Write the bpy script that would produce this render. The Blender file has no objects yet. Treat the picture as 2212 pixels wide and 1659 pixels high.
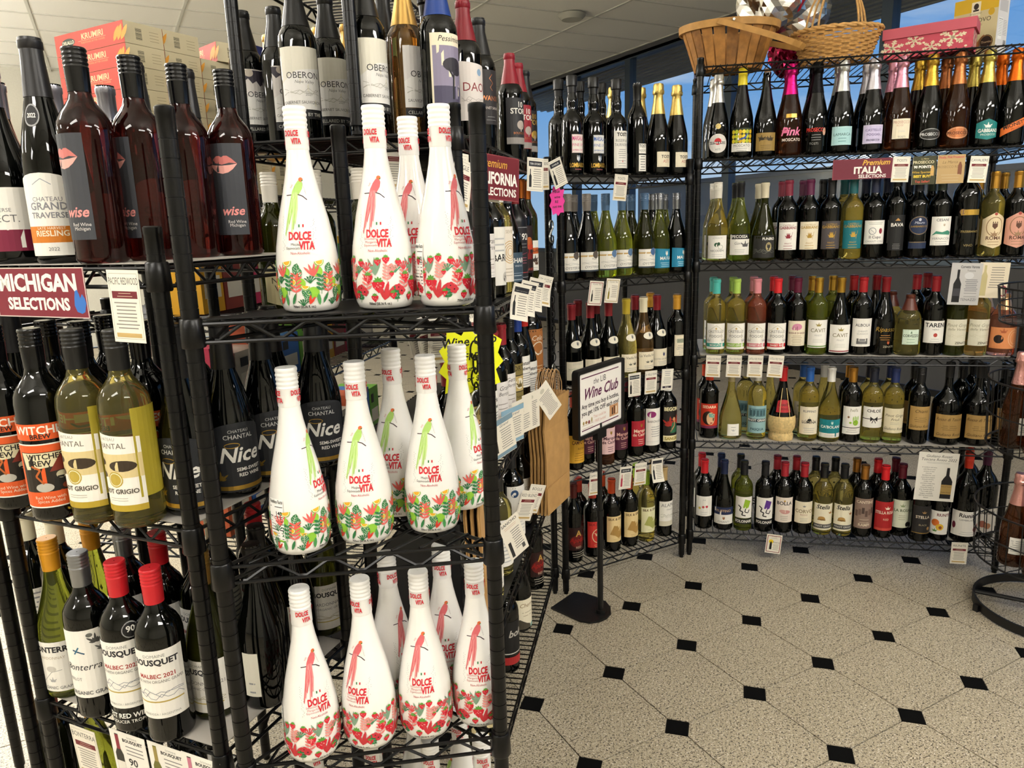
import bpy, bmesh, math, random
from mathutils import Vector, Matrix
from mathutils.geometry import tessellate_polygon
random.seed(7)
SC = bpy.context.scene
COL = SC.collection
PI = math.pi
# ------------------------------------------------------------------ camera (fitted on the floor tile grid, 2212x1659 frame)
F = 1579.28
RX = (0.8791026, -0.4756963, -0.0298594)
RY = (-0.1276811, -0.1746760, -0.9763124)
RZ = (0.4592125, 0.8620912, -0.2142956)
CAM = Vector((-1.25321, -2.01949, 1.42409))
cd = bpy.data.cameras.new('camera'); cam = bpy.data.objects.new('camera', cd); COL.objects.link(cam)
m = Matrix(((RX[0], -RY[0], -RZ[0], CAM.x), (RX[1], -RY[1], -RZ[1], CAM.y), (RX[2], -RY[2], -RZ[2], CAM.z), (0, 0, 0, 1)))
cam.matrix_world = m
cd.sensor_width = 36.0; cd.lens = F / 2212 * 36.0; cd.clip_start = 0.05; cd.clip_end = 200
SC.camera = cam
# ------------------------------------------------------------------ view + world
SC.view_settings.view_transform = 'Standard'; SC.view_settings.look = 'None'
SC.view_settings.gamma = 1.0; SC.view_settings.use_curve_mapping = False
SC.view_settings.exposure = 0.24
W = bpy.data.worlds.new('evening_sky'); SC.world = W; W.use_nodes = True
nt = W.node_tree; nt.nodes.clear()
out = nt.nodes.new('ShaderNodeOutputWorld'); bg = nt.nodes.new('ShaderNodeBackground')
tc = nt.nodes.new('ShaderNodeTexCoord'); sep = nt.nodes.new('ShaderNodeSeparateXYZ')
ramp = nt.nodes.new('ShaderNodeValToRGB'); noise = nt.nodes.new('ShaderNodeTexNoise'); mp = nt.nodes.new('ShaderNodeMapping')
cr = nt.nodes.new('ShaderNodeValToRGB'); mix = nt.nodes.new('ShaderNodeMixRGB')
ramp.color_ramp.elements[0].position = 0.0; ramp.color_ramp.elements[0].color = (0.42, 0.62, 0.86, 1)
ramp.color_ramp.elements[1].position = 0.5; ramp.color_ramp.elements[1].color = (0.09, 0.27, 0.72, 1)
e = ramp.color_ramp.elements.new(0.16); e.color = (0.17, 0.42, 0.84, 1)
mp.inputs['Scale'].default_value = (3, 3, 14)
noise.inputs['Scale'].default_value = 1.6; noise.inputs['Detail'].default_value = 5
cr.color_ramp.elements[0].position = 0.55; cr.color_ramp.elements[0].color = (0, 0, 0, 1)
cr.color_ramp.elements[1].position = 0.75; cr.color_ramp.elements[1].color = (0.7, 0.7, 0.7, 1)
mix.inputs[2].default_value = (0.8, 0.85, 0.92, 1)
L = nt.links.new
L(tc.outputs['Generated'], sep.inputs[0]); L(sep.outputs['Z'], ramp.inputs[0]); L(tc.outputs['Generated'], mp.inputs[0]); L(mp.outputs[0], noise.inputs['Vector'])
L(noise.outputs['Fac'], cr.inputs[0]); L(cr.outputs[0], mix.inputs[0]); L(ramp.outputs[0], mix.inputs[1]); L(mix.outputs[0], bg.inputs[0])
bg.inputs[1].default_value = 0.8
L(bg.outputs[0], out.inputs[0])
LIGHT_W = 27.0        # emission of the fluorescent diffusers
CEIL = 3.4
LAMPS = [(-2.5, -1.9), (-2.5, 0.4), (-0.55, -3.1), (0.7, -2.3), (-4.6, 0.4), (-2.3, 2.8), (-4.6, -1.9), (1.9, -3.1), (-4.6, 2.8), (-1.4, 1.9), (-3.05, 4.6), (-3.5, 7.0), (-5.2, 5.4), (-2.95, 3.4), (-3.3, 5.8), (-3.6, 8.2)]  # all unseen; several added, and all hung low, to brighten the ceiling
CY = SC.cycles; CY.max_bounces = 7; CY.diffuse_bounces = 3; CY.glossy_bounces = 2; CY.transmission_bounces = 5; CY.transparent_max_bounces = 8; CY.caustics_reflective = False; CY.caustics_refractive = False
# ------------------------------------------------------------------ pixel -> place helpers (a pixel gives a direction only)
def ray(x, y):
    a = (x - 1106) / F; b = (y - 829.5) / F
    return Vector((RX[i] * a + RY[i] * b + RZ[i] for i in range(3)))
def atz(x, y, z):
    d = ray(x, y); return CAM + d * ((z - CAM.z) / d.z)
def atD(x, y, D):
    return CAM + ray(x, y) * D
def onpl(x, y, p0, n):
    d = ray(x, y); t = ((p0[0] - CAM.x) * n[0] + (p0[1] - CAM.y) * n[1]) / (d.x * n[0] + d.y * n[1])
    return CAM + d * t
def az(deg): return Vector((math.cos(math.radians(deg)), math.sin(math.radians(deg)), 0))
# ------------------------------------------------------------------ materials
def lin(h):
    h = h.lstrip('#'); h = h if len(h) == 6 else ''.join(c * 2 for c in h); v = [int(h[i:i + 2], 16) / 255 for i in (0, 2, 4)]
    return tuple((c / 12.92 if c <= 0.04045 else ((c + 0.055) / 1.055) ** 2.4) for c in v) + (1,)
MATS = {}
def mat(key, col, rough=0.5, metal=0.0, trans=0.0, ior=1.45, coat=0.0, bump=0.0, bscale=60, vary=0.0, emit=None, spec=0.5, alpha=1.0):
    if key in MATS: return MATS[key]
    M = bpy.data.materials.new(key); M.use_nodes = True
    N = M.node_tree.nodes; K = M.node_tree.links.new; b = N['Principled BSDF']
    c = lin(col)
    b.inputs['Base Color'].default_value = c; b.inputs['Roughness'].default_value = rough; b.inputs['Metallic'].default_value = metal
    b.inputs['Transmission Weight'].default_value = trans; b.inputs['IOR'].default_value = ior; b.inputs['Coat Weight'].default_value = coat
    b.inputs['Specular IOR Level'].default_value = spec; b.inputs['Alpha'].default_value = alpha
    if emit is not None:
        b.inputs['Emission Color'].default_value = c; b.inputs['Emission Strength'].default_value = emit
    if bump or vary:
        t = N.new('ShaderNodeTexCoord'); n = N.new('ShaderNodeTexNoise'); n.inputs['Scale'].default_value = bscale; n.inputs['Detail'].default_value = 4
        K(t.outputs['Object'], n.inputs['Vector'])
        if bump:
            bp = N.new('ShaderNodeBump'); bp.inputs['Strength'].default_value = bump; bp.inputs['Distance'].default_value = 0.002
            K(n.outputs['Fac'], bp.inputs['Height']); K(bp.outputs[0], b.inputs['Normal'])
        if vary:
            r = N.new('ShaderNodeValToRGB')
            r.color_ramp.elements[0].position = 0.3; r.color_ramp.elements[1].position = 0.7
            r.color_ramp.elements[0].color = tuple(x * (1 - vary) for x in c[:3]) + (1,); r.color_ramp.elements[1].color = tuple(min(1, x * (1 + vary * 0.5)) for x in c[:3]) + (1,)
            K(n.outputs['Fac'], r.inputs[0]); K(r.outputs[0], b.inputs['Base Color'])
    MATS[key] = M
    return M
def ink(col):        # printed colour
    if col.startswith('gold'): return mat('ink_gold', '#c9a24a', 0.32, 0.75)
    if col.startswith('copper'): return mat('ink_copper', '#b8734a', 0.35, 0.7)
    if col.startswith('silver'): return mat('ink_silver', '#c8c8c8', 0.3, 0.8)
    return mat('ink_' + col, col, 0.55)
GL = {
 'dark': mat('glass_dark', '#030403', 0.03, spec=0.5), 'matte': mat('glass_matte_black', '#0d0e10', 0.32),
 'green': mat('glass_green', '#a0aa3c', 0.02, trans=0.9, ior=1.36), 'olive': mat('glass_olive', '#3a3d10', 0.02, trans=0.7, ior=1.36),
 'yellow': mat('glass_white_wine', '#efe07e', 0.02, trans=0.95, ior=1.36), 'rose': mat('glass_rose', '#4e1814', 0.02, trans=0.9, ior=1.36),
 'honey': mat('glass_honey', '#b58a50', 0.02, trans=0.9, ior=1.36), 'amber': mat('glass_amber_rose', '#5e3218', 0.02, trans=0.85, ior=1.36), 'pinkwine': mat('glass_pink_wine', '#e08a6a', 0.02, trans=0.9, ior=1.36),
 'white': mat('lacquer_white', '#f1efea', 0.22, coat=0.4), 'clear': mat('glass_clear', '#ffffff', 0.0, trans=1.0, ior=1.45),
}
BLACKWIRE = mat('black_epoxy', '#060607', 0.3, spec=0.35)
LINER = mat('shelf_liner', '#b3aea6', 0.45, bump=0.1, bscale=40)
DLINER = mat('dark_liner', '#151517', 0.4)
# ------------------------------------------------------------------ objects
def link(o, parent=None):
    COL.objects.link(o)
    if parent is not None: o.parent = parent
    return o
def thing(name, label, cat, loc=(0, 0, 0), rz=0.0, group=None):
    o = bpy.data.objects.new(name, None); link(o); o.location = loc; o.rotation_euler = (0, 0, rz); o.empty_display_size = 0.02
    return tag(o, label, cat, group)
def tag(o, label=None, cat=None, group=None, kind=None):
    if label: o['label'] = label
    if cat: o['category'] = cat
    if group: o['group'] = group
    if kind: o['kind'] = kind
    return o
def mesh(name, bm, mats, smooth=None):
    me = bpy.data.meshes.new(name); bm.normal_update(); bm.to_mesh(me); bm.free()
    for x in (mats if isinstance(mats, (list, tuple)) else [mats]): me.materials.append(x)
    if smooth is not None:
        for p in me.polygons: p.use_smooth = True
        me.set_sharp_from_angle(angle=math.radians(smooth))
    return me
def ob(name, me, parent=None, loc=None, rot=None, m=None):
    o = bpy.data.objects.new(name, me); link(o, parent)
    if loc is not None: o.location = loc
    if rot is not None: o.rotation_euler = rot
    if m is not None:
        o.material_slots[0].link = 'OBJECT'; o.material_slots[0].material = m
    return o
def bx(bm, c, s, mi=0, rz=0.0):
    M = Matrix.Translation(c) @ Matrix.Rotation(rz, 4, 'Z') @ Matrix.Diagonal((s[0], s[1], s[2], 1))
    r = bmesh.ops.create_cube(bm, size=1.0, matrix=M)
    for v in r['verts']:
        for f in v.link_faces: f.material_index = mi
def tube(bm, pts, r, n=6, mi=0, cap=True):
    pts = [Vector(p) for p in pts]; rings = []; up = None
    for i, p in enumerate(pts):
        t = (pts[min(i + 1, len(pts) - 1)] - pts[max(i - 1, 0)]).normalized()
        if up is None or abs(up.dot(t)) > 0.99: up = Vector((0, 0, 1)) if abs(t.z) < 0.9 else Vector((1, 0, 0))
        a = t.cross(up).normalized(); b = a.cross(t).normalized(); up = b
        rr = r[i] if isinstance(r, (list, tuple)) else r
        rings.append([bm.verts.new(p + (a * math.cos(k * 2 * PI / n) + b * math.sin(k * 2 * PI / n)) * rr) for k in range(n)])
    for i in range(len(rings) - 1):
        for k in range(n):
            f = bm.faces.new((rings[i][k], rings[i + 1][k], rings[i + 1][(k + 1) % n], rings[i][(k + 1) % n])); f.material_index = mi
    if cap:
        for rg in (list(rings[0]), list(reversed(rings[-1]))):
            try: f = bm.faces.new(rg); f.material_index = mi
            except ValueError: pass
def lathe(bm, prof, n=28, mi=0, close=True, sx=1.0, sy=1.0):
    rings = []
    for z, r in prof:
        rings.append([bm.verts.new((r * sx * math.sin(k * 2 * PI / n), -r * sy * math.cos(k * 2 * PI / n), z)) for k in range(n)])
    for i in range(len(rings) - 1):
        for k in range(n):
            f = bm.faces.new((rings[i][k], rings[i][(k + 1) % n], rings[i + 1][(k + 1) % n], rings[i + 1][k])); f.material_index = mi
    if close:
        f = bm.faces.new(list(reversed(rings[0]))); f.material_index = mi
        f = bm.faces.new(rings[-1]); f.material_index = mi
# ------------------------------------------------------------------ flat print: polygons and lettering laid out in metres, then wrapped on a surface
GLYPH = {}
class Art:
    def __init__(s): s.items = []; s.l = 0; s.auto = True
    def add(s, it):
        s.items.append((s.l, it)); s.l += 1 if s.auto else 0; return s
    def hold(s): s.auto = False; return s          # what follows shares one print layer
    def step(s): s.l += 1; return s
    def poly(s, pts, col): return s.add(('P', [tuple(p) for p in pts], col))
    def rect(s, x, y, w, h, col): return s.poly([(x - w / 2, y - h / 2), (x + w / 2, y - h / 2), (x + w / 2, y + h / 2), (x - w / 2, y + h / 2)], col)
    def ell(s, x, y, rx, ry, col, n=18, rot=0.0):
        c, q = math.cos(rot), math.sin(rot)
        return s.poly([(x + rx * math.cos(a) * c - ry * math.sin(a) * q, y + rx * math.cos(a) * q + ry * math.sin(a) * c) for a in [k * 2 * PI / n for k in range(n)]], col)
    def line(s, pts, w, col):
        au = s.auto; s.auto = False
        for (x0, y0), (x1, y1) in zip(pts, pts[1:]):
            d = math.hypot(x1 - x0, y1 - y0) or 1e-6; nx, ny = -(y1 - y0) / d * w / 2, (x1 - x0) / d * w / 2
            s.poly([(x0 + nx, y0 + ny), (x0 - nx, y0 - ny), (x1 - nx, y1 - ny), (x1 + nx, y1 + ny)], col)
        s.auto = au; s.l += 1 if au else 0
        return s
    def ring(s, x, y, rx, ry, w, col, n=20): return s.line([(x + rx * math.cos(k * 2 * PI / n), y + ry * math.sin(k * 2 * PI / n)) for k in range(n + 1)], w, col)
    def leaf(s, x, y, l, w, a, col):
        c, q = math.cos(a), math.sin(a)
        return s.poly([(x + u * l * c - v * w * q, y + u * l * q + v * w * c) for u, v in ((0, 0), (.2, .35), (.5, .5), (.8, .33), (1, 0), (.8, -.33), (.5, -.5), (.2, -.35))], col)
    def text(s, t, x, y, h, col, maxw=None, al='c', shear=0.0, bold=0, rot=0.0, cond=1.0):
        GLYPH.setdefault((t, bold), None); return s.add(('T', t, x, y, h, col, maxw, al, shear, bold, rot, cond))
def resolve_texts():
    tmp = []
    for (t, b) in GLYPH:
        cu = bpy.data.curves.new('t', 'FONT'); cu.body = t; cu.size = 1.0; cu.resolution_u = 2; cu.fill_mode = 'FRONT'; cu.offset = 0.022 if b == 1 else (0.04 if b == 2 else 0.0)
        o = bpy.data.objects.new('t', cu); COL.objects.link(o); tmp.append(((t, b), o, cu))
    bpy.context.view_layer.update(); dg = bpy.context.evaluated_depsgraph_get()
    for k, o, cu in tmp:
        me = o.evaluated_get(dg).to_mesh()
        vs = [(v.co.x, v.co.y) for v in me.vertices]; fs = [tuple(p.vertices) for p in me.polygons]
        xs = [v[0] for v in vs] or [0]; x0, x1 = min(xs), max(xs)
        GLYPH[k] = ([(x - (x0 + x1) / 2, y) for x, y in vs], fs, x1 - x0); o.evaluated_get(dg).to_mesh_clear()
    for k, o, cu in tmp:
        bpy.data.objects.remove(o); bpy.data.curves.remove(cu)
EPS = 0.00004
def art_bm(art, cols):
    bm = bmesh.new()
    for layer, it in art.items:
        z = layer * EPS
        if it[0] == 'P':
            pts = it[1]; mi = cols.setdefault(it[2], len(cols))
            vs = [bm.verts.new((x, y, z)) for x, y in pts]
            tris = tessellate_polygon([[Vector((x, y, 0)) for x, y in pts]])
            for a, b, c in tris:
                pa, pb, pc = pts[a], pts[b], pts[c]
                ar = (pb[0] - pa[0]) * (pc[1] - pa[1]) - (pb[1] - pa[1]) * (pc[0] - pa[0])
                if abs(ar) < 1e-12: continue
                try: f = bm.faces.new((vs[a], vs[b], vs[c]) if ar > 0 else (vs[a], vs[c], vs[b])); f.material_index = mi
                except ValueError: pass
        else:
            _, t, x, y, h, col, maxw, al, shear, bold, rot, cond = it
            vs0, fs, w = GLYPH[(t, bold)]; mi = cols.setdefault(col, len(cols))
            k = h / 0.72; kx = k * cond
            if maxw and w * kx > maxw: kx = maxw / w
            dx = {'c': 0, 'l': w * kx / 2, 'r': -w * kx / 2}[al]; c, q = math.cos(rot), math.sin(rot)
            P = [(vx * kx + dx + vy * k * shear, vy * k) for vx, vy in vs0]
            vs = [bm.verts.new((x + a * c - b * q, y + a * q + b * c, z)) for a, b in P]
            for f0 in fs:
                try:
                    f = bm.faces.new([vs[i] for i in f0]); f.material_index = mi
                except ValueError: pass
    bm.normal_update()
    fl = [f for f in bm.faces if f.normal.z < 0]
    if fl: bmesh.ops.reverse_faces(bm, faces=fl)
    return bm
def cuts(bm, du, dv=None):
    us = [v.co.x for v in bm.verts]; vs = [v.co.y for v in bm.verts]
    for ax, d, ls in ((0, du, us), (1, dv, vs)):
        if not d or not ls: continue
        k = math.ceil(min(ls) / d)
        while k * d < max(ls):
            co = [0, 0, 0]; no = [0, 0, 0]; co[ax] = k * d; no[ax] = 1
            bmesh.ops.bisect_plane(bm, geom=list(bm.verts) + list(bm.edges) + list(bm.faces), plane_co=co, plane_no=no, dist=1e-6); k += 1
def interp(prof, z):
    for (z0, r0), (z1, r1) in zip(prof, prof[1:]):
        if z0 <= z <= z1: return r0 + (r1 - r0) * (z - z0) / max(z1 - z0, 1e-9)
    return prof[0][1] if z < prof[0][0] else prof[-1][1]
def wrap_art(name, art, prof, R, th0=0.0, off=0.0005, dv=None, local=False):
    cols = {}; bm = art_bm(art, cols); cuts(bm, R * 0.2, dv)
    for v in bm.verts:
        u, h, z = v.co; r = interp(prof, h) + off + z
        if local:
            q = round(u / (R * PI / 2)) * R * PI / 2; t = q / R + (u - q) / interp(prof, h) + th0
        else: t = u / R + th0
        v.co = (r * math.sin(t), -r * math.cos(t), h)
    return mesh(name, bm, [ink(c) for c in cols])
def flat_art(name, art, thick=None, back='#e8e4da', bend=0.0, mats=None):
    """print on a flat sheet: x right, z up, facing -y; thick adds the sheet itself behind the print"""
    cols = {}; bm = art_bm(art, cols)
    if bend: cuts(bm, None, 0.012)
    us = [v.co.x for v in bm.verts]; vs = [v.co.y for v in bm.verts]
    if thick:
        mi = cols.setdefault(back, len(cols)); v0, v1 = min(vs), max(vs); n = 8 if bend else 1
        for k in range(n):
            a, b = v0 + (v1 - v0) * k / n, v0 + (v1 - v0) * (k + 1) / n
            q = [bm.verts.new((x, y, -thick)) for x, y in ((min(us), a), (min(us), b), (max(us), b), (max(us), a))]
            f = bm.faces.new(q); f.material_index = mi
    top = max(vs)
    for v in bm.verts:
        u, h, z = v.co; v.co = (u, -z - bend * ((top - h) ** 2), h)
    return mesh(name, bm, [ink(c) if not mats or c not in mats else mats[c] for c in cols])
# ------------------------------------------------------------------ bottle shapes: (height, radius)
NR = 0.0143
def neck(z0, top): return [(z0, NR), (top - .008, NR), (top - .008, NR + .0012), (top, NR + .0012)]
PROF = {
 'bord': [(0, .032), (.004, .0368), (.008, .0378), (.19, .0382), (.203, .0365), (.215, .031), (.225, .0235), (.234, .0175), (.244, .0150)] + neck(.252, .305),
 'slim': [(0, .030), (.004, .0350), (.008, .036), (.20, .036), (.215, .034), (.228, .028), (.24, .021), (.252, .0165)] + neck(.265, .325),
 'burg': [(0, .036), (.004, .0405), (.01, .0418), (.125, .0418), (.145, .0395), (.165, .0345), (.19, .0272), (.212, .0205), (.23, .0168)] + neck(.245, .305),
 'hock': [(0, .033), (.004, .0370), (.01, .038), (.14, .038), (.175, .0345), (.208, .028), (.24, .0215), (.262, .017)] + neck(.28, .335),
 'champ': [(0, .038), (.005, .0432), (.012, .0445), (.125, .0445), (.15, .0420), (.175, .0365), (.205, .0292), (.235, .0225), (.262, .0182)] + neck(.28, .325),
 'mars': [(0, .033), (.004, .0378), (.01, .039), (.175, .039), (.19, .0365), (.202, .029), (.212, .0195), (.222, .0175), (.24, .0195), (.255, .0192), (.268, .0155)] + neck(.275, .325),
 'dolce': [(0, .036), (.003, .0425), (.012, .0462), (.03, .0487), (.05, .0495), (.08, .049), (.105, .0465), (.125, .0428), (.15, .0385), (.17, .0338), (.19, .029), (.21, .0245), (.23, .0205), (.25, .0178), (.266, .0165), (.32, .0160)],
 'magn': [(0, .046), (.005, .0525), (.012, .054), (.15, .054), (.172, .050), (.188, .041), (.203, .028), (.22, .0185)] + neck(.24, .325),
 'big': [(0, .040), (.005, .0465), (.012, .048), (.215, .048), (.24, .0445), (.262, .033), (.28, .0205), (.295, .0165)] + neck(.305, .365),
 'fiasco': [(0, .044), (.02, .0475), (.03, .044), (.05, .052), (.075, .0545), (.1, .052), (.14, .042), (.18, .030), (.21, .0205), (.235, .0165)] + neck(.245, .305),
 'flask': [(0, .040), (.005, .0465), (.012, .048), (.09, .046), (.12, .040), (.15, .032), (.19, .021), (.21, .0165)] + neck(.22, .30),
 'squat': [(0, .040), (.005, .0450), (.012, .047), (.13, .045), (.15, .043), (.165, .037), (.178, .025), (.185, .018)] + neck(.19, .235),
}
SEG = 28
_glass = {}
def glass_mesh(t):
    if t not in _glass:
        bm = bmesh.new(); lathe(bm, PROF[t], SEG if t != 'dolce' else 36); _glass[t] = mesh('glass_' + t, bm, GL['dark'], 50)
    return _glass[t]
_cap = {}
def cap_mesh(t, kind):
    k = (t, kind)
    if k in _cap: return _cap[k]
    P = PROF[t]; top = P[-1][0]; r = lambda z: interp(P, z)
    bm = bmesh.new(); o = .0009
    if kind == 'screw':
        pr = [(top - .060, r(top - .058) + o), (top - .028, NR + .0022)]
        for i in range(4):
            z = top - .026 + i * .006
            pr += [(z, NR + .0026), (z + .0022, NR + .0015), (z + .0028, NR + .0015), (z + .005, NR + .0026)]
        pr += [(top - .001, NR + .0026), (top + .001, NR + .0012), (top + .001, .001)]
    elif kind == 'dscrew':
        pr = [(top - .064, .0176), (top - .062, .0180), (top - .034, .0176)]
        for i in range(4):
            z = top - .032 + i * .0075
            pr += [(z, .0182), (z + .003, .0170), (z + .0035, .0170), (z + .0065, .0182)]
        pr += [(top - .0005, .0180), (top + .002, .0168), (top + .002, .001)]
    elif kind == 'wire':
        b = top - .105
        pr = [(b, r(b) + o), (top - .06, r(top - .06) + .0015), (top - .036, .0172), (top - .032, .0205), (top - .022, .0215), (top - .018, .0192), (top - .004, .0200), (top + .004, .0165), (top + .006, .001)]
        lathe(bm, pr, 24, close=False)
        rnd = random.Random(3)
        for v in bm.verts:
            if v.co.z > top - .04 and v.co.xy.length > .005:
                k2 = 1 + rnd.uniform(-.07, .07); v.co.x *= k2; v.co.y *= k2; v.co.z += rnd.uniform(-.0012, .0012)
        _cap[k] = mesh('foil_hood', bm, BLACKWIRE, 40); return _cap[k]
    elif kind == 'stop':
        b = top - .05; pr = [(b, r(b) + o), (top - .03, NR + .002), (top - .026, .0195), (top + .004, .020), (top + .008, .018), (top + .008, .001)]
    elif kind == 'cork':
        pr = [(top - .002, NR - .002), (top + .014, NR - .0015), (top + .014, .001)]
    elif kind == 'long':
        b = top - .085; pr = [(b, r(b) + o), (top - .03, NR + .002), (top - .016, NR + .0016), (top - .014, NR + .003), (top - .004, NR + .003), (top - .003, NR + .0018), (top + .001, NR + .0012), (top + .001, .001)]
    else:
        b = top - .060; pr = [(b, r(b) + o), (top - .016, NR + .0012), (top - .014, NR + .0026), (top - .005, NR + .0026), (top - .004, NR + .0014), (top, NR + .0010), (top + .001, .001)]
    lathe(bm, pr, 24, close=False); _cap[k] = mesh('cap_' + kind, bm, BLACKWIRE, 35)
    return _cap[k]
def capmat(c):
    c, _, f = c.partition(':')
    return mat('cap_' + c + f, c, {'': 0.35, 'm': 0.3, 'f': 0.3, 'g': 0.15}[f], {'': 0.0, 'm': 0.85, 'f': 0.9, 'g': 0.0}[f], bump=0.5 if f == 'f' else 0.0, bscale=180)
# ------------------------------------------------------------------ label layouts in fractions of the label: x -1..1, y 0..1
def label_art(w, h, v0, bg, els, shape=None):
    A = Art()
    if bg:
        if shape == 'oval': A.ell(0, v0 + h / 2, w / 2, h / 2, bg, 28)
        elif shape == 'round': A.poly([(-w / 2, v0), (w / 2, v0)] + [(w / 2 * math.cos(a), v0 + h * .86 + h * .14 * math.sin(a)) for a in [k * PI / 10 for k in range(11)]], bg)
        elif shape == 'hex': A.poly([(-w / 2, v0 + h * .12), (0, v0), (w / 2, v0 + h * .12), (w / 2, v0 + h * .8), (0, v0 + h), (-w / 2, v0 + h * .8)], bg)
        elif shape == 'slant': A.poly([(-w / 2, v0), (w / 2, v0), (w / 2, v0 + h * .93), (-w / 2, v0 + h)], bg)
        elif shape == 'sash': A.poly([(-w / 2, v0), (w / 2, v0 + h * .62), (w / 2, v0 + h), (-w / 2, v0 + h * .38)], bg)
        else: A.rect(0, v0 + h / 2, w, h, bg)
    for e in els:
        k = e[0]
        if k == '#r': A.rect(e[1] * w / 2, v0 + e[2] * h, e[3] * w / 2, e[4] * h, e[5])
        elif k == '#e': A.ell(e[1] * w / 2, v0 + e[2] * h, e[3] * w / 2, e[4] * h, e[5], 16)
        elif k == '#o': A.ring(e[1] * w / 2, v0 + e[2] * h, e[3] * w / 2, e[4] * h, e[5] * h, e[6])
        elif k == '#p': A.poly([(x * w / 2, v0 + y * h) for x, y in e[1]], e[2])
        elif k == '#l': A.line([(x * w / 2, v0 + y * h) for x, y in e[1]], e[2] * h, e[3])
        elif k == '#n':          # n ruled lines of small print
            _, x, y0, y1, ww, n, col = e; A.hold(); rr = random.Random(n * 7 + int(y0 * 100))
            for i in range(n): A.rect(x * w / 2, v0 + h * (y0 + (y1 - y0) * i / max(1, n - 1)), ww * w / 2 * rr.uniform(.75, 1), h * abs(y1 - y0) / n * .38, col)
            A.auto = True; A.step()
        elif k == '#b':          # border
            q = e[1]; A.line([(-w / 2 * q, v0 + h * (1 - q) / 2 + .0), (w / 2 * q, v0 + h * (1 - q) / 2), (w / 2 * q, v0 + h * (1 + q) / 2), (-w / 2 * q, v0 + h * (1 + q) / 2), (-w / 2 * q, v0 + h * (1 - q) / 2)], e[2] * h, e[3])
        elif k == '#v':          # leafy flourish
            _, x, y, sc, col = e; A.hold()
            for i in range(7): A.leaf(x * w / 2, v0 + y * h, sc * h * (.6 + .4 * (i % 2)), sc * h * .22, PI * (.08 + .14 * i), col)
            A.auto = True; A.step()
        elif k == '#m':          # hill line drawing
            _, y, hh, col = e; A.hold(); rr = random.Random(int(y * 99))
            for j in range(3):
                pts = [(-w * .44 + w * .88 * i / 9, v0 + h * (y + hh * (.3 * j / 2 + .5 * rr.random()))) for i in range(10)]; A.line(pts, h * .008, col)
            A.auto = True; A.step()
        elif k == '#c':          # crest
            _, x, y, sc, col = e; A.hold(); X, Y, S = x * w / 2, v0 + y * h, sc * h
            A.poly([(X - S * .4, Y + S * .4), (X - S * .4, Y - S * .1), (X, Y - S * .55), (X + S * .4, Y - S * .1), (X + S * .4, Y + S * .4)], col)
            for i in (-1, 0, 1): A.poly([(X + i * S * .3 - S * .12, Y + S * .45), (X + i * S * .3 + S * .12, Y + S * .45), (X + i * S * .3, Y + S * .8)], col)
            A.auto = True; A.step()
        else:
            t, x, y, sz, col = e[:5]; o = dict(e[5]) if len(e) > 5 else {}
            A.text(t, x * w / 2, v0 + y * h, sz * h, col, maxw=o.pop('mw', .92) * w, **o)
    return A
DES = {}
LETTER = dict(b=dict(bold=1), B=dict(bold=2), i=dict(shear=.25), bi=dict(bold=1, shear=.25))
def D(key, t, g, cap, d, labs=(), extra=None):
    """labs: (w, h, v0, bg, els[, theta_deg[, shape]])"""
    arts = []
    for l in labs:
        arts.append((label_art(l[0], l[1], l[2], l[3], l[4], l[6] if len(l) > 6 else None), l[5] if len(l) > 5 else 0))
    DES[key] = dict(t=t, g=g, cap=cap, d=d, arts=arts, extra=extra)
Wt, Cr, Bk, Gy, Rd, Mr, Nv, Gd = '#efece4', '#e9dfc6', '#141414', '#6b6b6b', '#b41f24', '#6d1226', '#1d2a4a', 'gold'
b_, i_, B_ = dict(bold=1), dict(shear=.28), dict(bold=2)
BI = dict(bold=1, shear=.28)
small = lambda y0=.12, y1=.3, col='#8a8a86', n=4, ww=1.1, x=0: ('#n', x, y0, y1, ww, n, col)
# --- T rack
for k, c in (('p', '#d24a86'), ('b', '#2f5fae')):
    D('mars_' + k, 'mars', 'dark', ('stop', '#0b0b0c'), 'black marsala bottle with %s block-letter label' % {'p': 'pink', 'b': 'blue'}[k],
      [(.048, .062, .072, Wt, [('#b', .94, .012, c), ('MARSALA', 0, .68, .24, c, dict(bold=1)), ('FINE I.P.', 0, .36, .16, c), ('AMBRA DRY', 0, .1, .11, c)]),
       (.07, .055, .012, None, [('#c', 0, .72, .3, 'silver'), ('LOMBARDO', 0, .22, .26, 'gold', B_), ('MARSALA', 0, .04, .08, '#c77')])])
D('verm', 'mars', 'dark', ('stop', '#0b0b0c'), 'black vermouth bottle with tall white text label', [(.066, .13, .022, Wt, [('TOSTI', 0, .86, .09, Bk, B_), ('RISERVA', 0, .70, .08, Gy), ('TAURINORUM', 0, .59, .08, Gy), small(.28, .5, '#9a9a98', 5), small(.06, .2, '#b0b0ae', 3), ('#p', [(-.06, .16), (.06, .16), (0, .23)], Rd)])])
D('split', 'slim', 'dark', ('foil', '#101010'), 'small black bottle with narrow two-part white label', [(.034, .035, .075, Wt, [('TOSTI', 0, .62, .3, Bk, b_), ('MOSCATO', 0, .2, .22, Gy)]), (.034, .058, .012, Wt, [small(.1, .9, '#777', 6, 1.4)])])
D('asti', 'champ', 'dark', ('wire', '#d9bf72:f'), 'dark sparkling bottle with gold foil and cream label', [(.066, .055, .028, Cr, [('TOSTI', .12, .58, .2, Bk, b_), ('ASTI', .15, .28, .2, '#b0524a'), ('#l', [(-.9, .1), (.2, .02), (.9, .4)], .012, '#cdbfa2')])])
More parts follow.
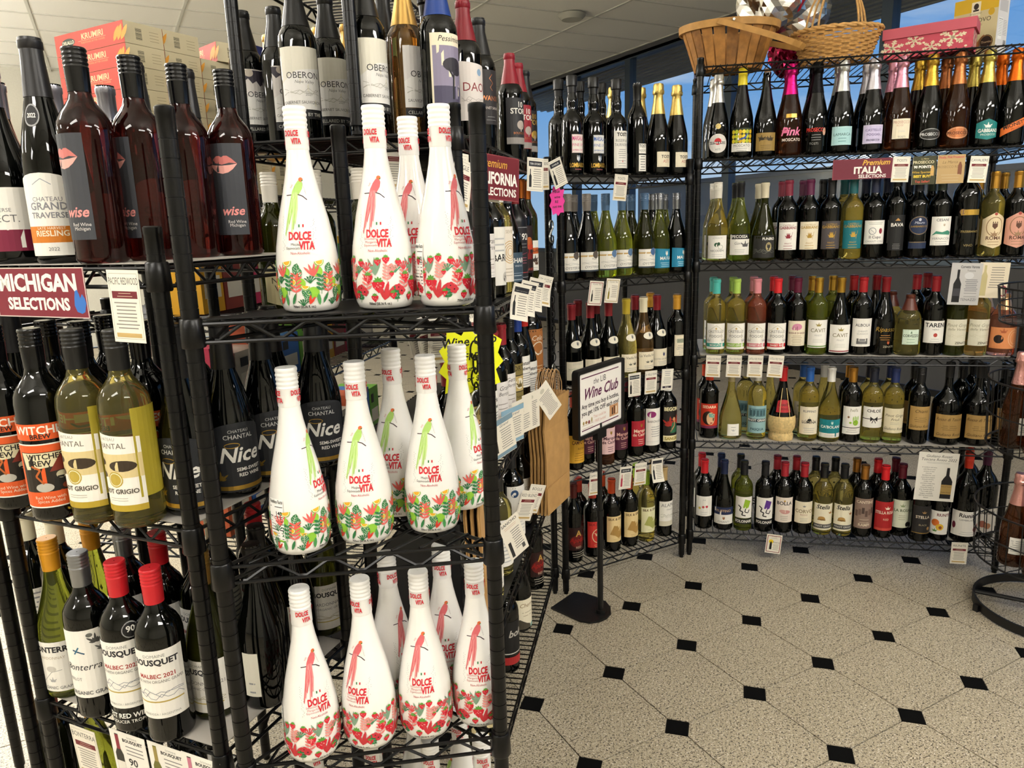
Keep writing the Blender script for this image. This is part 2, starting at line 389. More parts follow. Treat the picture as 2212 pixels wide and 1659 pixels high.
def oyster(k, g, cap, oc, d):
    D('oys_' + k, 'burg', g, ('screw', cap), d, [(.098, .07, .028, Wt, [('#r', 0, .8, 2, .08, '#c7a56a'), ('#e', .25, .86, .3, .2, oc), ('Pinot', .1, .6, .1, Gy), ('#m', .34, .2, '#9a9a9a'), ('OYSTER BAY', .1, .16, .14, Gy, i_), ('#r', 0, .04, 2, .08, '#3a4450')])])
oyster('pn', 'dark', '#7d7670', '#5b524c', 'dark bottle with grey screw cap and brown-oval label')
oyster('pg', 'green', '#4d6b8c', '#5f7ea6', 'green bottle with slate blue cap and blue-oval label')
oyster('sb', 'olive', '#4d6b8c', '#49699a', 'olive bottle with slate blue cap and blue-oval label')
for k, g, n in (('w', 'green', 'green'), ('r', 'dark', 'black')):
    D('mat_' + k, 'burg', g, ('screw', '#8f9298:m'), n + ' bottle with silver cap and turquoise label', [(.09, .075, .022, '#1f83a8', [('#c', .1, .72, .2, Wt), ('MATUA', .1, .42, .16, Wt, b_), small(.08, .26, '#bfe0ea', 3, 1.0)], 0, 'slant')])
def rhone(k, g, cap, d, els, nk='#e9e2cf'):
    D(k, 'burg', g, ('foil', cap), d, [(.09, .07, .022, Cr, els), (.055, .028, .142, nk, [('#c', .1, .55, .45, Gy)], 0, 'oval')])
rhone('rh1', 'dark', '#7a1822', 'burgundy bottle with red foil and green-garden cream label', [('#m', .5, .22, '#7a9a6a'), small(.12, .38, '#999', 4), small(.85, .92, '#999', 2)])
rhone('rh2', 'dark', '#7a1822', 'burgundy bottle with red foil and crest cream label', [('#c', .1, .66, .2, '#4a4a6a'), ('COTES DU RHONE', .05, .36, .1, Gy), small(.1, .26, '#999', 3)])
rhone('vf_r', 'dark', '#7a1822', 'dark bottle with red foil and two-rooster cream label', [('La Vieille Ferme', 0, .72, .15, '#4a4438'), ('#v', -.2, .38, .16, '#5a5a50'), ('#v', .25, .38, .2, '#5a5a50'), small(.1, .2, '#999', 2)])
rhone('vf_y', 'yellow', '#b9a232', 'white wine bottle with yellow foil and two-rooster label', [('La Vieille Ferme', 0, .72, .15, '#4a4438'), ('#v', -.2, .38, .16, '#5a5a50'), ('#v', .25, .38, .2, '#5a5a50'), small(.1, .2, '#999', 2)])
rhone('vf_c', 'honey', '#e6ddc0', 'pink wine bottle with cream foil and two-rooster label', [('La Vieille Ferme', 0, .72, .15, '#4a4438'), ('#v', -.2, .38, .16, '#5a5a50'), ('#v', .25, .38, .2, '#5a5a50'), small(.1, .2, '#999', 2)])
D('chat', 'bord', 'dark', ('foil', '#c8922f'), 'claret bottle with orange gold foil and engraved-vineyard label', [(.07, .085, .06, Cr, [('#b', .93, .01, '#7a7258'), ('#r', 0, .72, 1.4, .2, '#9aa08a'), ('#m', .64, .2, '#6a705a'), ('#n', 0, .42, .5, 1.4, 2, Bk), ('LES HAUTS', 0, .3, .09, Gy), small(.08, .22, '#999', 3)])])
D('campo', 'bord', 'dark', ('foil', '#b03020'), 'dark bottle with sunny yellow label', [(.085, .11, .03, '#e9b23a', [('CAMPO VIEJO', .2, .68, .14, '#5a2a10', b_), ('RIOJA', .2, .48, .08, '#8a5010'), small(.1, .35, '#b8801e', 4)])])
for k, g, bgc, tc_, d in (('pu', 'dark', '#4e1c33', '#d8a99a', 'dark bottle with purple crown label'), ('ro', 'amber', '#e9c4c4', '#4a2030', 'rose wine bottle with pale pink crown label'), ('rd', 'dark', '#b01e30', '#f0d9c0', 'dark bottle with crimson crown label')):
    D('marq_' + k, 'bord', g, ('foil', '#601425'), d, [(.08, .105, .045, bgc, [('#c', .05, .8, .12, 'gold'), ('Marques', .05, .55, .13, tc_, b_), ('de Caceres', .05, .4, .12, tc_, b_), small(.1, .26, tc_, 3, .8)])])
D('baron', 'bord', 'dark', ('foil', '#1a1a1c'), 'dark bottle with tall white label and magenta dot', [(.09, .155, .035, Wt, [('#e', -.45, .84, .42, .085, '#8e2a6a'), ('BARON DE LEY', .1, .62, .06, Bk), small(.25, .5, '#aaa', 5), ('#l', [(-.9, .1), (.9, .1)], .006, '#bbb')])])
D('begonia', 'bord', 'dark', ('screw', '#d8d8d6'), 'sangria bottle with white cap and red-flower woman label', [(.088, .15, .035, '#1c1612', [('BEGONIA', 0, .88, .1, '#e9dfb0', B_), ('#v', -.35, .45, .28, '#a5281e'), ('#v', .4, .5, .26, '#c23a22'), ('#e', .02, .66, .24, .075, '#1a0f0c'), ('#e', .05, .64, .14, .055, '#d8996a'), ('#p', [(-.35, .25), (.55, .25), (.3, .55), (-.15, .55)], '#2f6a4a'), ('#l', [(-.3, .3), (.1, .45), (.1, .58)], .03, '#d8996a'), ('#r', 0, .09, 2, .17, '#e6dcae'), ('SANGRIA', 0, .05, .085, '#a08a3a', B_)])])
D('apo', 'slim', 'dark', ('foil', '#4a1210'), 'black bottle with smoky red letter A label', [(.08, .095, .055, '#2a0d0c', [('#e', 0, .4, .9, .28, '#6a1512'), ('A', 0, .62, .26, '#c9a050', b_), ('Apothic', 0, .36, .2, '#a01c18', BI), ('RED', 0, .08, .1, '#d0b8a0')]), (.08, .022, .025, None, [('#n', 0, .1, .9, 1.6, 3, '#b0a898')])])
for k, g, bgc, pc, cap, d in (('rd', 'dark', '#c9332c', '#e9c8a0', '#a83222', 'dark bottle with red compass label'), ('tn', 'dark', '#e6cd96', '#b08a4a', '#c2481f', 'dark bottle with tan old-map label'), ('gr', 'yellow', '#e4e2b8', '#a8ab5e', '#9bc02c', 'white wine bottle with lime cap and pale map label')):
    D('silk_' + k, 'bord', g, ('foil', cap), d, [(.088, .11, .045, bgc, [('SILK & SPICE', 0, .85, .09, '#5a3a20' if k != 'rd' else '#7a1814', b_), ('#o', 0, .45, .55, .26, .03, pc) if k == 'rd' else ('#p', [(-.7, .3), (-.3, .65), (.1, .6), (.2, .4), (.65, .55), (.7, .2), (.2, .12), (-.2, .25)], pc), ('#v', 0, .45, .2, pc), small(.04, .1, pc, 2, .8)])])
D('alamos', 'bord', 'dark', ('foil', '#b59a6a'), 'dark bottle with tan cork top and mountain label', [(.088, .11, .05, Wt, [('ALAMOS', .1, .78, .14, Gy), ('MALBEC', .1, .64, .06, '#999'), ('#m', .3, .28, '#9a9a8c'), ('#r', 0, .1, 2, .2, '#d9d3bd')])])
# --- R rack top
def spark(k, g, cap, d, labs): D(k, 'champ', g, ('wire', cap), d, labs)
spark('martini', 'dark', '#d2d0cc:f', 'sparkling bottle with silver foil and round red-dot label', [(.078, .075, .022, '#dedad4', [('#e', 0, .6, .36, .18, '#c62026'), ('#r', 0, .53, 1.7, .13, '#1a1a20'), ('MARTINI & ROSSI', 0, .49, .09, Wt, b_), ('ASTI', 0, .14, .1, Gy)], 0, 'oval'), (.022, .022, .115, '#d8c88a', [('#o', 0, .5, .6, .3, .08, 'gold')], 0, 'oval')])
D('moscato', 'champ', 'dark', ('screw', '#e8d21a'), 'dark bottle with bright yellow screw cap and lemon-mosaic label', [(.082, .085, .022, Wt, [('#r', 0, .68, 2, .64, '#26331a')] + [('#e', -.8 + .32 * (i % 6), .45 + .2 * (i // 6), .16, .09, ('#e3cf2c', '#b8c22a', '#d9b21e')[i % 3]) for i in range(18)] + [('#p', [(-.5, .45), (.2, .62), (.7, .9), (.3, .55)], '#2f4fae'), ('MOSCATO', 0, .2, .11, Gy), small(.04, .13, '#999', 2)])])
D('jungle', 'champ', 'dark', ('cork', '#a8794a'), 'dark sparkling bottle with brown kraft label and cork', [(.085, .07, .022, '#9c7f42', [('#v', -.4, .6, .3, '#3a3018'), ('#v', .4, .55, .3, '#4a3c1e'), ('Jumble', 0, .6, .2, '#221a0c', b_), small(.1, .3, '#5a4a24', 3)])])
spark('pinky', 'amber', '#d21f78:f', 'pink moscato bottle with hot pink foil and script lettering', [(.085, .06, .045, None, [('Pink', 0, .45, .5, '#ef7fa8', BI), ('#v', -.5, .6, .3, '#e46f98'), ('MOSCATO', .1, .1, .18, '#e9d9cc', b_)]), (.04, .014, .215 - .08, 'gold', [])])
spark('problack', 'dark', '#141416:f', 'black sparkling bottle with matte black foil and red lettering', [(.08, .07, .03, None, [('PROSECCO', 0, .72, .2, '#c9281e', b_), small(.3, .55, '#8a8a88', 3, 1.0), ('#e', .75, .72, .18, .2, '#c9a08a'), ('TOSTI', -.2, .05, .12, '#9a9a98')])])
spark('lamarca', 'dark', '#d4d6d6:f', 'dark sparkling bottle with silver foil and ice blue label', [(.078, .066, .028, '#a9d3d6', [('#b', .9, .012, '#dfeeee'), ('LAMARCA', 0, .5, .15, '#2a4a52'), small(.2, .36, '#5a8a90', 2, .8)])])
spark('poggio', 'dark', '#cfcbd4:f', 'dark sparkling bottle with silver foil and lilac label', [(.074, .066, .028, '#c9bfe0', [('#b', .92, .01, Wt), ('CASTELLO', 0, .66, .13, '#4a3a7a'), ('POGGIO', 0, .42, .13, '#4a3a7a'), ('PROSECCO', 0, .14, .1, '#2a2a4a', b_)])])
spark('proroso', 'amber', '#df9db4:f', 'rose sparkling bottle with pink foil and off-white square label', [(.062, .07, .04, Cr, [('PROSECCO', 0, .76, .14, '#c9a08a', b_), ('ROSE', -.2, .62, .1, '#c9a08a'), small(.34, .4, '#bbb', 2, .9), ('TOSTI', .05, .04, .1, Gy)])])
spark('progold', 'dark', '#c7a03c:f', 'dark sparkling bottle with gold foil and black oval label', [(.078, .042, .03, '#1c1a16', [('#o', 0, .5, .94, .44, .03, 'silver'), ('PROSECCO', 0, .38, .24, 'silver', b_)], 0, 'oval')])
spark('procop', 'amber', '#a8683e:f', 'amber sparkling bottle with copper foil and copper oval label', [(.078, .042, .03, 'copper', [('#o', 0, .5, .92, .42, .03, '#e0b896'), ('PROSECCO', 0, .38, .24, '#5a3018', b_)], 0, 'oval')])
spark('gabpro', 'dark', '#c9b85c:f', 'dark sparkling bottle with gold patterned foil and teal shield label', [(.075, .072, .022, '#157a78', [('#v', 0, .58, .26, Wt), ('GABBIANO', .1, .36, .17, Wt, b_), ('PROSECCO', .1, .2, .1, '#d9e6dc')], 0, 'hex')])
spark('mion', 'dark', '#dc6a1e:f', 'dark sparkling bottle with orange foil and slanting orange sash', [(.1, .075, .03, '#e0702a', [('MIONETTO', .1, .5, .17, '#2a1408', dict(bold=1, rot=.32)), ('PROSECCO', .16, .36, .09, '#6a2a10', dict(rot=.32))], 0, 'sash')])
spark('yelfoil', 'dark', '#d8c020:f', 'dark sparkling bottle with yellow foil hood', [])
# --- R second
D('nico', 'burg', 'yellow', ('screw', '#ded9cc'), 'pale gold wine bottle with white cap and clover-spiral label', [(.082, .09, .012, Wt, [('LE MURATE', 0, .86, .06, '#aaa'), ('#e', -.1, .6, .2, .09, '#1f4a30'), ('#e', .12, .64, .14, .07, '#1f4a30'), ('#o', .3, .5, .22, .09, .012, '#5a7a60'), ('NICODEMI', 0, .3, .09, Gy), small(.1, .18, '#bbb', 2)])])
D('picossa', 'burg', 'green', ('foil', '#15161a'), 'green wine bottle with black and white cap and lion label', [(.085, .08, .025, Wt, [('#r', 0, .88, 2, .24, '#141414'), ('PECOSSA', 0, .82, .14, Wt, b_), ('Gavi', -.2, .5, .14, Gy, i_), ('#v', .5, .4, .3, '#555'), small(.1, .25, '#aaa', 3)])])
D('funiro', 'flask', 'olive', ('foil', '#d8cfb4'), 'dark olive bottle with cream foil and torn black map label', [(.095, .085, .012, '#20201e', [('FUNIRO', .35, .8, .12, Wt, b_), ('#e', .35, .5, .25, .2, '#b0a070'), ('#c', .35, .5, .2, '#20201e'), ('#m', .15, .4, '#8a8a80')])])
for k, bgc, tcx, cap, g, d in (('w', Wt, '#8a2030', '#7a2438', 'dark', 'dark bottle with mottled red cap and white red-knight label'), ('c', Cr, '#b08a30', '#5a1e40', 'dark', 'dark bottle with plum cap and cream gold-knight label'), ('g', '#4a4548', 'gold', '#121214', 'dark', 'dark bottle with black cap and charcoal gold-knight label'), ('t', '#116e78', 'gold', '#175a5e', 'yellow', 'white wine bottle with teal cap and teal gold-knight label')):
    D('gab_' + k, 'bord', g, ('foil', cap), d, [(.078, .105, .04, bgc, [('CASTELLO', 0, .86, .06, tcx), ('GABBIANO', 0, .75, .1, tcx, b_), ('#c', 0, .5, .15, tcx), ('#v', 0, .42, .16, tcx), ('#l', [(.25, .36), (.4, .64)], .012, tcx), ('PINOT', 0, .2, .06, tcx), small(.05, .14, tcx, 2, .9)])])
D('cupo', 'bord', 'dark', ('foil', '#1c2340'), 'dark bottle with navy cap and white twin-emblem label', [(.085, .088, .055, Wt, [('#b', .94, .008, '#aaa'), ('#n', 0, .84, .9, 1.3, 2, '#555'), ('#o', -.25, .55, .28, .14, .02, '#4a5a6a'), ('#e', .45, .55, .16, .12, '#8a2a3a'), ('#l', [(-.4, .62), (-.1, .48)], .012, '#4a5a6a'), ('Il Cupo', 0, .24, .12, Gy, b_), ('CHIANTI COLLI', 0, .08, .08, '#888')])])
D('bava', 'slim', 'dark', ('foil', '#0c0c0d'), 'slim black bottle with black block-letter label', [(.062, .13, .03, '#0f0f10', [('#p', [(-.3, .84), (0, .92), (.3, .84)], '#b8884a'), ('BAVA', 0, .68, .1, Wt, b_), small(.05, .18, '#777', 4, .9)])])
D('bluoval', 'bord', 'dark', ('foil', '#161a26'), 'dark bottle with navy oval label and blue foot band', [(.075, .07, .085, '#1b2947', [('#o', 0, .5, .93, .46, .02, 'gold'), ('#e', 0, .8, .12, .08, '#c9ccd8'), ('Mauro', 0, .58, .14, '#c9ccd8', i_), ('BARBARESCO', 0, .4, .1, 'gold')], 0, 'oval'), (.07, .026, .035, '#1b2947', [('#l', [(-.9, .9), (.9, .9)], .06, 'gold')])])
D('cesani', 'bord', 'dark', ('foil', '#2f3a2c'), 'dark bottle with white label and green hill stroke', [(.078, .105, .045, Wt, [('CESANI', 0, .84, .09, Gy, b_), ('#c', .15, .7, .08, '#b8a890'), ('#p', [(-.9, .34), (-.5, .5), (0, .46), (.5, .52), (.9, .46), (.8, .36), (0, .38), (-.5, .4)], '#3f8a72'), ('VERNACCIA', 0, .2, .08, Gy), small(.05, .13, '#999', 2)])])
D('band', 'big', 'dark', ('foil', '#0b0b0c'), 'big black bottle with thin gold band and embossed shoulder', [(.08, .025, .15, None, [('#r', 0, .5, 1.6, .8, 'gold')]), (.07, .09, .03, None, [('TREBBIANO', 0, .66, .09, '#a08a50', i_), ('VINO', 0, .1, .1, '#9a8a5a')]), (.02, .02, .155, '#8a6a4a', [], -32, 'oval')])
for k, g, bgc in (('w', 'yellow', '#dcc9a4'), ('r', 'dark', '#d39a86')):
    D('roma_' + k, 'bord', g, ('foil', '#b98a3a:m'), ('white' if k == 'w' else 'red') + ' wine bottle with bronze foil and ornate ' + ('sand' if k == 'w' else 'salmon') + ' shield label', [(.088, .13, .03, bgc, [('#o', 0, .6, .62, .26, .02, '#8a6a4a'), ('#c', 0, .62, .17, '#5a3a2a'), ('#v', 0, .36, .14, '#9a7a5a'), ('ROMA', 0, .24, .1, '#5a3a2a', b_), small(.1, .18, '#9a7a5a', 2, .9), ('#e', 0, .95, .12, .04, '#a04038')], 0, 'hex')])
# --- R third
for k, g, cap, bc, word, d in (('t', 'yellow', '#4fb8ae', '#2f9a88', 'MOSCATO', 'white wine bottle with aqua cap and castle label banded teal'), ('l', 'yellow', '#a7c85a', '#8fb848', 'PINOT GRIGIO', 'white wine bottle with lime cap and castle label banded green'), ('p', 'pinkwine', '#d98a92', '#d2727c', 'SWEET ROSE', 'rose wine bottle with pink cap and castle label banded pink'), ('r', 'dark', '#d42a30', '#cf2028', 'SWEET RED', 'dark bottle with red cap and castle label banded red')):
    D('cas_' + k, 'bord', g, ('foil', cap), d, [(.085, .105, .022, Wt, [('#r', 0, .16, 2, .14, bc), (word, 0, .125, .07, Wt, b_), ('#l', [(-.55, .3), (-.55, .75), (-.3, .84), (0, .92), (.3, .84), (.55, .75), (.55, .3)], .012, '#b8b090'), ('CASTELLO', 0, .64, .1, Gy), ('POGGIO', 0, .46, .1, Gy), ('#v', -.75, .3, .14, '#bbb'), ('#v', .75, .3, .14, '#bbb'), ('#e', 0, .8, .08, .04, '#c8a868')])])
D('pinktree', 'bord', 'dark', ('foil', '#5c1430'), 'dark bottle with wine red cap and pink tree label', [(.075, .1, .035, Cr, [('#e', 0, .76, .5, .13, '#d28aa6'), ('#e', -.3, .7, .25, .08, '#c87898'), ('#l', [(0, .6), (0, .78)], .02, '#7a4a4a'), ('SANGUE DI GIUDA', 0, .48, .07, '#7a3a2a', b_), small(.06, .4, '#a89a80', 6)])])
for k, g, d in (('y', 'green', 'white wine bottle with gold cap and leaf-spray label edged green'), ('r', 'dark', 'dark burgundy bottle with gold cap and leaf-spray label edged red')):
    D('cavit_' + k, 'bord' if k == 'y' else 'burg', g, ('foil', '#c39a3e:m'), d, [(.088, .11, .03 if k == 'y' else .012, Wt, [('#v', 0, .78, .14, '#9a8a4a'), ('CAVIT', 0, .56, .14, '#6a6238'), ('PINOT', 0, .42, .06, '#aaa'), small(.2, .3, '#c8c8c0', 3), ('#r', 0, .05, 1.9, .04, '#5a8a3a' if k == 'y' else '#8a2430')])])
D('albola', 'bord', 'dark', ('foil', '#a01c22'), 'dark bottle with red foil and white castle-drawing label', [(.085, .11, .035, Wt, [('ALBOLA', 0, .72, .1, Gy, b_), ('CHIANTI', 0, .52, .06, '#999'), ('CLASSICO', 0, .43, .06, '#999'), ('#r', 0, .14, 1.0, .1, '#777'), ('#r', -.4, .19, .16, .2, '#666'), ('#r', .4, .19, .16, .2, '#666'), ('#r', 0, .24, .5, .08, '#888')])])
D('ripasso', 'burg', 'dark', ('foil', '#7a141c'), 'black bottle with dark red foil and copper script', [(.08, .09, .03, None, [('Ripasso', 0, .72, .2, 'gold', i_), small(.36, .55, '#b07a3a', 3, 1.1), ('#c', .3, .22, .12, '#c0603a'), ('ZENATO', .4, .02, .09, '#b0a890')])])
D('corv', 'squat', 'yellow', ('foil', '#5a2a1c'), 'squat textured gold wine bottle with brown top and mint label', [(.062, .058, .045, '#cfe0cc', [('#b', .93, .015, '#8aa890'), ('CORVEZZO', 0, .5, .18, '#3a4a40', b_), ('#p', [(-.12, .74), (.12, .74), (0, .92)], '#5a7a60'), small(.15, .35, '#8aa890', 2)])])
D('tareni', 'bord', 'dark', ('foil', '#8e1a22'), 'dark bottle with red foil and white red-seal label', [(.088, .085, .05, Wt, [('TARENI', 0, .72, .19, Bk, b_), ('NERO', 0, .58, .07, Gy), ('#e', 0, .36, .16, .09, '#b04038'), small(.08, .18, '#aaa', 2, .8)])])
for k, g, d in (('d', 'olive', 'olive bottle with cream script label under the bottle-picture card'), ('y', 'yellow', 'white wine bottle with cream script label under the bottle-picture card')):
    D('zen_' + k, 'bord', g, ('foil', '#b8ae98'), d, [(.086, .1, .04, '#e0dcc8', [('Pinot Grigio', 0, .72, .13, '#8a8468', i_), ('delle Venezie', 0, .58, .1, '#8a8468', i_), ('#m', .28, .2, '#cfcab0'), ('ZENATO', .4, .06, .09, '#5a5440', b_)])])
D('orange', 'squat', 'pinkwine', ('foil', '#c79a72:m'), 'squat rose bottle with copper neck and orange engraved label', [(.12, .08, .03, '#e0905a', [('#e', -.45, .45, .28, .2, '#20140e'), ('#o', .5, .5, .42, .4, .02, '#f0c8a0'), ('#o', .5, .5, .3, .28, .015, '#f0c8a0'), ('#v', -.2, .75, .22, '#b8603a')])])
# --- R fourth
D('sedara', 'bord', 'dark', ('foil', '#d2401e'), 'dark bottle with orange-red cap and painted-face red label', [(.082, .105, .045, '#c8341c', [('SEDARA', 0, .82, .11, '#f0e0c0', b_), ('#e', -.1, .42, .62, .28, '#2a1810'), ('#e', .15, .4, .42, .26, '#e0b48a'), ('#p', [(-.1, .62), (.6, .58), (.5, .44), (0, .46)], '#7ab0a0'), ('#l', [(.3, .45), (.38, .34), (.28, .32)], .015, '#8a5a3a'), ('#e', .2, .22, .12, .025, '#a02a20'), ('#r', 0, .05, 2, .1, '#7a2a50')])])
D('yelflask', 'flask', 'yellow', ('foil', '#a89a72'), 'broad yellow wine flask with tan cap and small white label', [(.05, .05, .018, Wt, [small(.5, .72, '#999', 2, .9), ('#v', 0, .4, .2, '#bbb'), small(.1, .2, '#bbb', 2, .9)], 12)])
D('pasqua', 'bord', 'yellow', ('foil', '#d8d4c8'), 'white wine bottle with sky blue palazzo label', [(.092, .115, .03, '#8fb4b8', [('#r', 0, .75, 1.6, .3, '#5a8088')] + [('#r', -.6 + .3 * i, .74, .16, .2, '#3a5a62') for i in range(5)] + [('#r', 0, .47, 1.7, .12, '#2a3a40'), ('PINOT GRIGIO', 0, .435, .08, Wt, b_), ('PASQUA', 0, .1, .09, '#2a4a52', b_)])])
D('fiasco', 'fiasco', 'dark', ('foil', '#c02428'), 'straw-covered chianti flask with red cap', [(.07, .05, .122, '#b4242c', [('CHIANTI', 0, .5, .2, '#40060a', b_), ('RUFFINO', 0, .2, .16, '#40060a')], 0, 'round')], extra='straw')
D('lumina', 'bord', 'yellow', ('foil', '#2458a0'), 'white wine bottle with blue foil and sunrise label', [(.085, .115, .03, Cr, [('RUFFINO', 0, .8, .08, Gy, b_), ('#e', 0, .5, .2, .08, Bk), ('#r', 0, .45, .5, .07, Cr), ('LUMINA', 0, .4, .1, Bk, b_), ('#l', [(-.4, .5), (-.3, .54)], .01, Bk), ('#l', [(.4, .5), (.3, .54)], .01, Bk), ('#l', [(0, .6), (0, .65)], .01, Bk), small(.08, .22, '#aaa', 3)])])
D('bolani', 'burg', 'yellow', ('foil', '#e4e2dc'), 'white wine bottle with white foil and deep teal label', [(.095, .075, .02, '#0f7d86', [('#r', 0, .12, 2, .24, Wt), ('#c', .1, .8, .14, '#bfe0dc'), ("CA'BOLANI", 0, .52, .15, Wt, b_), small(.06, .14, '#777', 2)])])
D('hand', 'bord', 'dark', ('foil', '#b9863a:m'), 'dark bottle with gold foil and green handprint label', [(.08, .115, .035, Wt, [('hefs', .1, .82, .12, '#8a8468'), ('#e', .3, .42, .28, .1, '#8ab82a')] + [('#e', .05 + .16 * i, .56 + .02 * (i % 2), .05, .09, '#8ab82a') for i in range(4)] + [('#e', -.2, .42, .12, .035, '#8ab82a'), ('#e', -.4, .62, .1, .04, '#8a6a4a'), ('#r', 0, .24, 2, .025, Bk), small(.08, .16, '#888', 2)])])
D('chloe', 'bord', 'yellow', ('foil', '#1a1e2c'), 'white wine bottle with white label tied in black bow', [(.09, .085, .065, Wt, [('CHLOE', 0, .74, .14, Bk, b_), ('#r', 0, .42, 2, .035, Bk), ('#p', [(0, .42), (-.3, .54), (-.3, .3)], Bk), ('#p', [(0, .42), (.3, .54), (.3, .3)], Bk), ('#l', [(0, .42), (-.15, .22)], .03, Bk), ('#l', [(0, .42), (.15, .22)], .03, Bk)])])
D('rosati', 'bord', 'yellow', ('foil', '#1f2c58'), 'white wine bottle with navy cap and cream handwritten label', [(.088, .1, .045, '#e2d8b8', [('Pinot Grigio', 0, .66, .11, '#4a4028', i_), ('Friuli', 0, .5, .11, '#4a4028', i_), small(.36, .42, '#998', 2, .9), ('Giuliano Rosati', 0, .12, .11, '#4a4028', i_)])])
for k, t, w1, d in (('c', 'bord', 'Chianti', 'black bottle with white-banded cap and tan handwritten label'), ('m', 'magn', 'Rosso di Toscana', 'broad black magnum with thin neck and tan handwritten label'), ('p', 'bord', 'Montalcino', 'black bottle with white-banded cap and brown faded label')):
    D('tan_' + k, t, 'dark', ('screw' if k != 'm' else 'foil', '#141416'), d, [(.09 if t == 'bord' else .11, .095, .06 if t == 'bord' else .03, '#b08e54' if k != 'p' else '#96774a', [(w1, 0, .74, .13, '#3a2a14', i_), small(.36, .52, '#7a6038', 3, 1.2), ('Giuliano Rosati', 0, .1, .12, '#3a2a14', i_)])] + ([(.085, .011, .258, Wt, [])] if k != 'm' else []))
# --- R bottom
D('hearts', 'bord', 'dark', ('foil', '#c4202a'), 'dark bottle with red foil and three-heart white label', [(.075, .09, .06, Wt, [('La', 0, .78, .1, '#aaa', i_), ('#e', -.5, .4, .15, .06, '#d0b84a'), ('#e', -.1, .46, .15, .06, '#c04a4a'), ('#e', .3, .48, .15, .06, '#c03a4a'), small(.1, .2, '#bbb', 2, .8)])])
D('ruffnv', 'burg', 'dark', ('foil', '#1c2748'), 'dark burgundy bottle with navy foil and navy-topped white label', [(.092, .075, .03, Wt, [('#r', 0, .78, 2, .44, '#1c2a50'), ('RUFFINO', 0, .72, .15, '#b89a7a', b_), ('#c', 0, .34, .16, '#9a6a4a'), ('CHIANTI', 0, .08, .12, Gy)])])
for k, g, c, d in (('g', 'green', '#8fb32c', 'white wine bottle with green winged-dragon label'), ('p', 'dark', '#5a2f8a', 'dark bottle with purple winged-dragon label')):
    D('drag_' + k, 'bord', g, ('foil', '#17181c'), d, [(.078, .095, .06, Wt, [('#p', [(-.1, .5), (.1, .9), (.75, .8), (.5, .5), (.2, .45)], c), ('#l', [(-.6, .6), (-.3, .5), (-.45, .35), (-.1, .3), (-.2, .15), (.2, .12)], .05, Bk), ('#l', [(.2, .45), (.1, .3), (.45, .25), (.6, .4)], .04, Bk)]), (.078, .022, .034, '#17181c', [('FOLONARI', 0, .25, .55, Wt, b_)])])
D('bolla', 'bord', 'dark', ('foil', '#a02430'), 'dark bottle with red foil and pale pink-cloud label', [(.082, .11, .05, '#e8dcd0', [('#e', 0, .86, .08, .04, 'gold'), ('BOLLA', 0, .7, .14, Bk, b_), ('#e', .1, .42, .5, .08, '#c9908a'), ('#e', -.2, .45, .3, .06, '#d4a49a'), small(.1, .24, '#998', 3, .9)])])
D('corvo', 'bord', 'dark', ('foil', '#9e1f2a'), 'dark bottle with crimson foil and cream grey-shell label', [(.082, .095, .05, Cr, [('#v', 0, .76, .1, '#777'), ('CORVO', 0, .48, .16, '#8a7a58', b_), ('ROSSO', 0, .36, .07, '#a05040'), small(.08, .22, '#aa9', 3, .8)])])
D('stella', 'bord', 'yellow', ('foil', '#101114'), 'white wine bottle with white-banded black cap and sea-creature cream label', [(.088, .115, .025, '#e9e2c8', [('Stella', -.1, .8, .16, Bk, BI), ('#v', .65, .62, .12, '#a8763a'), ('#e', -.2, .44, .32, .08, '#b0884a'), ('#r', -.2, .39, .7, .05, '#7a5a2a'), ('#r', 0, .14, 2, .16, '#4a4a48'), ('PINOT GRIGIO', 0, .11, .07, Wt)]), (.085, .011, .252, Wt, [])])
D('cantine', 'bord', 'dark', ('foil', '#b27a38:m'), 'dark bottle with bronze foil and sepia town-view label', [(.085, .13, .04, '#8a7468', [('CANTINE', 0, .84, .09, '#e0d0b8', b_)] + [('#r', -.75 + .3 * i, .5 + .05 * (i % 3), .24, .2, ('#5a463e', '#6b564c', '#4a3a34')[i % 3]) for i in range(6)] + [('RAMPI', 0, .08, .09, '#d8c8b0', b_), small(.2, .3, '#c0ac98', 2, 1)])])
D('stelred', 'bord', 'dark', ('foil', '#d01e26'), 'dark bottle with bright red foil and red crown label', [(.084, .125, .035, '#a81e22', [('#v', .2, .74, .12, '#f0dcc8'), ('STELLA ROSA', 0, .58, .1, '#f0e0cc', b_), ('RED', .1, .36, .07, '#e0b8a0'), ('#r', 0, .05, 1.8, .08, '#c8483c')])])
D('larosa', 'bord', 'dark', ('foil', '#5a1624'), 'dark bottle with maroon foil and pale green label with black dot', [(.07, .12, .04, '#d9dcc6', [('#v', 0, .76, .12, '#8a9a70'), ('LA ROSA', 0, .58, .1, '#4a5a3a', b_), small(.3, .44, '#9a9a80', 3, .9), ('#e', .7, .12, .28, .09, '#1a1a16')])])
D('stelblk', 'bord', 'dark', ('foil', '#0d0d0e'), 'black bottle with charcoal crown label and gold seal', [(.08, .12, .035, '#222021', [('#v', .1, .74, .1, '#b08a5a'), ('STELLA', 0, .56, .1, '#d8ccb8', b_), ('BLACK', .05, .3, .06, '#b8a888'), ('#e', .6, .2, .16, .06, '#a07a4a'), ('#r', 0, .04, 1.9, .02, 'gold')])])
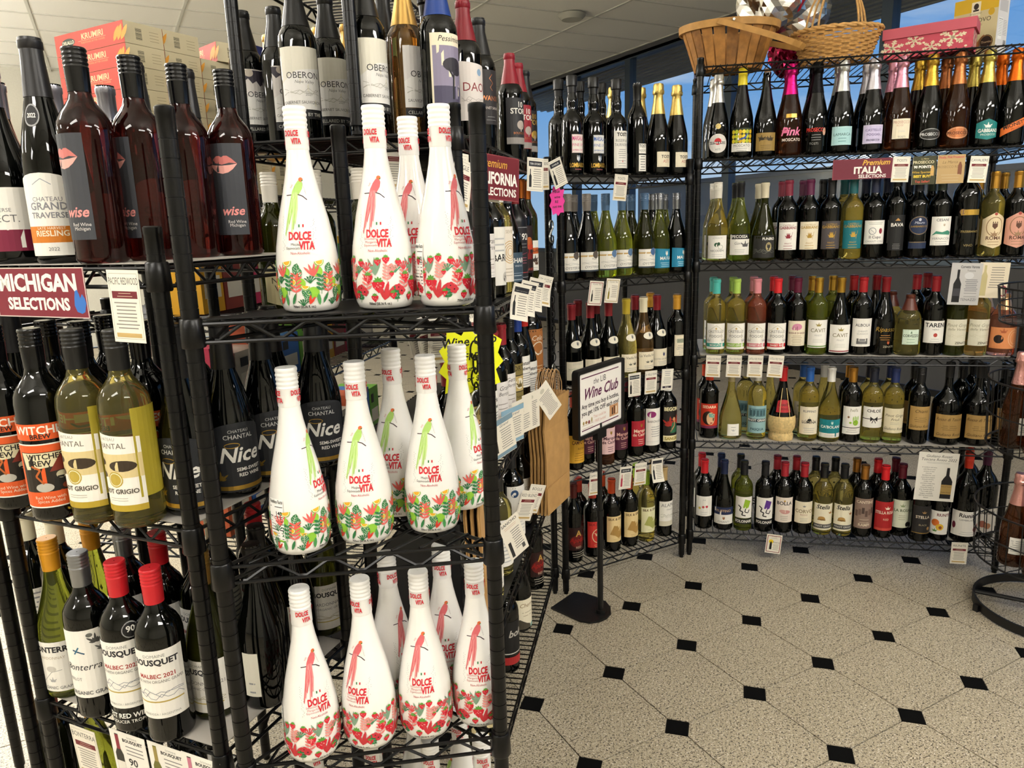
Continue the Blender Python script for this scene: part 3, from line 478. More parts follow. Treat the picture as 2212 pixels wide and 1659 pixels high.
D('riu_p', 'bord', 'dark', ('foil', '#8a1a20'), 'dark bottle with peach-picture white label', [(.085, .1, .03, Wt, [('RIUNITE', .5, .78, .12, '#6a1a24', dict(bold=1, mw=.6)), ('#e', -.2, .5, .34, .15, '#d8702a'), ('#e', .2, .32, .34, .14, '#e2b83a'), ('#e', .25, .3, .14, .07, '#8a4a20'), ('#v', -.2, .12, .14, '#5a8a3a')], -22)])
D('riu_r', 'big', 'dark', ('screw', '#c8341e'), 'large black bottle with red cap and grape-picture white label', [(.125, .105, .03, Wt, [('Riunite', 0, .76, .16, '#1a1a1a', dict(bold=1, shear=.1)), ('LAMBRUSCO', 0, .62, .07, Gy), ('#e', -.8, .4, .12, .14, '#6a1a30'), ('#e', .55, .28, .2, .12, '#8a2a30'), ('#e', .75, .38, .14, .1, '#a03a38'), small(.08, .16, '#bbb', 2, .9)])])
D('riu_g', 'big', 'dark', ('screw', '#4a1a38'), 'large black bottle with plum cap and berry-picture label', [(.125, .105, .03, '#d8d2c8', [('Riunite', 0, .76, .16, '#1a1a1a', dict(bold=1, shear=.1)), ('#e', -.2, .35, .22, .14, '#9a5a48'), ('#e', .1, .28, .2, .12, '#b07a5a'), small(.08, .16, '#aaa', 2, .9)])])
# --- N rack
for k, g, cap, bgc, d in (('a', 'dark', '#0e0e0f', '#dedacb', 'dark bottle with black gold-ringed foil and pale hill label'), ('o', 'dark', '#0e0e0f', '#dcd6d2', 'dark bottle with flying-owl wing label'), ('s', 'amber', '#caa25c:m', '#dcd8d6', 'clear gold wine bottle with gold foil and blue butterfly label')):
    els = [('#m', .22, .16, '#b8b6ac'), ('OBERON', .1, .5, .105, '#2a2a2c'), ('Napa Valley', .15, .42, .05, Gy, i_), ('2021', .3, .22, .045, '#8a8a86'), ('CABERNET SAUVIGNON' if k != 's' else 'SAUVIGNON BLANC', 0, .09, .05, '#5a5a58'), ('#p', [(-1, .42), (-.2, .62), (1, .68), (1, .0), (-1, .0)], '#e6e4e0')]
    els = [els[-1]] + els[:-1]
    if k == 'o': els += [('#p', [(-1, .98), (.5, .98), (.95, .82)] + [(.8 - .2 * i, .62 + .02 * i + (.07 if i % 2 else 0)) for i in range(10)], '#3a3540'), ('#e', -.55, .93, .22, .07, '#b8ada0')]
    if k == 's': els += [('#p', [(.7, .62), (.98, .7), (.98, .5)], '#3f6a8a'), ('#p', [(.98, .95), (.9, .7), (1, .66)], '#2a3f52')]
    D('ob_' + k, 'bord', 'honey' if k == 's' else g, ('long' if k == 'a' else 'long', cap), d, [(.088, .118, .06, bgc, els), (.088, .017, .042, '#17171a', [('CELLARED BY THE', 0, .3, .4, '#c8c8c0')])])
D('pourer', 'burg', 'dark', ('stop', '#101011'), 'black bottle with dark stopper between the white-labelled bottles', [(.09, .06, .03, Wt, [('2019', 0, .6, .2, Gy), small(.1, .4, '#aaa', 3)])])
D('pess', 'bord', 'dark', ('long', '#153a86'), 'dark bottle with royal blue foil and lone-tree twilight label', [(.085, .15, .035, Cr, [('#r', 0, .44, 1.8, .82, '#8a829a'), ('#r', 0, .2, 1.8, .32, '#4a465e'), ('Pessimist', 0, .9, .07, Bk, i_), ('#l', [(.05, .2), (.1, .5), (.35, .62)], .03, '#18161e'), ('#l', [(.1, .46), (-.2, .58)], .025, '#18161e'), ('#e', .1, .62, .55, .09, '#2a2630'), ('#e', .3, .55, .3, .06, '#2a2630')])])
D('aco', 'bord', 'honey', ('long', '#79bcc0'), 'clear bottle with pale aqua foil and narrow white label', [(.07, .14, .04, Wt, [('DAOU', 0, .6, .14, '#8ab0b8'), ('#m', .35, .2, '#bbb'), ('#e', 0, .86, .2, .06, '#a8c8d8'), small(.08, .2, '#bbb', 3)])])
D('daou', 'bord', 'dark', ('long', '#7e1322'), 'dark bottle with maroon foil and wavy white label', [(.085, .125, .05, '#e4dcd8', [('#e', .2, .82, .16, .06, '#8aa8c8'), ('DAOU', .1, .5, .15, '#8a2a30'), ('#m', .28, .16, '#b8b0ac'), small(.06, .18, '#aaa', 3)], 0, 'slant')])
D('swan', 'bord', 'dark', ('long', '#151517'), 'dark bottle with charcoal swan-line label', [(.088, .125, .06, '#2a2628', [('#l', [(.1, .92), (-.1, .84), (.15, .76), (-.05, .68), (.1, .62)], .012, 'copper'), ('SWANSON', .1, .44, .09, 'copper', b_), ('CABERNET SAUVIGNON', .1, .28, .05, '#d8ccc4'), small(.08, .14, '#777', 2, .7)])])
for k, cap, bgc, d in (('k', '#8e1a2a', '#2c2c30', 'dark bottle with red foil and dark oak-tree label'), ('r', '#8e1a2a', '#9a2432', 'dark bottle with red foil and crimson oak-tree label'), ('g', '#141416', '#1a1718', 'dark bottle with black foil and black gold-oak label')):
    D('story_' + k, 'bord', 'dark', ('long', cap), d, [(.085, .13, .05, bgc, [('10', .1, .8, .12, Wt if k != 'g' else 'gold', b_), ('STORY', .1, .66, .12, Wt if k != 'g' else 'gold', b_), ('#e', .1, .42, .34, .1, '#b8aca4' if k != 'g' else 'gold'), ('#l', [(.1, .28), (.1, .4)], .03, '#b8aca4'), ('BOURBON', 0, .22, .05, 'copper'), ('#r', 0, .08, 2, .14, '#9a9490')])])
D('bari', 'bord', 'dark', ('screw', '#e4e0d8'), 'dark bottle with white cap and spotted-dog label', [(.082, .15, .03, Wt, [('BARI', 0, .42, .12, Bk, b_), small(.6, .8, '#bbb', 3, .9), ('#e', .45, .14, .3, .09, '#c8c4bc'), ('#e', .4, .15, .05, .02, Bk), ('#e', .6, .12, .06, .03, Bk), ('#e', .3, .1, .06, .03, '#4a4440')])])
D('seven', 'bord', 'yellow', ('screw', '#e8e4dc'), 'white wine bottle with white cap and gold maze-ring label', [(.085, .15, .03, '#efe6d8', [('SEVEN', .2, .88, .06, '#a89a88')] + [('#o', .15, .54, .62 - .13 * i, .2 - .042 * i, .014, '#c8a060') for i in range(4)] + [small(.12, .24, '#c0b4a0', 3, .8)])])
D('charm', 'burg', 'dark', ('screw', '#55545c'), 'dark burgundy bottle with grey cap and slate blue label', [(.095, .085, .02, '#3a4f60', [('CHARM', .1, .66, .16, Wt, b_), ('VINEYARD', .1, .52, .06, '#c8d0d8'), ('#r', 0, .3, 2, .015, '#9ab'), small(.08, .22, '#b8c4cc', 2, .8)])])
D('nineteen', 'bord', 'matte', ('foil', '#8a1a22'), 'matte black bottle with red wax top and grey-framed label', [(.085, .16, .02, '#211f24', [('#b', .94, .012, '#9a9aa0'), ('1924', .2, .74, .12, Wt, b_), small(.6, .66, '#888', 2, .8), ('#l', [(-.6, .44), (.5, .5)], .012, '#8a3a50'), small(.3, .4, '#a05a6a', 3, .8), ('#r', 0, .12, 1.8, .01, '#c04a4a')])])
D('chile', 'slim', 'dark', ('foil', '#b8682e:m'), 'dark bottle with copper foil and fiery skull label', [(.08, .15, .03, '#241315', [('#v', 0, .3, .25, '#7a1a16'), ('#e', 0, .64, .4, .12, '#b8602a'), ('#v', .2, .5, .2, '#c2402a'), ('CALAVERA', 0, .05, .06, '#c04a3a')])])
D('skel', 'slim', 'olive', ('foil', '#b8682e:m'), 'olive bottle with white scorpion-sketch label', [(.07, .1, .03, Wt, [('#r', .2, .66, 1.0, .2, '#c8602a'), ('CALAVERA', .2, .62, .09, Bk, b_), ('#v', 0, .3, .24, '#3a2a24'), ('#v', .2, .2, .18, '#5a4030'), small(.04, .1, '#888', 2, .8)])])
for k, t1 in (('a', 'Grand'), ('b', 'Gerard')):
    D('grand_' + k, 'bord', 'dark', ('foil', '#9a2430'), 'dark bottle with red foil and white calligraphy label ' + ('nearer the post' if k == 'a' else 'beside its twin'), [(.085, .105, .06, '#e9e4e0', [(t1, .2, .78, .12, '#5a5450', i_), ('Bertrand', .25, .64, .1, '#5a5450', i_), small(.3, .42, '#a09890', 2, .9), ('2021', .2, .2, .06, '#a08080'), small(.05, .12, '#bbb', 2, .9)])])
D('forth', 'bord', 'dark', ('screw', '#141416'), 'dark bottle with khaki gold carved-fruit label', [(.082, .13, .04, '#8a7a45', [('FORTH', .1, .84, .12, '#4a3e1c', b_), ('#r', .1, .54, 1.3, .4, '#3a3018'), ('#r', .1, .54, 1.15, .35, '#c9b070'), ('#e', .1, .54, .4, .13, '#f0e8d0'), ('#v', .1, .46, .16, '#6a5a2a'), ('NAPA', .1, .2, .06, '#4a3e1c'), ('Lake County', .1, .1, .05, '#4a3e1c')])])
for k, cap, d in (('a', '#1d3f94', 'dark bottle with cobalt foil and typewriter white label'), ('b', '#c42a22', 'dark sloping bottle with scarlet foil and typewriter white label')):
    D('hist_' + k, 'bord' if k == 'a' else 'burg', 'dark', ('foil', cap), d, [(.085, .1, .07 if k == 'a' else .03, Wt, [('Historia', 0, .72, .12, '#3a3a3a', b_), ('Cabernet', .05, .56, .1, '#3a3a3a', b_)] + [small(.08, .44, '#888', 6, 1.4)])])
D('celob', 'big', 'dark', ('foil', '#e4dfd2'), 'big dark bottle with ivory foil and rust bird-doodle label', [(.095, .15, .07, '#a86a34', [('Celo', -.1, .74, .12, '#efe4d0', i_), ('#o', 0, .56, .5, .14, .02, '#efe4d0'), ('#l', [(-.4, .5), (-.1, .4), (.3, .5)], .02, '#efe4d0'), small(.06, .14, '#e0c8a0', 2, .9)])])
D('sv', 'bord', 'yellow', ('foil', '#20201e'), 'pale wine bottle with white ship-sketch label', [(.085, .14, .03, Wt, [('#l', [(.1, .78), (.1, .92), (.3, .8), (.1, .78)], .012, Bk), ('V. SATTUI', .1, .66, .07, Bk, b_), small(.1, .5, '#bbb', 6, .9)])])
D('sans', 'bord', 'dark', ('foil', '#1c1c1e'), 'dark bottle with tall white label and navy roundel', [(.088, .165, .03, Wt, [('#e', -.45, .86, .28, .075, '#2a4a72'), ('#e', -.45, .86, .1, .028, Wt), ('SANS', .25, .6, .08, Bk), small(.1, .3, '#c8c8c4', 4, .8)])])
for k in 'ab':
    D('bronc_' + k, 'bord', 'dark', ('foil', '#1c1c1e'), 'dark bottle with white ' + ('bucking-horse' if k == 'a' else 'rider') + ' sketch label', [(.085, .135, .035, '#e9e4d8', [('BRONCO', 0, .72, .08, '#8a8478'), ('#l', [(-.3, .5), (0, .58), (.3, .5), (.45, .36)], .05, '#5a544a'), ('#l', [(-.2, .5), (-.3, .28)], .025, '#5a544a'), ('#l', [(.25, .5), (.3, .26)], .025, '#5a544a'), ('#e', .5 if k == 'b' else -.45, .6, .14, .05, '#5a544a'), small(.06, .14, '#aaa', 2, .8)])])
D('gildark', 'bord', 'dark', ('foil', '#1a1a1c'), 'dark bottle with black label and thin white rule', [(.08, .12, .035, '#16161a', [('#r', 0, .55, 1.8, .015, '#b8b8b4'), ('VINO', 0, .3, .08, '#a08a5a')])])
D('redblk', 'bord', 'dark', ('foil', '#141416'), 'dark bottle with black label over a red band', [(.09, .11, .06, '#141416', [('bold', .1, .55, .2, '#b8b4ac', BI), ('#r', 0, .06, 2, .03, '#c8c4bc')]), (.09, .025, .03, '#a8282a', [])])
D('cherry', 'burg', 'dark', ('screw', '#26201e'), 'dark burgundy bottle with cream script and seascape label', [(.095, .105, .012, '#ece4cc', [('Cherry', 0, .74, .14, '#8a6a3a', i_), small(.45, .56, '#b0a488', 2, .9), ('#p', [(-1, 0), (-1, .28), (-.6, .34), (-.1, .2), (.2, .14), (.3, 0)], '#4a4438'), ('#p', [(.2, 0), (.3, .12), (1, .2), (1, 0)], '#8ab0a4')])])
D('tanside', 'bord', 'olive', ('foil', '#20201e'), 'olive bottle with buff side label', [(.06, .11, .03, '#d8c89a', [small(.1, .8, '#8a7a50', 6, 1.2)])])
# --- L rack
D('select', 'burg', 'dark', ('foil', '#a9a9b4:m'), 'dark bottle with silver foil and white-over-wine label', [(.09, .1, .02, Wt, [('#r', 0, .17, 2, .34, '#7a1838'), ('#e', -.3, .94, .4, .1, Wt), ('TRAVERSE', 0, .62, .06, Gy), ('SELECT.', 0, .46, .12, Gy), ('RED', -.3, .18, .06, '#e0b0b8', b_)])])
D('hock', 'hock', 'dark', ('long', '#1c1b1d'), 'tall slender dark bottle with black neck and orange-banded label', [(.09, .125, .012, Wt, [('#l', [(-.3, .86), (0, .93), (.3, .86)], .01, '#9aa0a8'), ('CHATEAU', .1, .66, .055, '#7a7a80'), ('GRAND', .1, .56, .09, '#8a8a90', b_), ('TRAVERSE', .1, .46, .07, '#8a8a90', b_), ('#r', 0, .26, 2, .2, '#d07a1e'), ('RIESLING', .1, .24, .07, '#f4e6cc', b_), ('LATE HARVEST', .1, .32, .035, '#f4e6cc'), ('2022', .1, .06, .045, Gy)], 0, 'round'), (.034, .034, .205, '#9a9a9c', [('#e', 0, .5, .86, .43, '#1c1c1e'), ('2022', 0, .4, .2, Wt, b_)], -8, 'oval')])
D('lips', 'bord', 'rose', ('screw', '#0c0c0e:g'), 'dark red bottle with black screw cap and pink lips label', [(.062, .15, .035, '#3a3c42', [('#p', [(-.9, .78), (-.62, .835), (-.4, .865), (-.22, .865), (-.1, .85), (.02, .865), (.2, .865), (.42, .835), (.7, .78), (.3, .79), (-.1, .77), (-.5, .79)], '#c8726c'), ('#p', [(-.9, .78), (-.5, .765), (-.1, .76), (.3, .765), (.7, .78), (.45, .72), (.2, .685), (-.1, .672), (-.4, .685), (-.65, .72)], '#e6a49a'), ('wise', .2, .22, .1, '#e6928e', BI), ('Red Wine', .4, .13, .035, '#d8d4d0'), ('Michigan', .4, .09, .035, '#d8d4d0')], 10)])
D('witch', 'bord', 'dark', ('screw', '#0c0c0e:g'), 'black bottle with bright orange cauldron label', [(.1, .026, .135, '#dd5a24', [('WITCHES', 0, .38, .5, '#f0e8dc', b_), ('BREW', 0, .08, .3, '#1a1210', b_)]), (.1, .105, .024, Wt, [('#r', 0, .5, 1.97, .96, '#dd5a24'), ('#r', 0, .56, 1.5, .62, '#241c14'), ('#p', [(-.72, .86), (.72, .86), (.66, .66), (-.6, .6)], '#e0d6b0'), ('WITCHES', 0, .76, .085, '#1a1210', b_), ('BREW', -.15, .66, .085, '#1a1210', b_), ('#p', [(.1, .56), (.75, .58), (.45, .82)], '#7a2a1c'), ('#e', .42, .5, .16, .06, '#c8c0a0'), ('#p', [(.2, .48), (.72, .48), (.7, .26), (.15, .26)], '#16120e'), ('#e', -.1, .32, .26, .07, '#b8b4a8'), ('#e', .55, .32, .16, .05, '#7a3418'), ('#l', [(-.1, .38), (-.3, .5), (-.15, .6), (-.4, .66)], .03, '#b8602a'), ('Red Wine with', 0, .14, .05, '#f0d8c0'), ('Spices Added', 0, .08, .05, '#f0d8c0')])])
D('pgrig', 'bord', 'yellow', ('screw', '#141414'), 'white wine bottle with black cap and stones-in-sand label', [(.085, .125, .03, '#f0ece2', [('CHATEAU', -.2, .9, .04, '#9a9488'), ('CHANTAL', -.15, .8, .07, '#6a6458'), ('#r', 0, .58, 2, .3, '#d9c690'), ('#e', .3, .58, .5, .07, '#3a2e20'), ('#e', -.7, .62, .3, .05, '#3a2e20'), ('#e', -.6, .46, .2, .04, '#4a3a26'), ('#e', -.02, .41, .3, .1, '#b8a040'), ('#o', -.02, .41, .24, .08, .01, '#f0e8c8'), ('PINOT GRIGIO', -.05, .23, .06, '#4a4438', b_), small(.14, .17, '#a8a090', 2, .9), ('#r', 0, .04, 2, .08, '#b49a2e')], 0, 'slant'), (.05, .14, .05, '#a8982a', [], 88)])
D('nice', 'burg', 'dark', ('long', '#141416'), 'dark ribbed burgundy bottle with charcoal halo-script label', [(.095, .12, .012, '#26282c', [('CHATEAU', 0, .86, .045, '#c8c8c4'), ('CHANTAL', 0, .77, .065, '#d8d8d4'), ('Nice', 0, .44, .22, Wt, BI), ('#o', -.25, .68, .26, .035, .01, 'gold'), ('SEMI-SWEET', .3, .3, .05, Wt, b_), ('RED WINE', .3, .22, .05, Wt, b_), ('#v', -.75, .18, .14, 'gold'), ('#r', 0, .06, 2, .06, 'gold')], 0, 'round')])
D('bonc', 'burg', 'green', ('screw', '#dd9a24'), 'olive-gold bottle with orange cap and bird-branch label', [(.095, .1, .018, Wt, [('BONTERRA', 0, .8, .11, '#26262a', B_), ('CHARDONNAY', -.1, .66, .055, '#b8a890'), ('#l', [(-.5, .2), (-.1, .4), (.3, .44)], .01, '#999'), ('#e', -.1, .46, .2, .06, '#c8c4bc'), ('#v', -.1, .2, .1, '#aaa'), ('ORGANIC GRAPES', 0, .05, .06, Gy)], 0)])
D('bonm', 'bord', 'dark', ('screw', '#8e9094:m'), 'dark bottle with grey cap and dragonfly flower label', [(.088, .13, .045, Wt, [('#v', .55, .8, .14, '#4a4a48'), ('#v', .75, .68, .12, '#6a6a66'), ('#e', .35, .92, .12, .03, '#6a6a66'), ('#l', [(-.35, .72), (.1, .66)], .02, '#1f4a66'), ('#l', [(-.1, .76), (-.3, .66)], .02, '#2f6a86'), ('Bonterra', -.1, .42, .1, '#26262a', i_), ('MERLOT', -.5, .26, .045, '#777'), ('ORGANIC GRAPES', .1, .05, .055, Gy, b_)])])
for k, yr, sd in (('a', '2023', 'and black medallion'), ('b', '2021', 'and gold neck seal')):
    D('bous_' + k, 'bord', 'dark', ('screw', '#c8202a'), 'dark bottle with red cap, vineyard-sketch label ' + sd, [(.095, .125, .05, Wt, [('DOMAINE', 0, .9, .045, '#8a8a84'), ('BOUSQUET', 0, .79, .085, '#26262a', B_), ('MALBEC ' + yr, 0, .6, .06, '#a8342c', b_), ('MADE WITH ORGANIC GRAPES', 0, .53, .042, '#5a5a56'), ('#m', .28, .2, '#8a9098'), ('#r', 0, .25, 1.7, .02, '#b8a050'), ('MENDOZA / ARGENTINA', 0, .05, .032, '#9a9a94')])] + ([(.09, .022, .02, None, [('BEST RED WINE', 0, .5, .42, Wt, b_), ('PRODUCER TROPHY', 0, .05, .28, Wt)]), (.03, .03, .178, '#141416', [('#o', 0, .5, .9, .45, .05, '#999'), ('90', 0, .4, .35, Wt, b_)], 40, 'oval')] if k == 'a' else [(.024, .026, .262, '#b8963e', [('90', 0, .5, .36, Bk, b_), small(.2, .34, '#4a3a10', 2, .9)], 0, 'oval')]))
D('bousc', 'burg', 'olive', ('screw', '#b8904a:m'), 'olive bottle with bronze cap and vineyard-sketch label', [(.095, .1, .018, Wt, [('DOMAINE', 0, .88, .05, '#8a8a84'), ('BOUSQUET', 0, .74, .1, '#26262a', B_), ('CHARDONNAY 2021', 0, .54, .07, '#777'), ('ORGANIC GRAPES', 0, .44, .05, '#888'), ('#m', .2, .18, '#b0a888'), ('#r', 0, .18, 1.6, .02, '#c8b050')])])
D('darkrow', 'burg', 'dark', ('foil', '#151516'), 'dark burgundy bottle with plain white back label', [(.03, .085, .03, '#e6e2d2', [small(.1, .3, '#999', 2, .8)], -50)])
D('cream', 'bord', 'dark', ('foil', '#e6dfc4'), 'dark bottle with ivory foil standing at the back', [(.08, .1, .05, '#e6e2d6', [small(.1, .9, '#888', 9, 1.5)], 60)])
D('noble', 'bord', 'olive', ('screw', '#e2dccf'), 'olive wine bottle with ivory monogram cap and arched tan label', [(.085, .1, .03, '#d2c79c', [('#c', 0, .82, .13, '#8a7a50'), ('NOBLE', 0, .5, .13, '#3a3524'), ('VINES', 0, .34, .13, '#3a3524'), ('446', 0, .14, .11, '#5a5236')], 0, 'hex')])
D('redback', 'bord', 'dark', ('screw', '#a8202a'), 'dark bottle with red cap behind the lower shelf cards', [])
# --- the round stand
spark('rosestand', 'amber', '#d9a09a:f', 'rose sparkling bottle with pink foil leaning in the wire basket', [(.075, .06, .05, Wt, [small(.2, .8, '#999', 6, 1.2, -.3), ('#n', .6, .2, .8, .4, 3, '#777')], 20)])
spark('intern', 'dark', '#18181a:f', 'black sparkling bottle with white swoosh in the wire basket', [(.08, .06, .05, None, [('INTERNO', 0, .7, .16, '#c8c8c4', b_), ('#l', [(-.6, .3), (0, .4), (.6, .15)], .05, '#b8b8b4')])])
# --- the white bottles printed all round
def dolce_art(kind):
    A = Art(); R0 = .0495; rr = random.Random(5)
    red, txt = '#cf1f2e', '#cf1f2e'
    body, tail = ('#a8cf6a', '#c2dc94') if kind == 'm' else ('#d4656a', '#e0908e')
    A.hold()
    for dx in ((0, 1.0) if True else (0,)):
        X = dx * PI * R0
        A.line([(X - .015, .1855), (X + .004, .1865), (X + .011, .184), (X + .018, .178)], .0015, '#3a2430')
        for q in range(6): A.poly([(X - .005 + q * .0012, .19), (X - .002 + q * .0012, .189), (X - .007 + q * .0022, .165), (X - .0165 + q * .0034, .122 + (q % 3) * .009), (X - .0178 + q * .0034, .125 + (q % 3) * .009), (X - .0098 + q * .0022, .167)], tail if q % 2 else body)
        A.step(); A.poly([(X - .007, .179), (X - .001, .1815), (X + .006, .187), (X + .0105, .195), (X + .0115, .203), (X + .009, .2085), (X + .0045, .208), (X - .0005, .201), (X - .0045, .192)], body)
        A.step(); A.ell(X + .0085, .2095, .0034, .0034, '#d86a3a', 12); A.step(); A.ell(X + .0105, .208, .0014, .0012, '#4a7a3a', 8)
        A.rect(X + .0055, .138, .0022, .0045, '#2f7a4a'); A.rect(X + .0115, .138, .0022, .0045, red)
        for q in range(26):
            A.rect(X - .021 + rr.gauss(0, .0016), .10 + q * .0021, .0007, .0009, '#6a6a6a'); A.rect(X + .027 + rr.gauss(0, .0016), .10 + q * .0019, .0007, .0009, '#6a6a6a')
        A.text('Italy', X - .0045, .199, .0028, '#c87878', rot=1.1)
        A.text('Botanicals & Naturals', X + .013, .195, .0022, '#a8a0a0', rot=-1.25, maxw=.02)
        A.text('DOLCE', X + .006, .1165, .0125, txt, bold=2, cond=.62); A.text('VITA', X + .0165, .1015, .0125, txt, bold=2, cond=.62)
        if kind == 'm':
            A.text('Mojito', X - .0005, .1075, .0042, '#5a5a5a'); A.text('Equivocado', X - .0045, .1015, .0042, '#5a5a5a', maxw=.023)
        else:
            A.text('Strawberry', X - .0045, .1125, .0038, '#c87878', maxw=.022); A.text('Margarita', X - .004, .1075, .0038, '#c87878', maxw=.02); A.text('Equivocado', X - .0045, .1025, .0038, '#c87878', maxw=.022)
        A.text('Non-Alcoholic', X + .006, .0935, .0045, '#c2505a', maxw=.03)
        A.text('750ml (25.36 fl. oz.)', X + .004, .0085, .0042, Bk, bold=1, maxw=.036)
    g1, g2, g3, co = '#2f7a45', '#4d9a55', '#7a9a80', '#e0605a'
    def sprig(x, y, h, col, n=4, w=.005):
        A.line([(x, y), (x + h * .1, y + h)], .0009, col)
        for q in range(n):
            t = (q + 1) / (n + .5); A.leaf(x + h * .1 * t, y + h * t, h * .34, w, .6, col); A.leaf(x + h * .1 * t, y + h * t, h * .34, w, PI - .6, col)
    def coral(x, y, h, col):
        for a in (-.8, -.4, 0, .4, .8):
            x1, y1 = x + math.sin(a) * h, y + math.cos(a) * h; A.line([(x, y), (x1, y1)], h * .13, col); A.line([(x + (x1 - x) * .6, y + (y1 - y) * .6), (x1 + h * .16, y1 - h * .05)], h * .11, col)
    def bigleaf(x, y, h, a, col):
        A.leaf(x, y, h, h * .62, a, col); A.step(); c, q = math.cos(a), math.sin(a)
        A.line([(x + .05 * h * c, y + .05 * h * q), (x + .92 * h * c, y + .92 * h * q)], .0006, '#dfe8d8')
        for t in (.3, .5, .7): A.line([(x + t * h * c - .2 * h * q, y + t * h * q + .2 * h * c), (x + (t - .15) * h * c, y + (t - .15) * h * q), (x + t * h * c + .2 * h * q, y + t * h * q - .2 * h * c)], .0005, '#dfe8d8')
    def wedge(x, y, r, a):
        pts = [(x + r * math.cos(a + PI * k / 10), y + r * math.sin(a + PI * k / 10)) for k in range(11)]; A.poly(pts, '#8fbf3a'); A.step()
        A.poly([(x + r * .84 * math.cos(a + PI * k / 10), y + r * .84 * math.sin(a + PI * k / 10)) for k in range(11)], '#f4efd0'); A.step()
        A.poly([(x + r * .7 * math.cos(a + PI * k / 10), y + r * .7 * math.sin(a + PI * k / 10)) for k in range(11)], '#eab22e')
    def berry(x, y, r):
        A.poly([(x - r, y + r * .4), (x - r * .8, y - r * .3), (x, y - r * 1.2), (x + r * .8, y - r * .3), (x + r, y + r * .4), (x + r * .5, y + r * .8), (x, y + r * .65), (x - r * .5, y + r * .8)], '#cf1830'); A.step()
        for q in range(5): A.leaf(x, y + r * .6, r * .8, r * .35, .2 + q * .68, '#5a9a3a')
        for q in range(6): A.rect(x + rr.uniform(-.55, .55) * r, y + rr.uniform(-.6, .4) * r, r * .1, r * .16, '#f4c8c0')
    def flower(x, y, r, col):
        for q in range(5): A.ell(x + r * .55 * math.cos(q * 1.257), y + r * .55 * math.sin(q * 1.257), r * .5, r * .5, col, 10)
        A.step(); A.ell(x, y, r * .2, r * .2, '#2a1418', 8)
    W2 = 2 * PI * R0; base = A.l
    nc = 6 if kind == 'm' else 5
    for s in range(nc):
        X = -W2 / 2 + W2 * (s + .5) / nc; A.l = base + 5 * (s % 2); l0 = A.l
        if kind == 'm':
            A.ell(X + .004, .066, .0085, .0085, '#8fc63d', 16); A.ell(X - .004, .033, .009, .009, '#8fc63d', 16); A.ell(X + .03, .048, .007, .008, '#8fc63d', 14)
            A.step(); bigleaf(X - .022, .058, .018, 1.9, g1); bigleaf(X + .02, .062, .019, 1.25, g1); bigleaf(X - .017, .02, .019, 1.2, g1); bigleaf(X + .034, .025, .018, 1.45, g1)
            for a in (1.1, 1.5, 1.9, 2.3): A.leaf(X - .002, .058, .022, .004, a, co)
            sprig(X + .008, .03, .03, g1); sprig(X + .02, .028, .034, co, 5, .004); coral(X - .008, .048, .012, '#25703f'); coral(X + .03, .012, .011, '#25703f')
            wedge(X + .008, .083, .0085, 3.3); wedge(X - .016, .044, .007, 3.0); wedge(X + .017, .05, .0055, 4.6)
            for a in (.9, 1.4): A.leaf(X - .012, .014, .016, .004, a, '#d8402e')
            A.leaf(X + .003, .012, .02, .006, 1.57, g2); A.leaf(X + .013, .014, .02, .005, 1.2, g1); A.leaf(X - .03, .05, .016, .005, 1.3, '#d8604a')
        else:
            for a in (1.2, 1.57, 1.94): A.leaf(X + .0, .056, .03, .005, a, g3)
            for a in (.9, 1.3, 1.8): A.leaf(X + .012, .016, .032, .007, a, '#c8343c')
            coral(X - .014, .064, .014, '#d4414a'); coral(X + .032, .06, .012, '#4a8a62'); coral(X - .034, .062, .011, '#e08a84')
            sprig(X + .018, .044, .028, '#e4948c', 5, .004); sprig(X - .016, .028, .034, '#e07a74', 5, .004); sprig(X - .03, .012, .024, g1)
            A.step(); berry(X + .004, .04, .0105); berry(X - .012, .052, .008); berry(X + .005, .078, .0055); berry(X + .018, .081, .006); berry(X - .024, .076, .0058); berry(X + .026, .058, .004); berry(X - .003, .02, .006); berry(X + .026, .024, .006)
            flower(X - .02, .03, .007, '#c8323e'); flower(X + .036, .036, .006, '#c8323e')
        A.l = l0
    A.l = base + 10
    for a in (-.0873, 0, .0873): A.text('DOLCE', a - .002, .2765, .0085, red, bold=2, cond=.55); A.text('VITA', a + .0045, .2645, .0085, red, bold=2, cond=.55)
    # nutrition panel at the side
    X = -.088; A.rect(X, .062, .03, .085, '#fbfaf6'); A.step(); A.text('Nutrition Facts', X, .097, .006, Bk, bold=1, maxw=.028)
    A.text('140', X + .007, .077, .0065, Bk, bold=1); A.rect(X, .091, .028, .0012, Bk); A.rect(X, .074, .028, .0016, Bk); A.rect(X, .05, .028, .0018, Bk)
    for q in range(9): A.rect(X - .004, .071 - q * .0053, .018, .0009, '#555'); A.rect(X + .011, .071 - q * .0053, .004, .0012, '#333')
    return A
for k, d in (('m', 'white bottle printed with green parrot, limes and leaves'), ('s', 'white bottle printed with red parrot and strawberries')):
    DES['dol_' + k] = dict(t='dolce', g='white', cap=('dscrew', '#f0efec'), d=d, arts=[(dolce_art(k), 0)], extra=None)
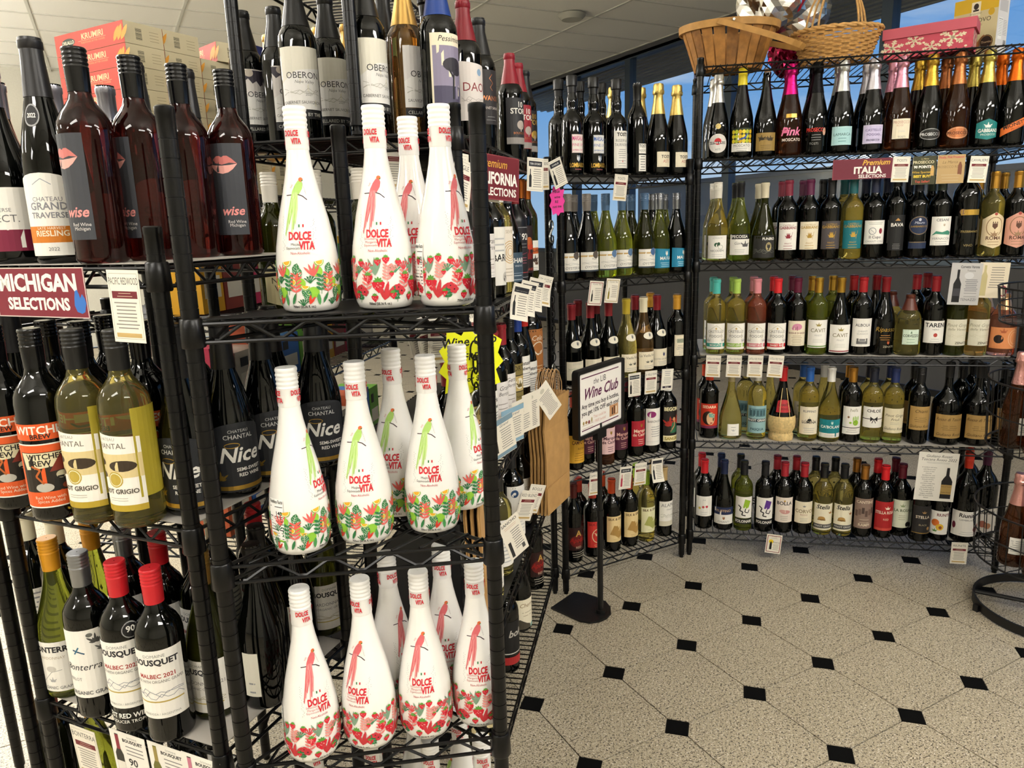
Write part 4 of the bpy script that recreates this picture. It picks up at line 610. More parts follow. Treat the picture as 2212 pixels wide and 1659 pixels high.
# ------------------------------------------------------------------ cards and signs
CARDS = {}
MAR, TAN, PAPER = '#6e1a26', '#c2a468', '#ece6d8'
def card(key, w, h, els, bg=PAPER): CARDS[key] = (label_art(w, h, 0, bg, els), w, h)
def talker(key, title, w=.06, h=.092, band=MAR):
    card(key, w, h, [('#b', .9, .008, '#b8b0a0'), (title, 0, .8, .1, '#4a4a48'), ('#r', 0, .66, 1.6, .1, band), ('#n', 0, .64, .68, 1.0, 2, '#d8c0a8'), ('#n', 0, .2, .55, 1.5, 8, '#8f8b84'), ('#r', 0, .1, 1.6, .06, TAN)])
def blackcard(key, title, w=.06, h=.092, hdr='#22242c', bot='#1a1a1c'):
    card(key, w, h, [('#b', .9, .008, '#8a8a88'), ('#r', 0, .82, 1.6, .16, hdr), (title, 0, .79, .06, '#d8d8d4', b_), ('#p', [(-.75, .12), (-.45, .12), (-.45, .45), (-.55, .52), (-.55, .66), (-.65, .66), (-.65, .52), (-.75, .45)], bot), ('#n', .25, .14, .66, 1.1, 9, '#8f8b84')])
for k, t in (('tosti', 'TOSTI'), ('oberon', 'OBERON'), ('daou', 'DAOU'), ('castello', 'CASTELLO DEL POGGIO'), ('campo', 'CAMPO VIEJO'), ('vieille', 'LA VIEILLE FERME'), ('marques', 'MARQUES DE CACERES'), ('riunite', 'RIUNITE'), ('cavaliere', 'CAVALIERE'), ('nobles', 'NOBLE VINES'), ('third', 'THREE RIVERS'), ('redblend', 'RED BLEND'), ('plain', 'BOGLE')): talker(k, t)
talker('redwood', 'PACIFIC REDWOOD', .062, .105); talker('bonterra', 'BONTERRA', .064, .11)
for k, t in (('blk1', 'TEN STORY'), ('blk2', 'VIEILLE FERME'), ('blk3', 'OLD VINE ZIN'), ('blk4', 'CHARLES'), ('blk5', 'MARQUES'), ('blk6', 'BARON DE LEY')): blackcard(k, t, bot=('#1a1a1c' if k != 'blk5' else '#b03048'))
for k, c, t in (('oys1', '#8a2030', 'Oyster Bay'), ('oys2', '#a08a4a', 'Oyster Bay')):
    card(k, .062, .09, [('#b', .86, .025, c), (t, .1, .84, .07, '#8a8478'), ('#n', .3, .25, .7, .9, 7, '#9a958a'), ('#p', [(-.6, .16), (-.38, .16), (-.38, .42), (-.45, .5), (-.45, .62), (-.53, .62), (-.53, .5), (-.6, .42)], '#1c1c1a' if k == 'oys1' else '#8a7a1c')])
card('perrin', .06, .085, [('#b', .92, .01, '#777'), ('#n', 0, .7, .88, 1.1, 3, '#6a6a80'), ('#n', 0, .3, .6, 1.4, 6, '#9a9a98'), ('#r', 0, .14, 1.5, .1, '#2a2434'), ('90 pts', 0, .11, .06, PAPER, b_)])
for k, c in (('blue1', '#8ab0c8'), ('blue2', '#7a96a8')):
    card(k, .07, .105, [('#r', 0, .93, 2, .14, c), ('#r', 0, .06, 2, .1, c), ('Grand', .2, .78, .07, '#4a4a58', i_), ('#n', .3, .2, .7, 1.0, 9, '#8f8f8c'), ('#p', [(-.8, .16), (-.5, .16), (-.5, .5), (-.6, .6), (-.6, .78), (-.7, .78), (-.7, .6), (-.8, .5)], '#26221c')])
card('khaki', .068, .105, [('#r', -.1, .74, .5, .3, '#a08c4a'), ('#r', -.1, .74, .36, .22, '#d8c88a'), ('#n', 0, .1, .5, 1.5, 7, '#8f8f8c')])
card('notes', .062, .12, [('#e', 0, .86, .3, .06, '#c8c4b4'), ('#n', 0, .1, .74, 1.5, 14, '#777')])
card('sancho', .06, .12, [('SANCHO', 0, .88, .07, '#5a5a58', b_), ('#n', 0, .78, .82, 1.4, 2, '#c08a70'), ('#n', .3, .2, .68, 1.0, 9, '#777'), ('#r', -.6, .25, .3, .4, '#2a2a2c'), ('#r', .6, .15, .3, .12, '#555')])
card('golden', .062, .085, [('#b', .84, .03, '#7a1a20'), ('#e', -.35, .62, .3, .11, '#e0c020'), ('#p', [(-.5, .2), (-.2, .2), (-.2, .5), (-.3, .62), (-.4, .62), (-.5, .5)], '#1a1a14'), ('Riserva', .3, .56, .08, '#5a5a54', i_), ('#n', .3, .2, .48, .8, 6, '#9a9584'), ('#n', 0, .8, .88, .9, 2, '#9a9584')])
card('rosatitosc', .145, .2, [('Giuliano Rosati', 0, .9, .055, '#2a2a28', i_), ('Toscana Rosso 2022', 0, .83, .055, '#2a2a28', i_), ('#n', 0, .78, .8, 1.3, 2, '#777')] + [(t, -.4, .68 - .042 * n, .024, '#3a3a38', dict(mw=.5)) for n, t in enumerate(('A medium red wine', 'with flavors and', 'aromas of ripe', 'cherries,', 'blackberries, and', 'zesty black pepper.', 'Smooth tannins,', 'acidity, and', 'structure make this', 'wine a perfect', 'choice for many of', 'your favorite dishes.', 'Try it with your', 'lasagna, meatballs', 'and red sauce pasta', 'dishes!'))] + [('#p', [(.28, .06), (.82, .06), (.82, .42), (.74, .48), (.63, .54), (.62, .7), (.48, .7), (.47, .54), (.36, .48), (.28, .42)], '#1c1b1c'), ('#r', .55, .25, .54, .2, '#a88a50'), ('Rosso di Toscana', .55, .3, .025, '#3a2a14', dict(mw=.24)), ('Giuliano Rosati', .55, .18, .025, '#3a2a14', dict(mw=.24))], '#e6e2d8')
card('corvetto', .105, .155, [('Corvetto Varona', .2, .88, .06, '#26262a', dict(bold=1, mw=.6)), ('Toscana', .3, .8, .04, '#444'), ('#p', [(-.75, .06), (-.25, .06), (-.25, .5), (-.42, .64), (-.42, .84), (-.58, .84), (-.58, .64), (-.75, .5)], '#101014'), ('#r', -.5, .3, .46, .18, '#3a3a40'), ('#n', .4, .34, .6, .9, 7, '#6a6a70'), ('#n', .4, .2, .28, .9, 2, '#888'), ('TENAZZI', .3, .1, .06, '#5a5a60'), ('#e', .2, .7, .3, .08, '#c8c8c8')], '#b8b6b4')
card('ficaia', .1, .13, [('#p', [(-.8, .06), (-.4, .06), (-.4, .62), (-.52, .74), (-.52, .92), (-.68, .92), (-.68, .74), (-.8, .62)], '#b8ac7c'), ('#n', .25, .3, .86, 1.1, 9, '#8a8478'), ('#o', .75, .2, .22, .14, .03, '#9a2a40')], '#d8ccb4')
card('prosecco', .078, .1, [('La Marca', 0, .88, .05, '#d8c890', i_), ('PROSECCO', -.1, .74, .1, '#d8d0a8', b_), ('90 POINTS', -.15, .58, .09, Wt, B_), ('#p', [(.55, .3), (.85, .3), (.85, .55), (.76, .66), (.64, .66), (.55, .55)], '#c8a060'), ('Wine Spectator', -.1, .4, .08, '#e0b83a'), ('BEST BUY!', -.15, .25, .09, '#e8c83a', B_), ('Top Seller!', -.1, .07, .08, '#c8503a', b_)], '#3a3a1e')
card('pinkpro', .09, .1, [('Finally, Pink Prosecco!', 0, .88, .08, '#b8404a', b_), ('La Marca', -.1, .7, .1, '#7a6038', i_), ('PROSECCO ROSE', -.1, .54, .09, '#8a7048'), ('#p', [(.5, .3), (.8, .3), (.8, .6), (.7, .74), (.6, .74), (.5, .6)], '#7a4a30'), ('#n', 0, .1, .3, 1.6, 3, '#c0a880')], '#b89a68')
for n_, c_ in enumerate(('#8a2a3a', '#9a8a4a', '#c87890')):
    card('bous%d' % n_, .085, .11, [('DOMAINE', .25, .9, .035, '#888'), ('BOUSQUET', .25, .82, .06, Bk, dict(bold=2, mw=.6)), ('#n', .3, .6, .74, 1.1, 3, '#777'), ('90', .1, .38, .14, '#26262a', b_), ('POINTS', .1, .31, .04, '#777'), ('90', .1, .08, .14, '#26262a', b_), ('#p', [(-.85, .02), (-.4, .02), (-.4, .55), (-.52, .66), (-.52, .94), (-.72, .94), (-.72, .66), (-.85, .55)], '#2a2a24' if n_ != 1 else '#6a6a2a'), ('#r', -.62, .78, .2, .28, c_), ('#r', -.62, .26, .44, .3, '#e6e2d8')], '#efece4')
MICH = [(.60, .1), (.72, .06), (.8, .1), (.86, .3), (.84, .42), (.78, .52), (.72, .42), (.7, .52), (.66, .62), (.6, .58), (.57, .42), (.55, .25)]
card('michigan', .205, .076, [('#b', .985, .02, '#d8c8c0'), ('MICHIGAN', -.03, .54, .34, Wt, dict(bold=2, mw=.95)), ('SELECTIONS', -.06, .16, .24, Wt, dict(bold=2, mw=.68)), ('#p', [(.72 + (x - .55) * .8, .04 + y * .85) for x, y in MICH], '#2f6fc0')], '#7d1f30')
card('california', .19, .105, [('#b', .98, .02, '#8a3a40'), ('Premium', -.1, .72, .2, '#d8a83a', i_), ('CALIFORNIA', 0, .36, .26, Wt, B_), ('SELECTIONS', .1, .1, .18, Wt, b_)], '#6b1a24')
card('italia', .205, .072, [('#b', .98, .02, '#8a3a44'), ('Premium', .45, .68, .26, '#e0b040', dict(shear=.3, bold=1)), ('ITALIA', .2, .28, .33, Wt, B_), ('SELECTIONS', .35, .05, .17, Wt, b_)], '#6c1c30')
card('clubsign', .29, .215, [('#r', 0, .91, 1.7, .018, '#5a1a40'), ('#r', 0, .07, 1.7, .018, '#5a1a40'), ('the', -.22, .77, .09, '#2a2a30', i_), ('LIB', .12, .77, .1, '#2a2a30'), ('Wine Club', 0, .56, .18, '#5c1f48', dict(bold=1, shear=.35, mw=.8)), ('Any time you buy 6 bottles,', 0, .42, .075, '#241c22', dict(bold=1, mw=.86)), ('you get 10% OFF each one!', 0, .31, .075, '#241c22', dict(bold=1, mw=.86)), ('That could be', -.05, .21, .05, '#d8a89a', dict(mw=.36)), ('1 FREE bottle!', -.05, .13, .05, '#d8a89a', dict(mw=.36)), ('#r', .62, .21, .42, .19, '#c8966a'), ('#r', .55, .2, .06, .12, '#3a2018'), ('#r', .64, .21, .06, .14, '#5a3020'), ('#r', .74, .2, .06, .12, '#e8d8c0'), ('#e', -.78, .19, .035, .03, '#a08a4a'), ('#e', -.66, .19, .05, .025, '#a0784a'), ('#e', -.54, .18, .05, .03, '#8a4a50'), ('#e', -.42, .2, .03, .045, '#b0a068'), ('#n', -.6, .1, .15, .5, 2, '#c8b8a8')], '#f4f0ea')
def star_art(key, n, rx, ry, col, lines, rr):
    A = Art(); R = random.Random(rr); pts = []
    for k in range(2 * n):
        a = PI * k / n; q = 1.0 if k % 2 == 0 else R.uniform(.72, .84); c, s = math.cos(a), math.sin(a)
        m_ = max(abs(c), abs(s)); pts.append((rx * q * c / m_ ** .6, ry * q * s / m_ ** .6))
    A.poly(pts, col)
    for t, x, y, h in lines: A.text(t, x, y, h, '#181818', shear=.15, bold=1, rot=.12)
    CARDS[key] = (A, 2 * rx, 2 * ry)
star_art('yellowstar', 11, .062, .068, '#eef21a', [('Wine Club', -.005, .03, .017, ), ('FREE', .005, .004, .013), ('w/ purchase', .0, -.018, .010), ('or $12', .012, -.036, .010)], 2)
star_art('pinkstar', 9, .032, .052, '#f03aa0', [('ribus', -.004, .026, .010), ('wine', .0, .008, .009), ('RE', -.002, -.008, .009), ('not me', .0, -.024, .009)], 4)
# boxes and other printed things
BOXART = {}
def barcode(A, x, y, w, h):
    A.hold(); r = random.Random(1)
    for i in range(14): A.rect(x, y + h * (i / 14 - .5), w, h / 14 * r.uniform(.25, .7), '#26241e')
    A.auto = True; A.step()
KS = 1.4; A = Art(); A.rect(0, .0215, .2, .043, '#c4473a'); A.ell(-.06, .024, .02, .0085, '#2c3a30', 20); A.text('DELALLO', -.06, .0205, .007, '#e8dcc0', bold=1, maxw=.034); A.text('KRUMIRI', .012, .024, .012, '#e6c79a', bold=1); A.text('TRADITIONAL BUTTER COOKIES', .012, .0155, .004, '#e0a070', maxw=.07); A.rect(.01, .0215, .08, .0006, '#e6c79a')
for dx, a in ((.07, 1.0), (.082, 1.15), (.09, .9)): A.leaf(dx, .006, .034, .011, a, '#d99a3e')
BOXART['krumiri'] = (A, .2, .043, .075, '#c4473a', '#cfc3a0')
A = Art(); A.rect(0, .0225, .2, .045, '#20265c'); A.ell(-.055, .028, .02, .008, '#14182e', 20); A.text('DELALLO', -.055, .025, .007, '#e8dcc0', bold=1, maxw=.034); A.text('CANESTRELLI', .03, .024, .011, '#e6dcc8', bold=1, maxw=.085); A.ell(.04, .01, .012, .008, '#d9a860', 14); A.step(); A.ell(.04, .01, .003, .002, '#6a4a2a', 8)
BOXART['canes'] = (A, .2, .045, .075, '#20265c', '#20265c')
A = Art(); A.rect(0, .0525, .235, .105, '#c04658'); A.hold()
def flake(x, y, r):
    for k in range(6):
        a = k * PI / 3 + .3; c, s = math.cos(a), math.sin(a); A.line([(x, y), (x + r * c, y + r * s)], r * .16, '#e9d8b8')
        for t, l in ((.45, .3), (.7, .25)):
            for sg in (1, -1): A.line([(x + r * t * c, y + r * t * s), (x + r * (t * c + l * math.cos(a + sg * .8)), y + r * (t * s + l * math.sin(a + sg * .8)))], r * .12, '#e9d8b8')
    A.ell(x, y, r * .2, r * .2, '#e9d8b8', 10)
for q in ((-.095, .045, .033), (-.035, .062, .026), (.01, .03, .024), (.065, .055, .036), (-.055, .02, .014)): flake(*q)
for q in ((-.01, .05), (.033, .03), (.1, .015), (-.07, .085), (.035, .072)): A.ell(q[0], q[1], .004, .004, '#e9d8b8', 8)
SNOW = A
A = Art(); A.rect(0, .11, .155, .22, '#cbbd92'); A.rect(0, .195, .155, .05, '#d8b020'); A.rect(.0, .178, .032, .052, '#e6dcc0'); A.ell(.0, .188, .009, .011, '#2a1a14', 12); A.rect(0, .174, .02, .006, '#2a1a14'); A.text('MATILDE VICENZI', 0, .16, .006, '#6a5a30', maxw=.04); A.text('VICENZOVO', -.005, .13, .016, '#3a3020', maxw=.12); A.text('LADYFINGERS', .0, .118, .006, '#6a5a30')
for dx in (-.03, -.005, .02): A.leaf(dx - .02, .02, .075, .016, 1.05, '#a8683c')
A.ell(.045, .055, .024, .026, '#2c1812', 20); A.ring(.045, .055, .021, .023, .0012, '#c89a50'); A.text('Tiramisu', .045, .052, .008, '#d8b890', shear=.3, maxw=.036); A.ell(.055, .16, .011, .013, '#c8a018', 14)
VICF = A
A = Art(); A.rect(0, .11, .09, .22, '#e2e0e0'); A.rect(0, .18, .066, .04, '#c4c2c4'); A.rect(-.016, .1, .032, .075, '#f4f4f2'); A.text('Nutrition Facts', -.016, .13, .005, Bk, bold=1, maxw=.03); A.hold()
for k in range(10): A.rect(-.016, .125 - k * .0055, .028, .001, '#444'); A.rect(.022, .13 - k * .0055, .03, .001, '#666')
A.auto = True; A.step(); barcode(A, .028, .055, .022, .016); A.text('Ingredients', 0, .205, .006, '#b89860')
VICS = A
A = Art(); A.rect(0, .0215, .075, .043, '#cfc3a0'); barcode(A, -.01, .022, .012, .024); A.hold()
for k in range(4): A.rect(.02, .012 + k * .006, .018, .001, '#9a8e70')
ENDK = A
resolve_texts()
_cmesh = {}
def card_mesh(key, bend=0.0):
    k = (key, bend)
    if k not in _cmesh: _cmesh[k] = flat_art('card_' + key, CARDS[key][0], None if 'star' in key else .0006, bend=bend)
    return _cmesh[k]
# ------------------------------------------------------------------ the room
def struct(name, bm, mats, parent=None, smooth=None):
    o = ob(name, mesh(name, bm, mats, smooth), parent)
    if parent is None: o['kind'] = 'structure'
    return o
def speckle():
    M = bpy.data.materials.new('terrazzo'); M.use_nodes = True; N = M.node_tree.nodes; K = M.node_tree.links.new; b = N['Principled BSDF']; b.inputs['Roughness'].default_value = .38
    g = N.new('ShaderNodeNewGeometry'); col = None
    big = N.new('ShaderNodeTexNoise'); big.inputs['Scale'].default_value = 2.2; K(g.outputs['Position'], big.inputs['Vector'])
    br = N.new('ShaderNodeValToRGB'); br.color_ramp.elements[0].color = lin('#a69b84'); br.color_ramp.elements[1].color = lin('#b0a58f'); K(big.outputs['Fac'], br.inputs[0]); col = br.outputs[0]
    for sc, th, c in ((150, .60, '#5a5346'), (240, .605, '#2a2620'), (190, .62, '#d2ccbf')):
        n = N.new('ShaderNodeTexNoise'); n.inputs['Scale'].default_value = sc; n.inputs['Detail'].default_value = 1.0; K(g.outputs['Position'], n.inputs['Vector'])
        r = N.new('ShaderNodeValToRGB'); r.color_ramp.elements[0].position = th; r.color_ramp.elements[1].position = th + .03; K(n.outputs['Fac'], r.inputs[0])
        mx = N.new('ShaderNodeMixRGB'); mx.inputs[2].default_value = lin(c); K(r.outputs[0], mx.inputs[0]); K(col, mx.inputs[1]); col = mx.outputs[0]
    K(col, b.inputs['Base Color']); return M
TERR = speckle(); DOT = mat('black_tile', '#070707', .8, spec=.1); GROUT = mat('grout', '#191612', .9)
X0, X1, Y0, Y1 = -6.0, 4.5, -5.0, 9.0
bm = bmesh.new(); bx(bm, ((X0 + X1) / 2, (Y0 + Y1) / 2, -.054), (X1 - X0, Y1 - Y0, .1)); floor = struct('floor', bm, GROUT)
S = .305; cut = .145 * S; gp = .0018
oct_pts = []
for sx, sy in ((1, 1), (-1, 1), (-1, -1), (1, -1)):
    a, b = (S / 2 - gp, S / 2 - cut), (S / 2 - cut, S / 2 - gp)
    q = [(sx * a[0], sy * a[1]), (sx * b[0], sy * b[1])]; oct_pts += q if sx * sy > 0 else q[::-1]
def prism(bm, pts, z0, z1, off=(0, 0), mi=0):
    lo = [bm.verts.new((x + off[0], y + off[1], z0)) for x, y in pts]; hi = [bm.verts.new((x + off[0], y + off[1], z1)) for x, y in pts]; n = len(pts)
    f = bm.faces.new(hi); f.material_index = mi
    for k in range(n):
        f = bm.faces.new((lo[k], lo[(k + 1) % n], hi[(k + 1) % n], hi[k])); f.material_index = mi
dd = cut - gp; dot_pts = [(dd, 0), (0, dd), (-dd, 0), (0, -dd)]
bm = bmesh.new(); prism(bm, oct_pts, -.004, 0); OCT = mesh('octagon_tile', bm, TERR)
bm = bmesh.new(); prism(bm, dot_pts, -.004, -.0003); DTM = mesh('black_dot_tile', bm, DOT)
def project(p):
    d = Vector(p) - CAM; c = [sum(r[i] * d[i] for i in range(3)) for r in (RX, RY, RZ)]
    return (1106 + F * c[0] / c[2], 829.5 + F * c[1] / c[2], c[2]) if c[2] > .1 else (9e9, 9e9, c[2])
rest = bmesh.new(); nt_ = 0
for i in range(int(X0 / S) - 1, int(X1 / S) + 1):
    for j in range(int(Y0 / S) - 1, int(Y1 / S) + 1):
        for kind in (0, 1):
            cx, cy = (i + .5 * (1 - kind)) * S, (j + .5 * (1 - kind)) * S
            if not (X0 + .2 < cx < X1 - .2 and Y0 + .2 < cy < Y1 - .2): continue
            px, py, dz = project((cx, cy, 0)); vis = -120 < px < 2330 and 1050 < py < 1800 and dz < 4.6 and (px > 1050 or px < 130)
            if vis and nt_ < 300: ob(('octagon_tile', 'black_dot_tile')[kind], (OCT, DTM)[kind], floor, (cx, cy, 0)); nt_ += 1
            else: prism(rest, (oct_pts, dot_pts)[kind], -.004, (0, -.0003)[kind], (cx, cy), kind)
tag(ob('far_floor_tiles', mesh('far_floor_tiles', rest, [TERR, DOT]), floor), kind='stuff')
CTILE = mat('ceiling_tile', '#ecebe4', .9, bump=.25, bscale=90); TBAR = mat('ceiling_grid', '#c9c8bf', .5)
bm = bmesh.new(); bx(bm, ((X0 + X1) / 2, (Y0 + Y1) / 2, CEIL + .06), (X1 - X0, Y1 - Y0, .08)); ceil = struct('ceiling', bm, CTILE)
TX, TY = 1.22, .61
gx0, gy0 = -.4, .2
bm = bmesh.new(); bx(bm, (0, 0, CEIL + .012), (TX - .012, TY - .012, .016)); CT = mesh('ceiling_panel', bm, CTILE)
nx0, ny0 = int((X0 - gx0) / TX), int((Y0 - gy0) / TY)
for i in range(nx0, int((X1 - gx0) / TX)):
    for j in range(ny0, int((Y1 - gy0) / TY)):
        cx, cy = gx0 + (i + .5) * TX, gy0 + (j + .5) * TY
        if any(abs(cx - lx) < .5 and abs(cy - ly) < .2 for lx, ly in LAMPS): continue
        ob('ceiling_panel', CT, ceil, (cx, cy, 0))
bm = bmesh.new()
for i in range(nx0, int((X1 - gx0) / TX) + 1): bx(bm, (gx0 + i * TX, (Y0 + Y1) / 2, CEIL), (.024, Y1 - Y0, .008))
for j in range(ny0, int((Y1 - gy0) / TY) + 1): bx(bm, ((X0 + X1) / 2, gy0 + j * TY, CEIL + .001), (X1 - X0, .024, .008))
ob('ceiling_grid', mesh('ceiling_grid', bm, TBAR), ceil)
WALL = mat('painted_wall', '#c9c6b8', .8, vary=.05); FRAME = mat('window_frame', '#4a5562', .35, .6); SILL = mat('window_base', '#4a4a4c', .8)
bm = bmesh.new(); bx(bm, (X0 - .05, (Y0 + Y1) / 2, CEIL / 2 + .05), (.1, Y1 - Y0 + .4, CEIL + .1)); struct('wall_west', bm, WALL)
bm = bmesh.new(); bx(bm, ((X0 + X1) / 2, Y1 + .05, CEIL / 2 + .05), (X1 - X0 + .4, .1, CEIL + .1)); struct('wall_north', bm, WALL)
bm = bmesh.new(); bx(bm, ((X0 + X1) / 2, Y0 - .05, CEIL / 2 + .05), (X1 - X0 + .4, .1, CEIL + .1)); struct('wall_south', bm, WALL)
bm = bmesh.new(); bx(bm, (X1 + .06, (Y0 + Y1) / 2, .5), (.12, Y1 - Y0, 1.0)); bx(bm, (X1 + .06, (Y0 + Y1) / 2, CEIL - .02), (.12, Y1 - Y0, .12)); struct('wall_east', bm, SILL)
WIN = bpy.data.materials.new('window_glass'); WIN.use_nodes = True
N = WIN.node_tree.nodes; N.clear(); o_ = N.new('ShaderNodeOutputMaterial'); tr = N.new('ShaderNodeBsdfTransparent'); gl = N.new('ShaderNodeBsdfGlossy'); mx = N.new('ShaderNodeMixShader'); gl.inputs['Roughness'].default_value = .02; tr.inputs[0].default_value = (.93, .96, .97, 1)
mx.inputs[0].default_value = .06; WIN.node_tree.links.new(tr.outputs[0], mx.inputs[1]); WIN.node_tree.links.new(gl.outputs[0], mx.inputs[2]); WIN.node_tree.links.new(mx.outputs[0], o_.inputs[0])
mull = [-4.9, -3.1, -1.3, .35, 2.15, 3.9, 5.58, 6.78, 8.9]
for n, (a, b) in enumerate(zip(mull, mull[1:])):
    bm = bmesh.new(); bx(bm, (X1 + .05, (a + b) / 2, 2.18), (.008, b - a - .1, 2.3)); w = struct('window_%d' % (n + 1), bm, WIN)
    bm = bmesh.new()
    for yy in (a + .025, b - .025): bx(bm, (X1 + .05, yy, 2.18), (.1, .05, 2.36))
    bx(bm, (X1 + .05, (a + b) / 2, 1.02), (.1, b - a - .1, .05)); bx(bm, (X1 + .05, (a + b) / 2, 3.33), (.1, b - a - .1, .05))
    ob('window_frame', mesh('window_frame', bm, FRAME), w)
# outside: canopy soffit of ribbed metal, a pole, the ground
SOFF = mat('ribbed_metal', '#8c8a88', .5, .4)
bm = bmesh.new(); bx(bm, (X1 + .86, 2, 3.42), (1.5, 16, .04))
for k in range(11): bx(bm, (X1 + .2 + k * .135, 2, 3.395), (.03, 16, .03))
tag(struct('canopy_soffit', bm, SOFF), 'ribbed metal canopy soffit outside the windows', 'canopy')
bm = bmesh.new(); tube(bm, [(9.5, 9.86, -.3), (9.5, 9.86, 6.0)], .09, 12); tag(ob('street_pole', mesh('street_pole', bm, mat('pink_pole', '#c98f7c', .6), 40)), 'pinkish pole standing outside beyond the window', 'pole')
bm = bmesh.new(); bx(bm, (24, 3, -.35), (38.5, 60, .1)); struct('ground_outside', bm, mat('asphalt', '#4a4c50', .9, vary=.2, bscale=3))
for k, (yy, h, c) in enumerate(((-8, 3.5, '#565a60'), (9, 3.1, '#454b56'), (26, 3.6, '#5f5b58'))):
    bm = bmesh.new(); bx(bm, (30, yy, h / 2 - .3), (6, 16.4, h)); bx(bm, (30, yy, h - .25), (6.4, 16.8, .2), 1)
    for q in range(8): bx(bm, (26.98, yy - 7 + q * 2, 1.0), (.06, 1.2, 1.1), 2)
    tag(ob('distant_building', mesh('distant_building', bm, [mat('far_wall%d' % k, c, .8), mat('far_roof', '#3a3a40', .8), mat('far_glass', '#26303c', .2)])), ('low grey building with dark windows across the road', 'long slate building with dark windows across the road', 'tan-grey building with flat roof across the road')[k], 'building')
# ceiling lights
TUBE = mat('light_diffuser', '#fffaf2', .5, emit=LIGHT_W); HOUS = mat('light_frame', '#d8d8d4', .4)
bm = bmesh.new(); bx(bm, (0, 0, -.04), (1.15, .26, .07)); DIFF = mesh('diffuser', bm, TUBE)
bm = bmesh.new()
for sx in (-.59, .59): bx(bm, (sx, 0, -.03), (.03, .28, .1))
bx(bm, (0, 0, .01), (1.15, .1, .03))
for sx in (-.4, .4): tube(bm, [(sx, 0, .02), (sx, 0, .79)], .004, 6)
HF = mesh('frame', bm, HOUS)
for x, y in LAMPS:
    t = thing('ceiling_light', 'suspended white fluorescent strip light above the aisles', 'light', (x, y, CEIL - .80), 0, 'fluorescent ceiling lights'); ob('diffuser', DIFF, t); ob('frame', HF, t)
bm = bmesh.new(); lathe(bm, [(0, .1), (.03, .13), (.04, .135), (.05, .135)], 32); sp = atz(1235, 30, CEIL); tag(ob('ceiling_speaker', mesh('ceiling_speaker', bm, mat('speaker_grille', '#a8a79c', .7), 40), None, (sp.x, sp.y, CEIL - .055)), 'round off-white speaker disc set in the ceiling tiles', 'speaker')
# ------------------------------------------------------------------ wire racks
def post_mesh(h):
    bm = bmesh.new(); r = .0127; pr = [(0, .009), (.012, .009), (.012, .0125), (.03, r)]; z = .05
    while z < h - .03:
        pr += [(z - .0007, r), (z - .0005, r - .0009), (z + .0005, r - .0009), (z + .0007, r)]; z += .0254
    pr += [(h - .012, r), (h - .011, r + .0006), (h - .002, r + .0004), (h, r - .002)]
    lathe(bm, pr, 14); return mesh('post', bm, BLACKWIRE, 35)
_post = {}
def zigzag(bm, a, b, z0, z1, per, r):
    L_ = (b - a).length; d = (b - a) / L_; n = max(2, round((L_ - .06) / per)); p = (L_ - .06) / n; pts = []
    for k in range(n):
        s = .03 + k * p
        for t, q in ((0, 0), (.07, 0), (.43, 1), (.57, 1), (.93, 0)): pts.append(a + d * (s + t * p) + Vector((0, 0, z0 + (z1 - z0) * q)))
    pts.append(a + d * (L_ - .03) + Vector((0, 0, z0))); tube(bm, pts, r, 5)
COLLAR = {}
def collar():
    if 'c' not in COLLAR:
        bm = bmesh.new(); lathe(bm, [(-.036, .0165), (-.034, .0178), (.004, .0158), (.006, .0142)], 16); COLLAR['c'] = mesh('collar', bm, BLACKWIRE, 50)
    return COLLAR['c']
RACK = {}
def shelf_part(root, name, poly, z, wdir, spacing, liner=None, single=False, per=.075, rail=.0032, liner_inset=.004):
    """poly: post centres (2D, counter-clockwise from the front); local to the world"""
    P = [Vector((p[0], p[1], 0)) for p in poly]; c = sum(P, Vector()) / len(P)
    bm = bmesh.new(); n = len(P); Z = Vector((0, 0, 1))
    for k in range(n):
        a, b = P[k], P[(k + 1) % n]
        for dz in (-.0035, -.030): tube(bm, [a + Z * (z + dz), b + Z * (z + dz)], rail, 7)
    sh = ob(name, mesh('shelf_rails', bm, BLACKWIRE, 50), root)
    bm = bmesh.new()
    for k in range(n): zigzag(bm, P[k], P[(k + 1) % n], z - .027, z - .006, per, rail * .8)
    ob('truss_wire', mesh('truss_wire', bm, BLACKWIRE, 60), sh)
    # deck wires clipped to the polygon
    w = Vector(wdir).normalized(); s = Vector((-w.y, w.x, 0)); qs = [(p - c).dot(s) for p in P]; q = min(qs) + spacing * .7; bm = bmesh.new(); m_ = 0
    while q < max(qs) - spacing * .4:
        hits = []
        for k in range(n):
            a, b = P[k] - c, P[(k + 1) % n] - c; da, db = a.dot(s) - q, b.dot(s) - q
            if da * db < 0: hits.append((a + (b - a) * (da / (da - db))).dot(w))
        if len(hits) == 2:
            t0, t1 = min(hits), max(hits); pa, pb = c + s * q + w * t0, c + s * q + w * t1
            if single:
                bm1 = bmesh.new(); tube(bm1, [pa + Z * (z + .0005), pb + Z * (z + .0005)], .0024, 6); ob('deck_wire', mesh('deck_wire', bm1, BLACKWIRE, 60), sh)
            else: tube(bm, [pa + Z * (z + .0005), pb + Z * (z + .0005)], .0020, 5); m_ += 1
        q += spacing
    if m_:
        d = ob('deck_wire', mesh('deck_wire', bm, BLACKWIRE, 60), sh); d['kind'] = 'stuff'
    else: bm.free()
    for p in P: ob('collar', collar(), sh, (p.x, p.y, z))
    if liner is not None:
        bm = bmesh.new(); pts = [(c.x + (p - c).x * .955, c.y + (p - c).y * .955) for p in P]; prism(bm, pts, z + .0025, z + .004); bmesh.ops.recalc_face_normals(bm, faces=bm.faces); ob('shelf_liner', mesh('shelf_liner', bm, liner), sh)
    return sh
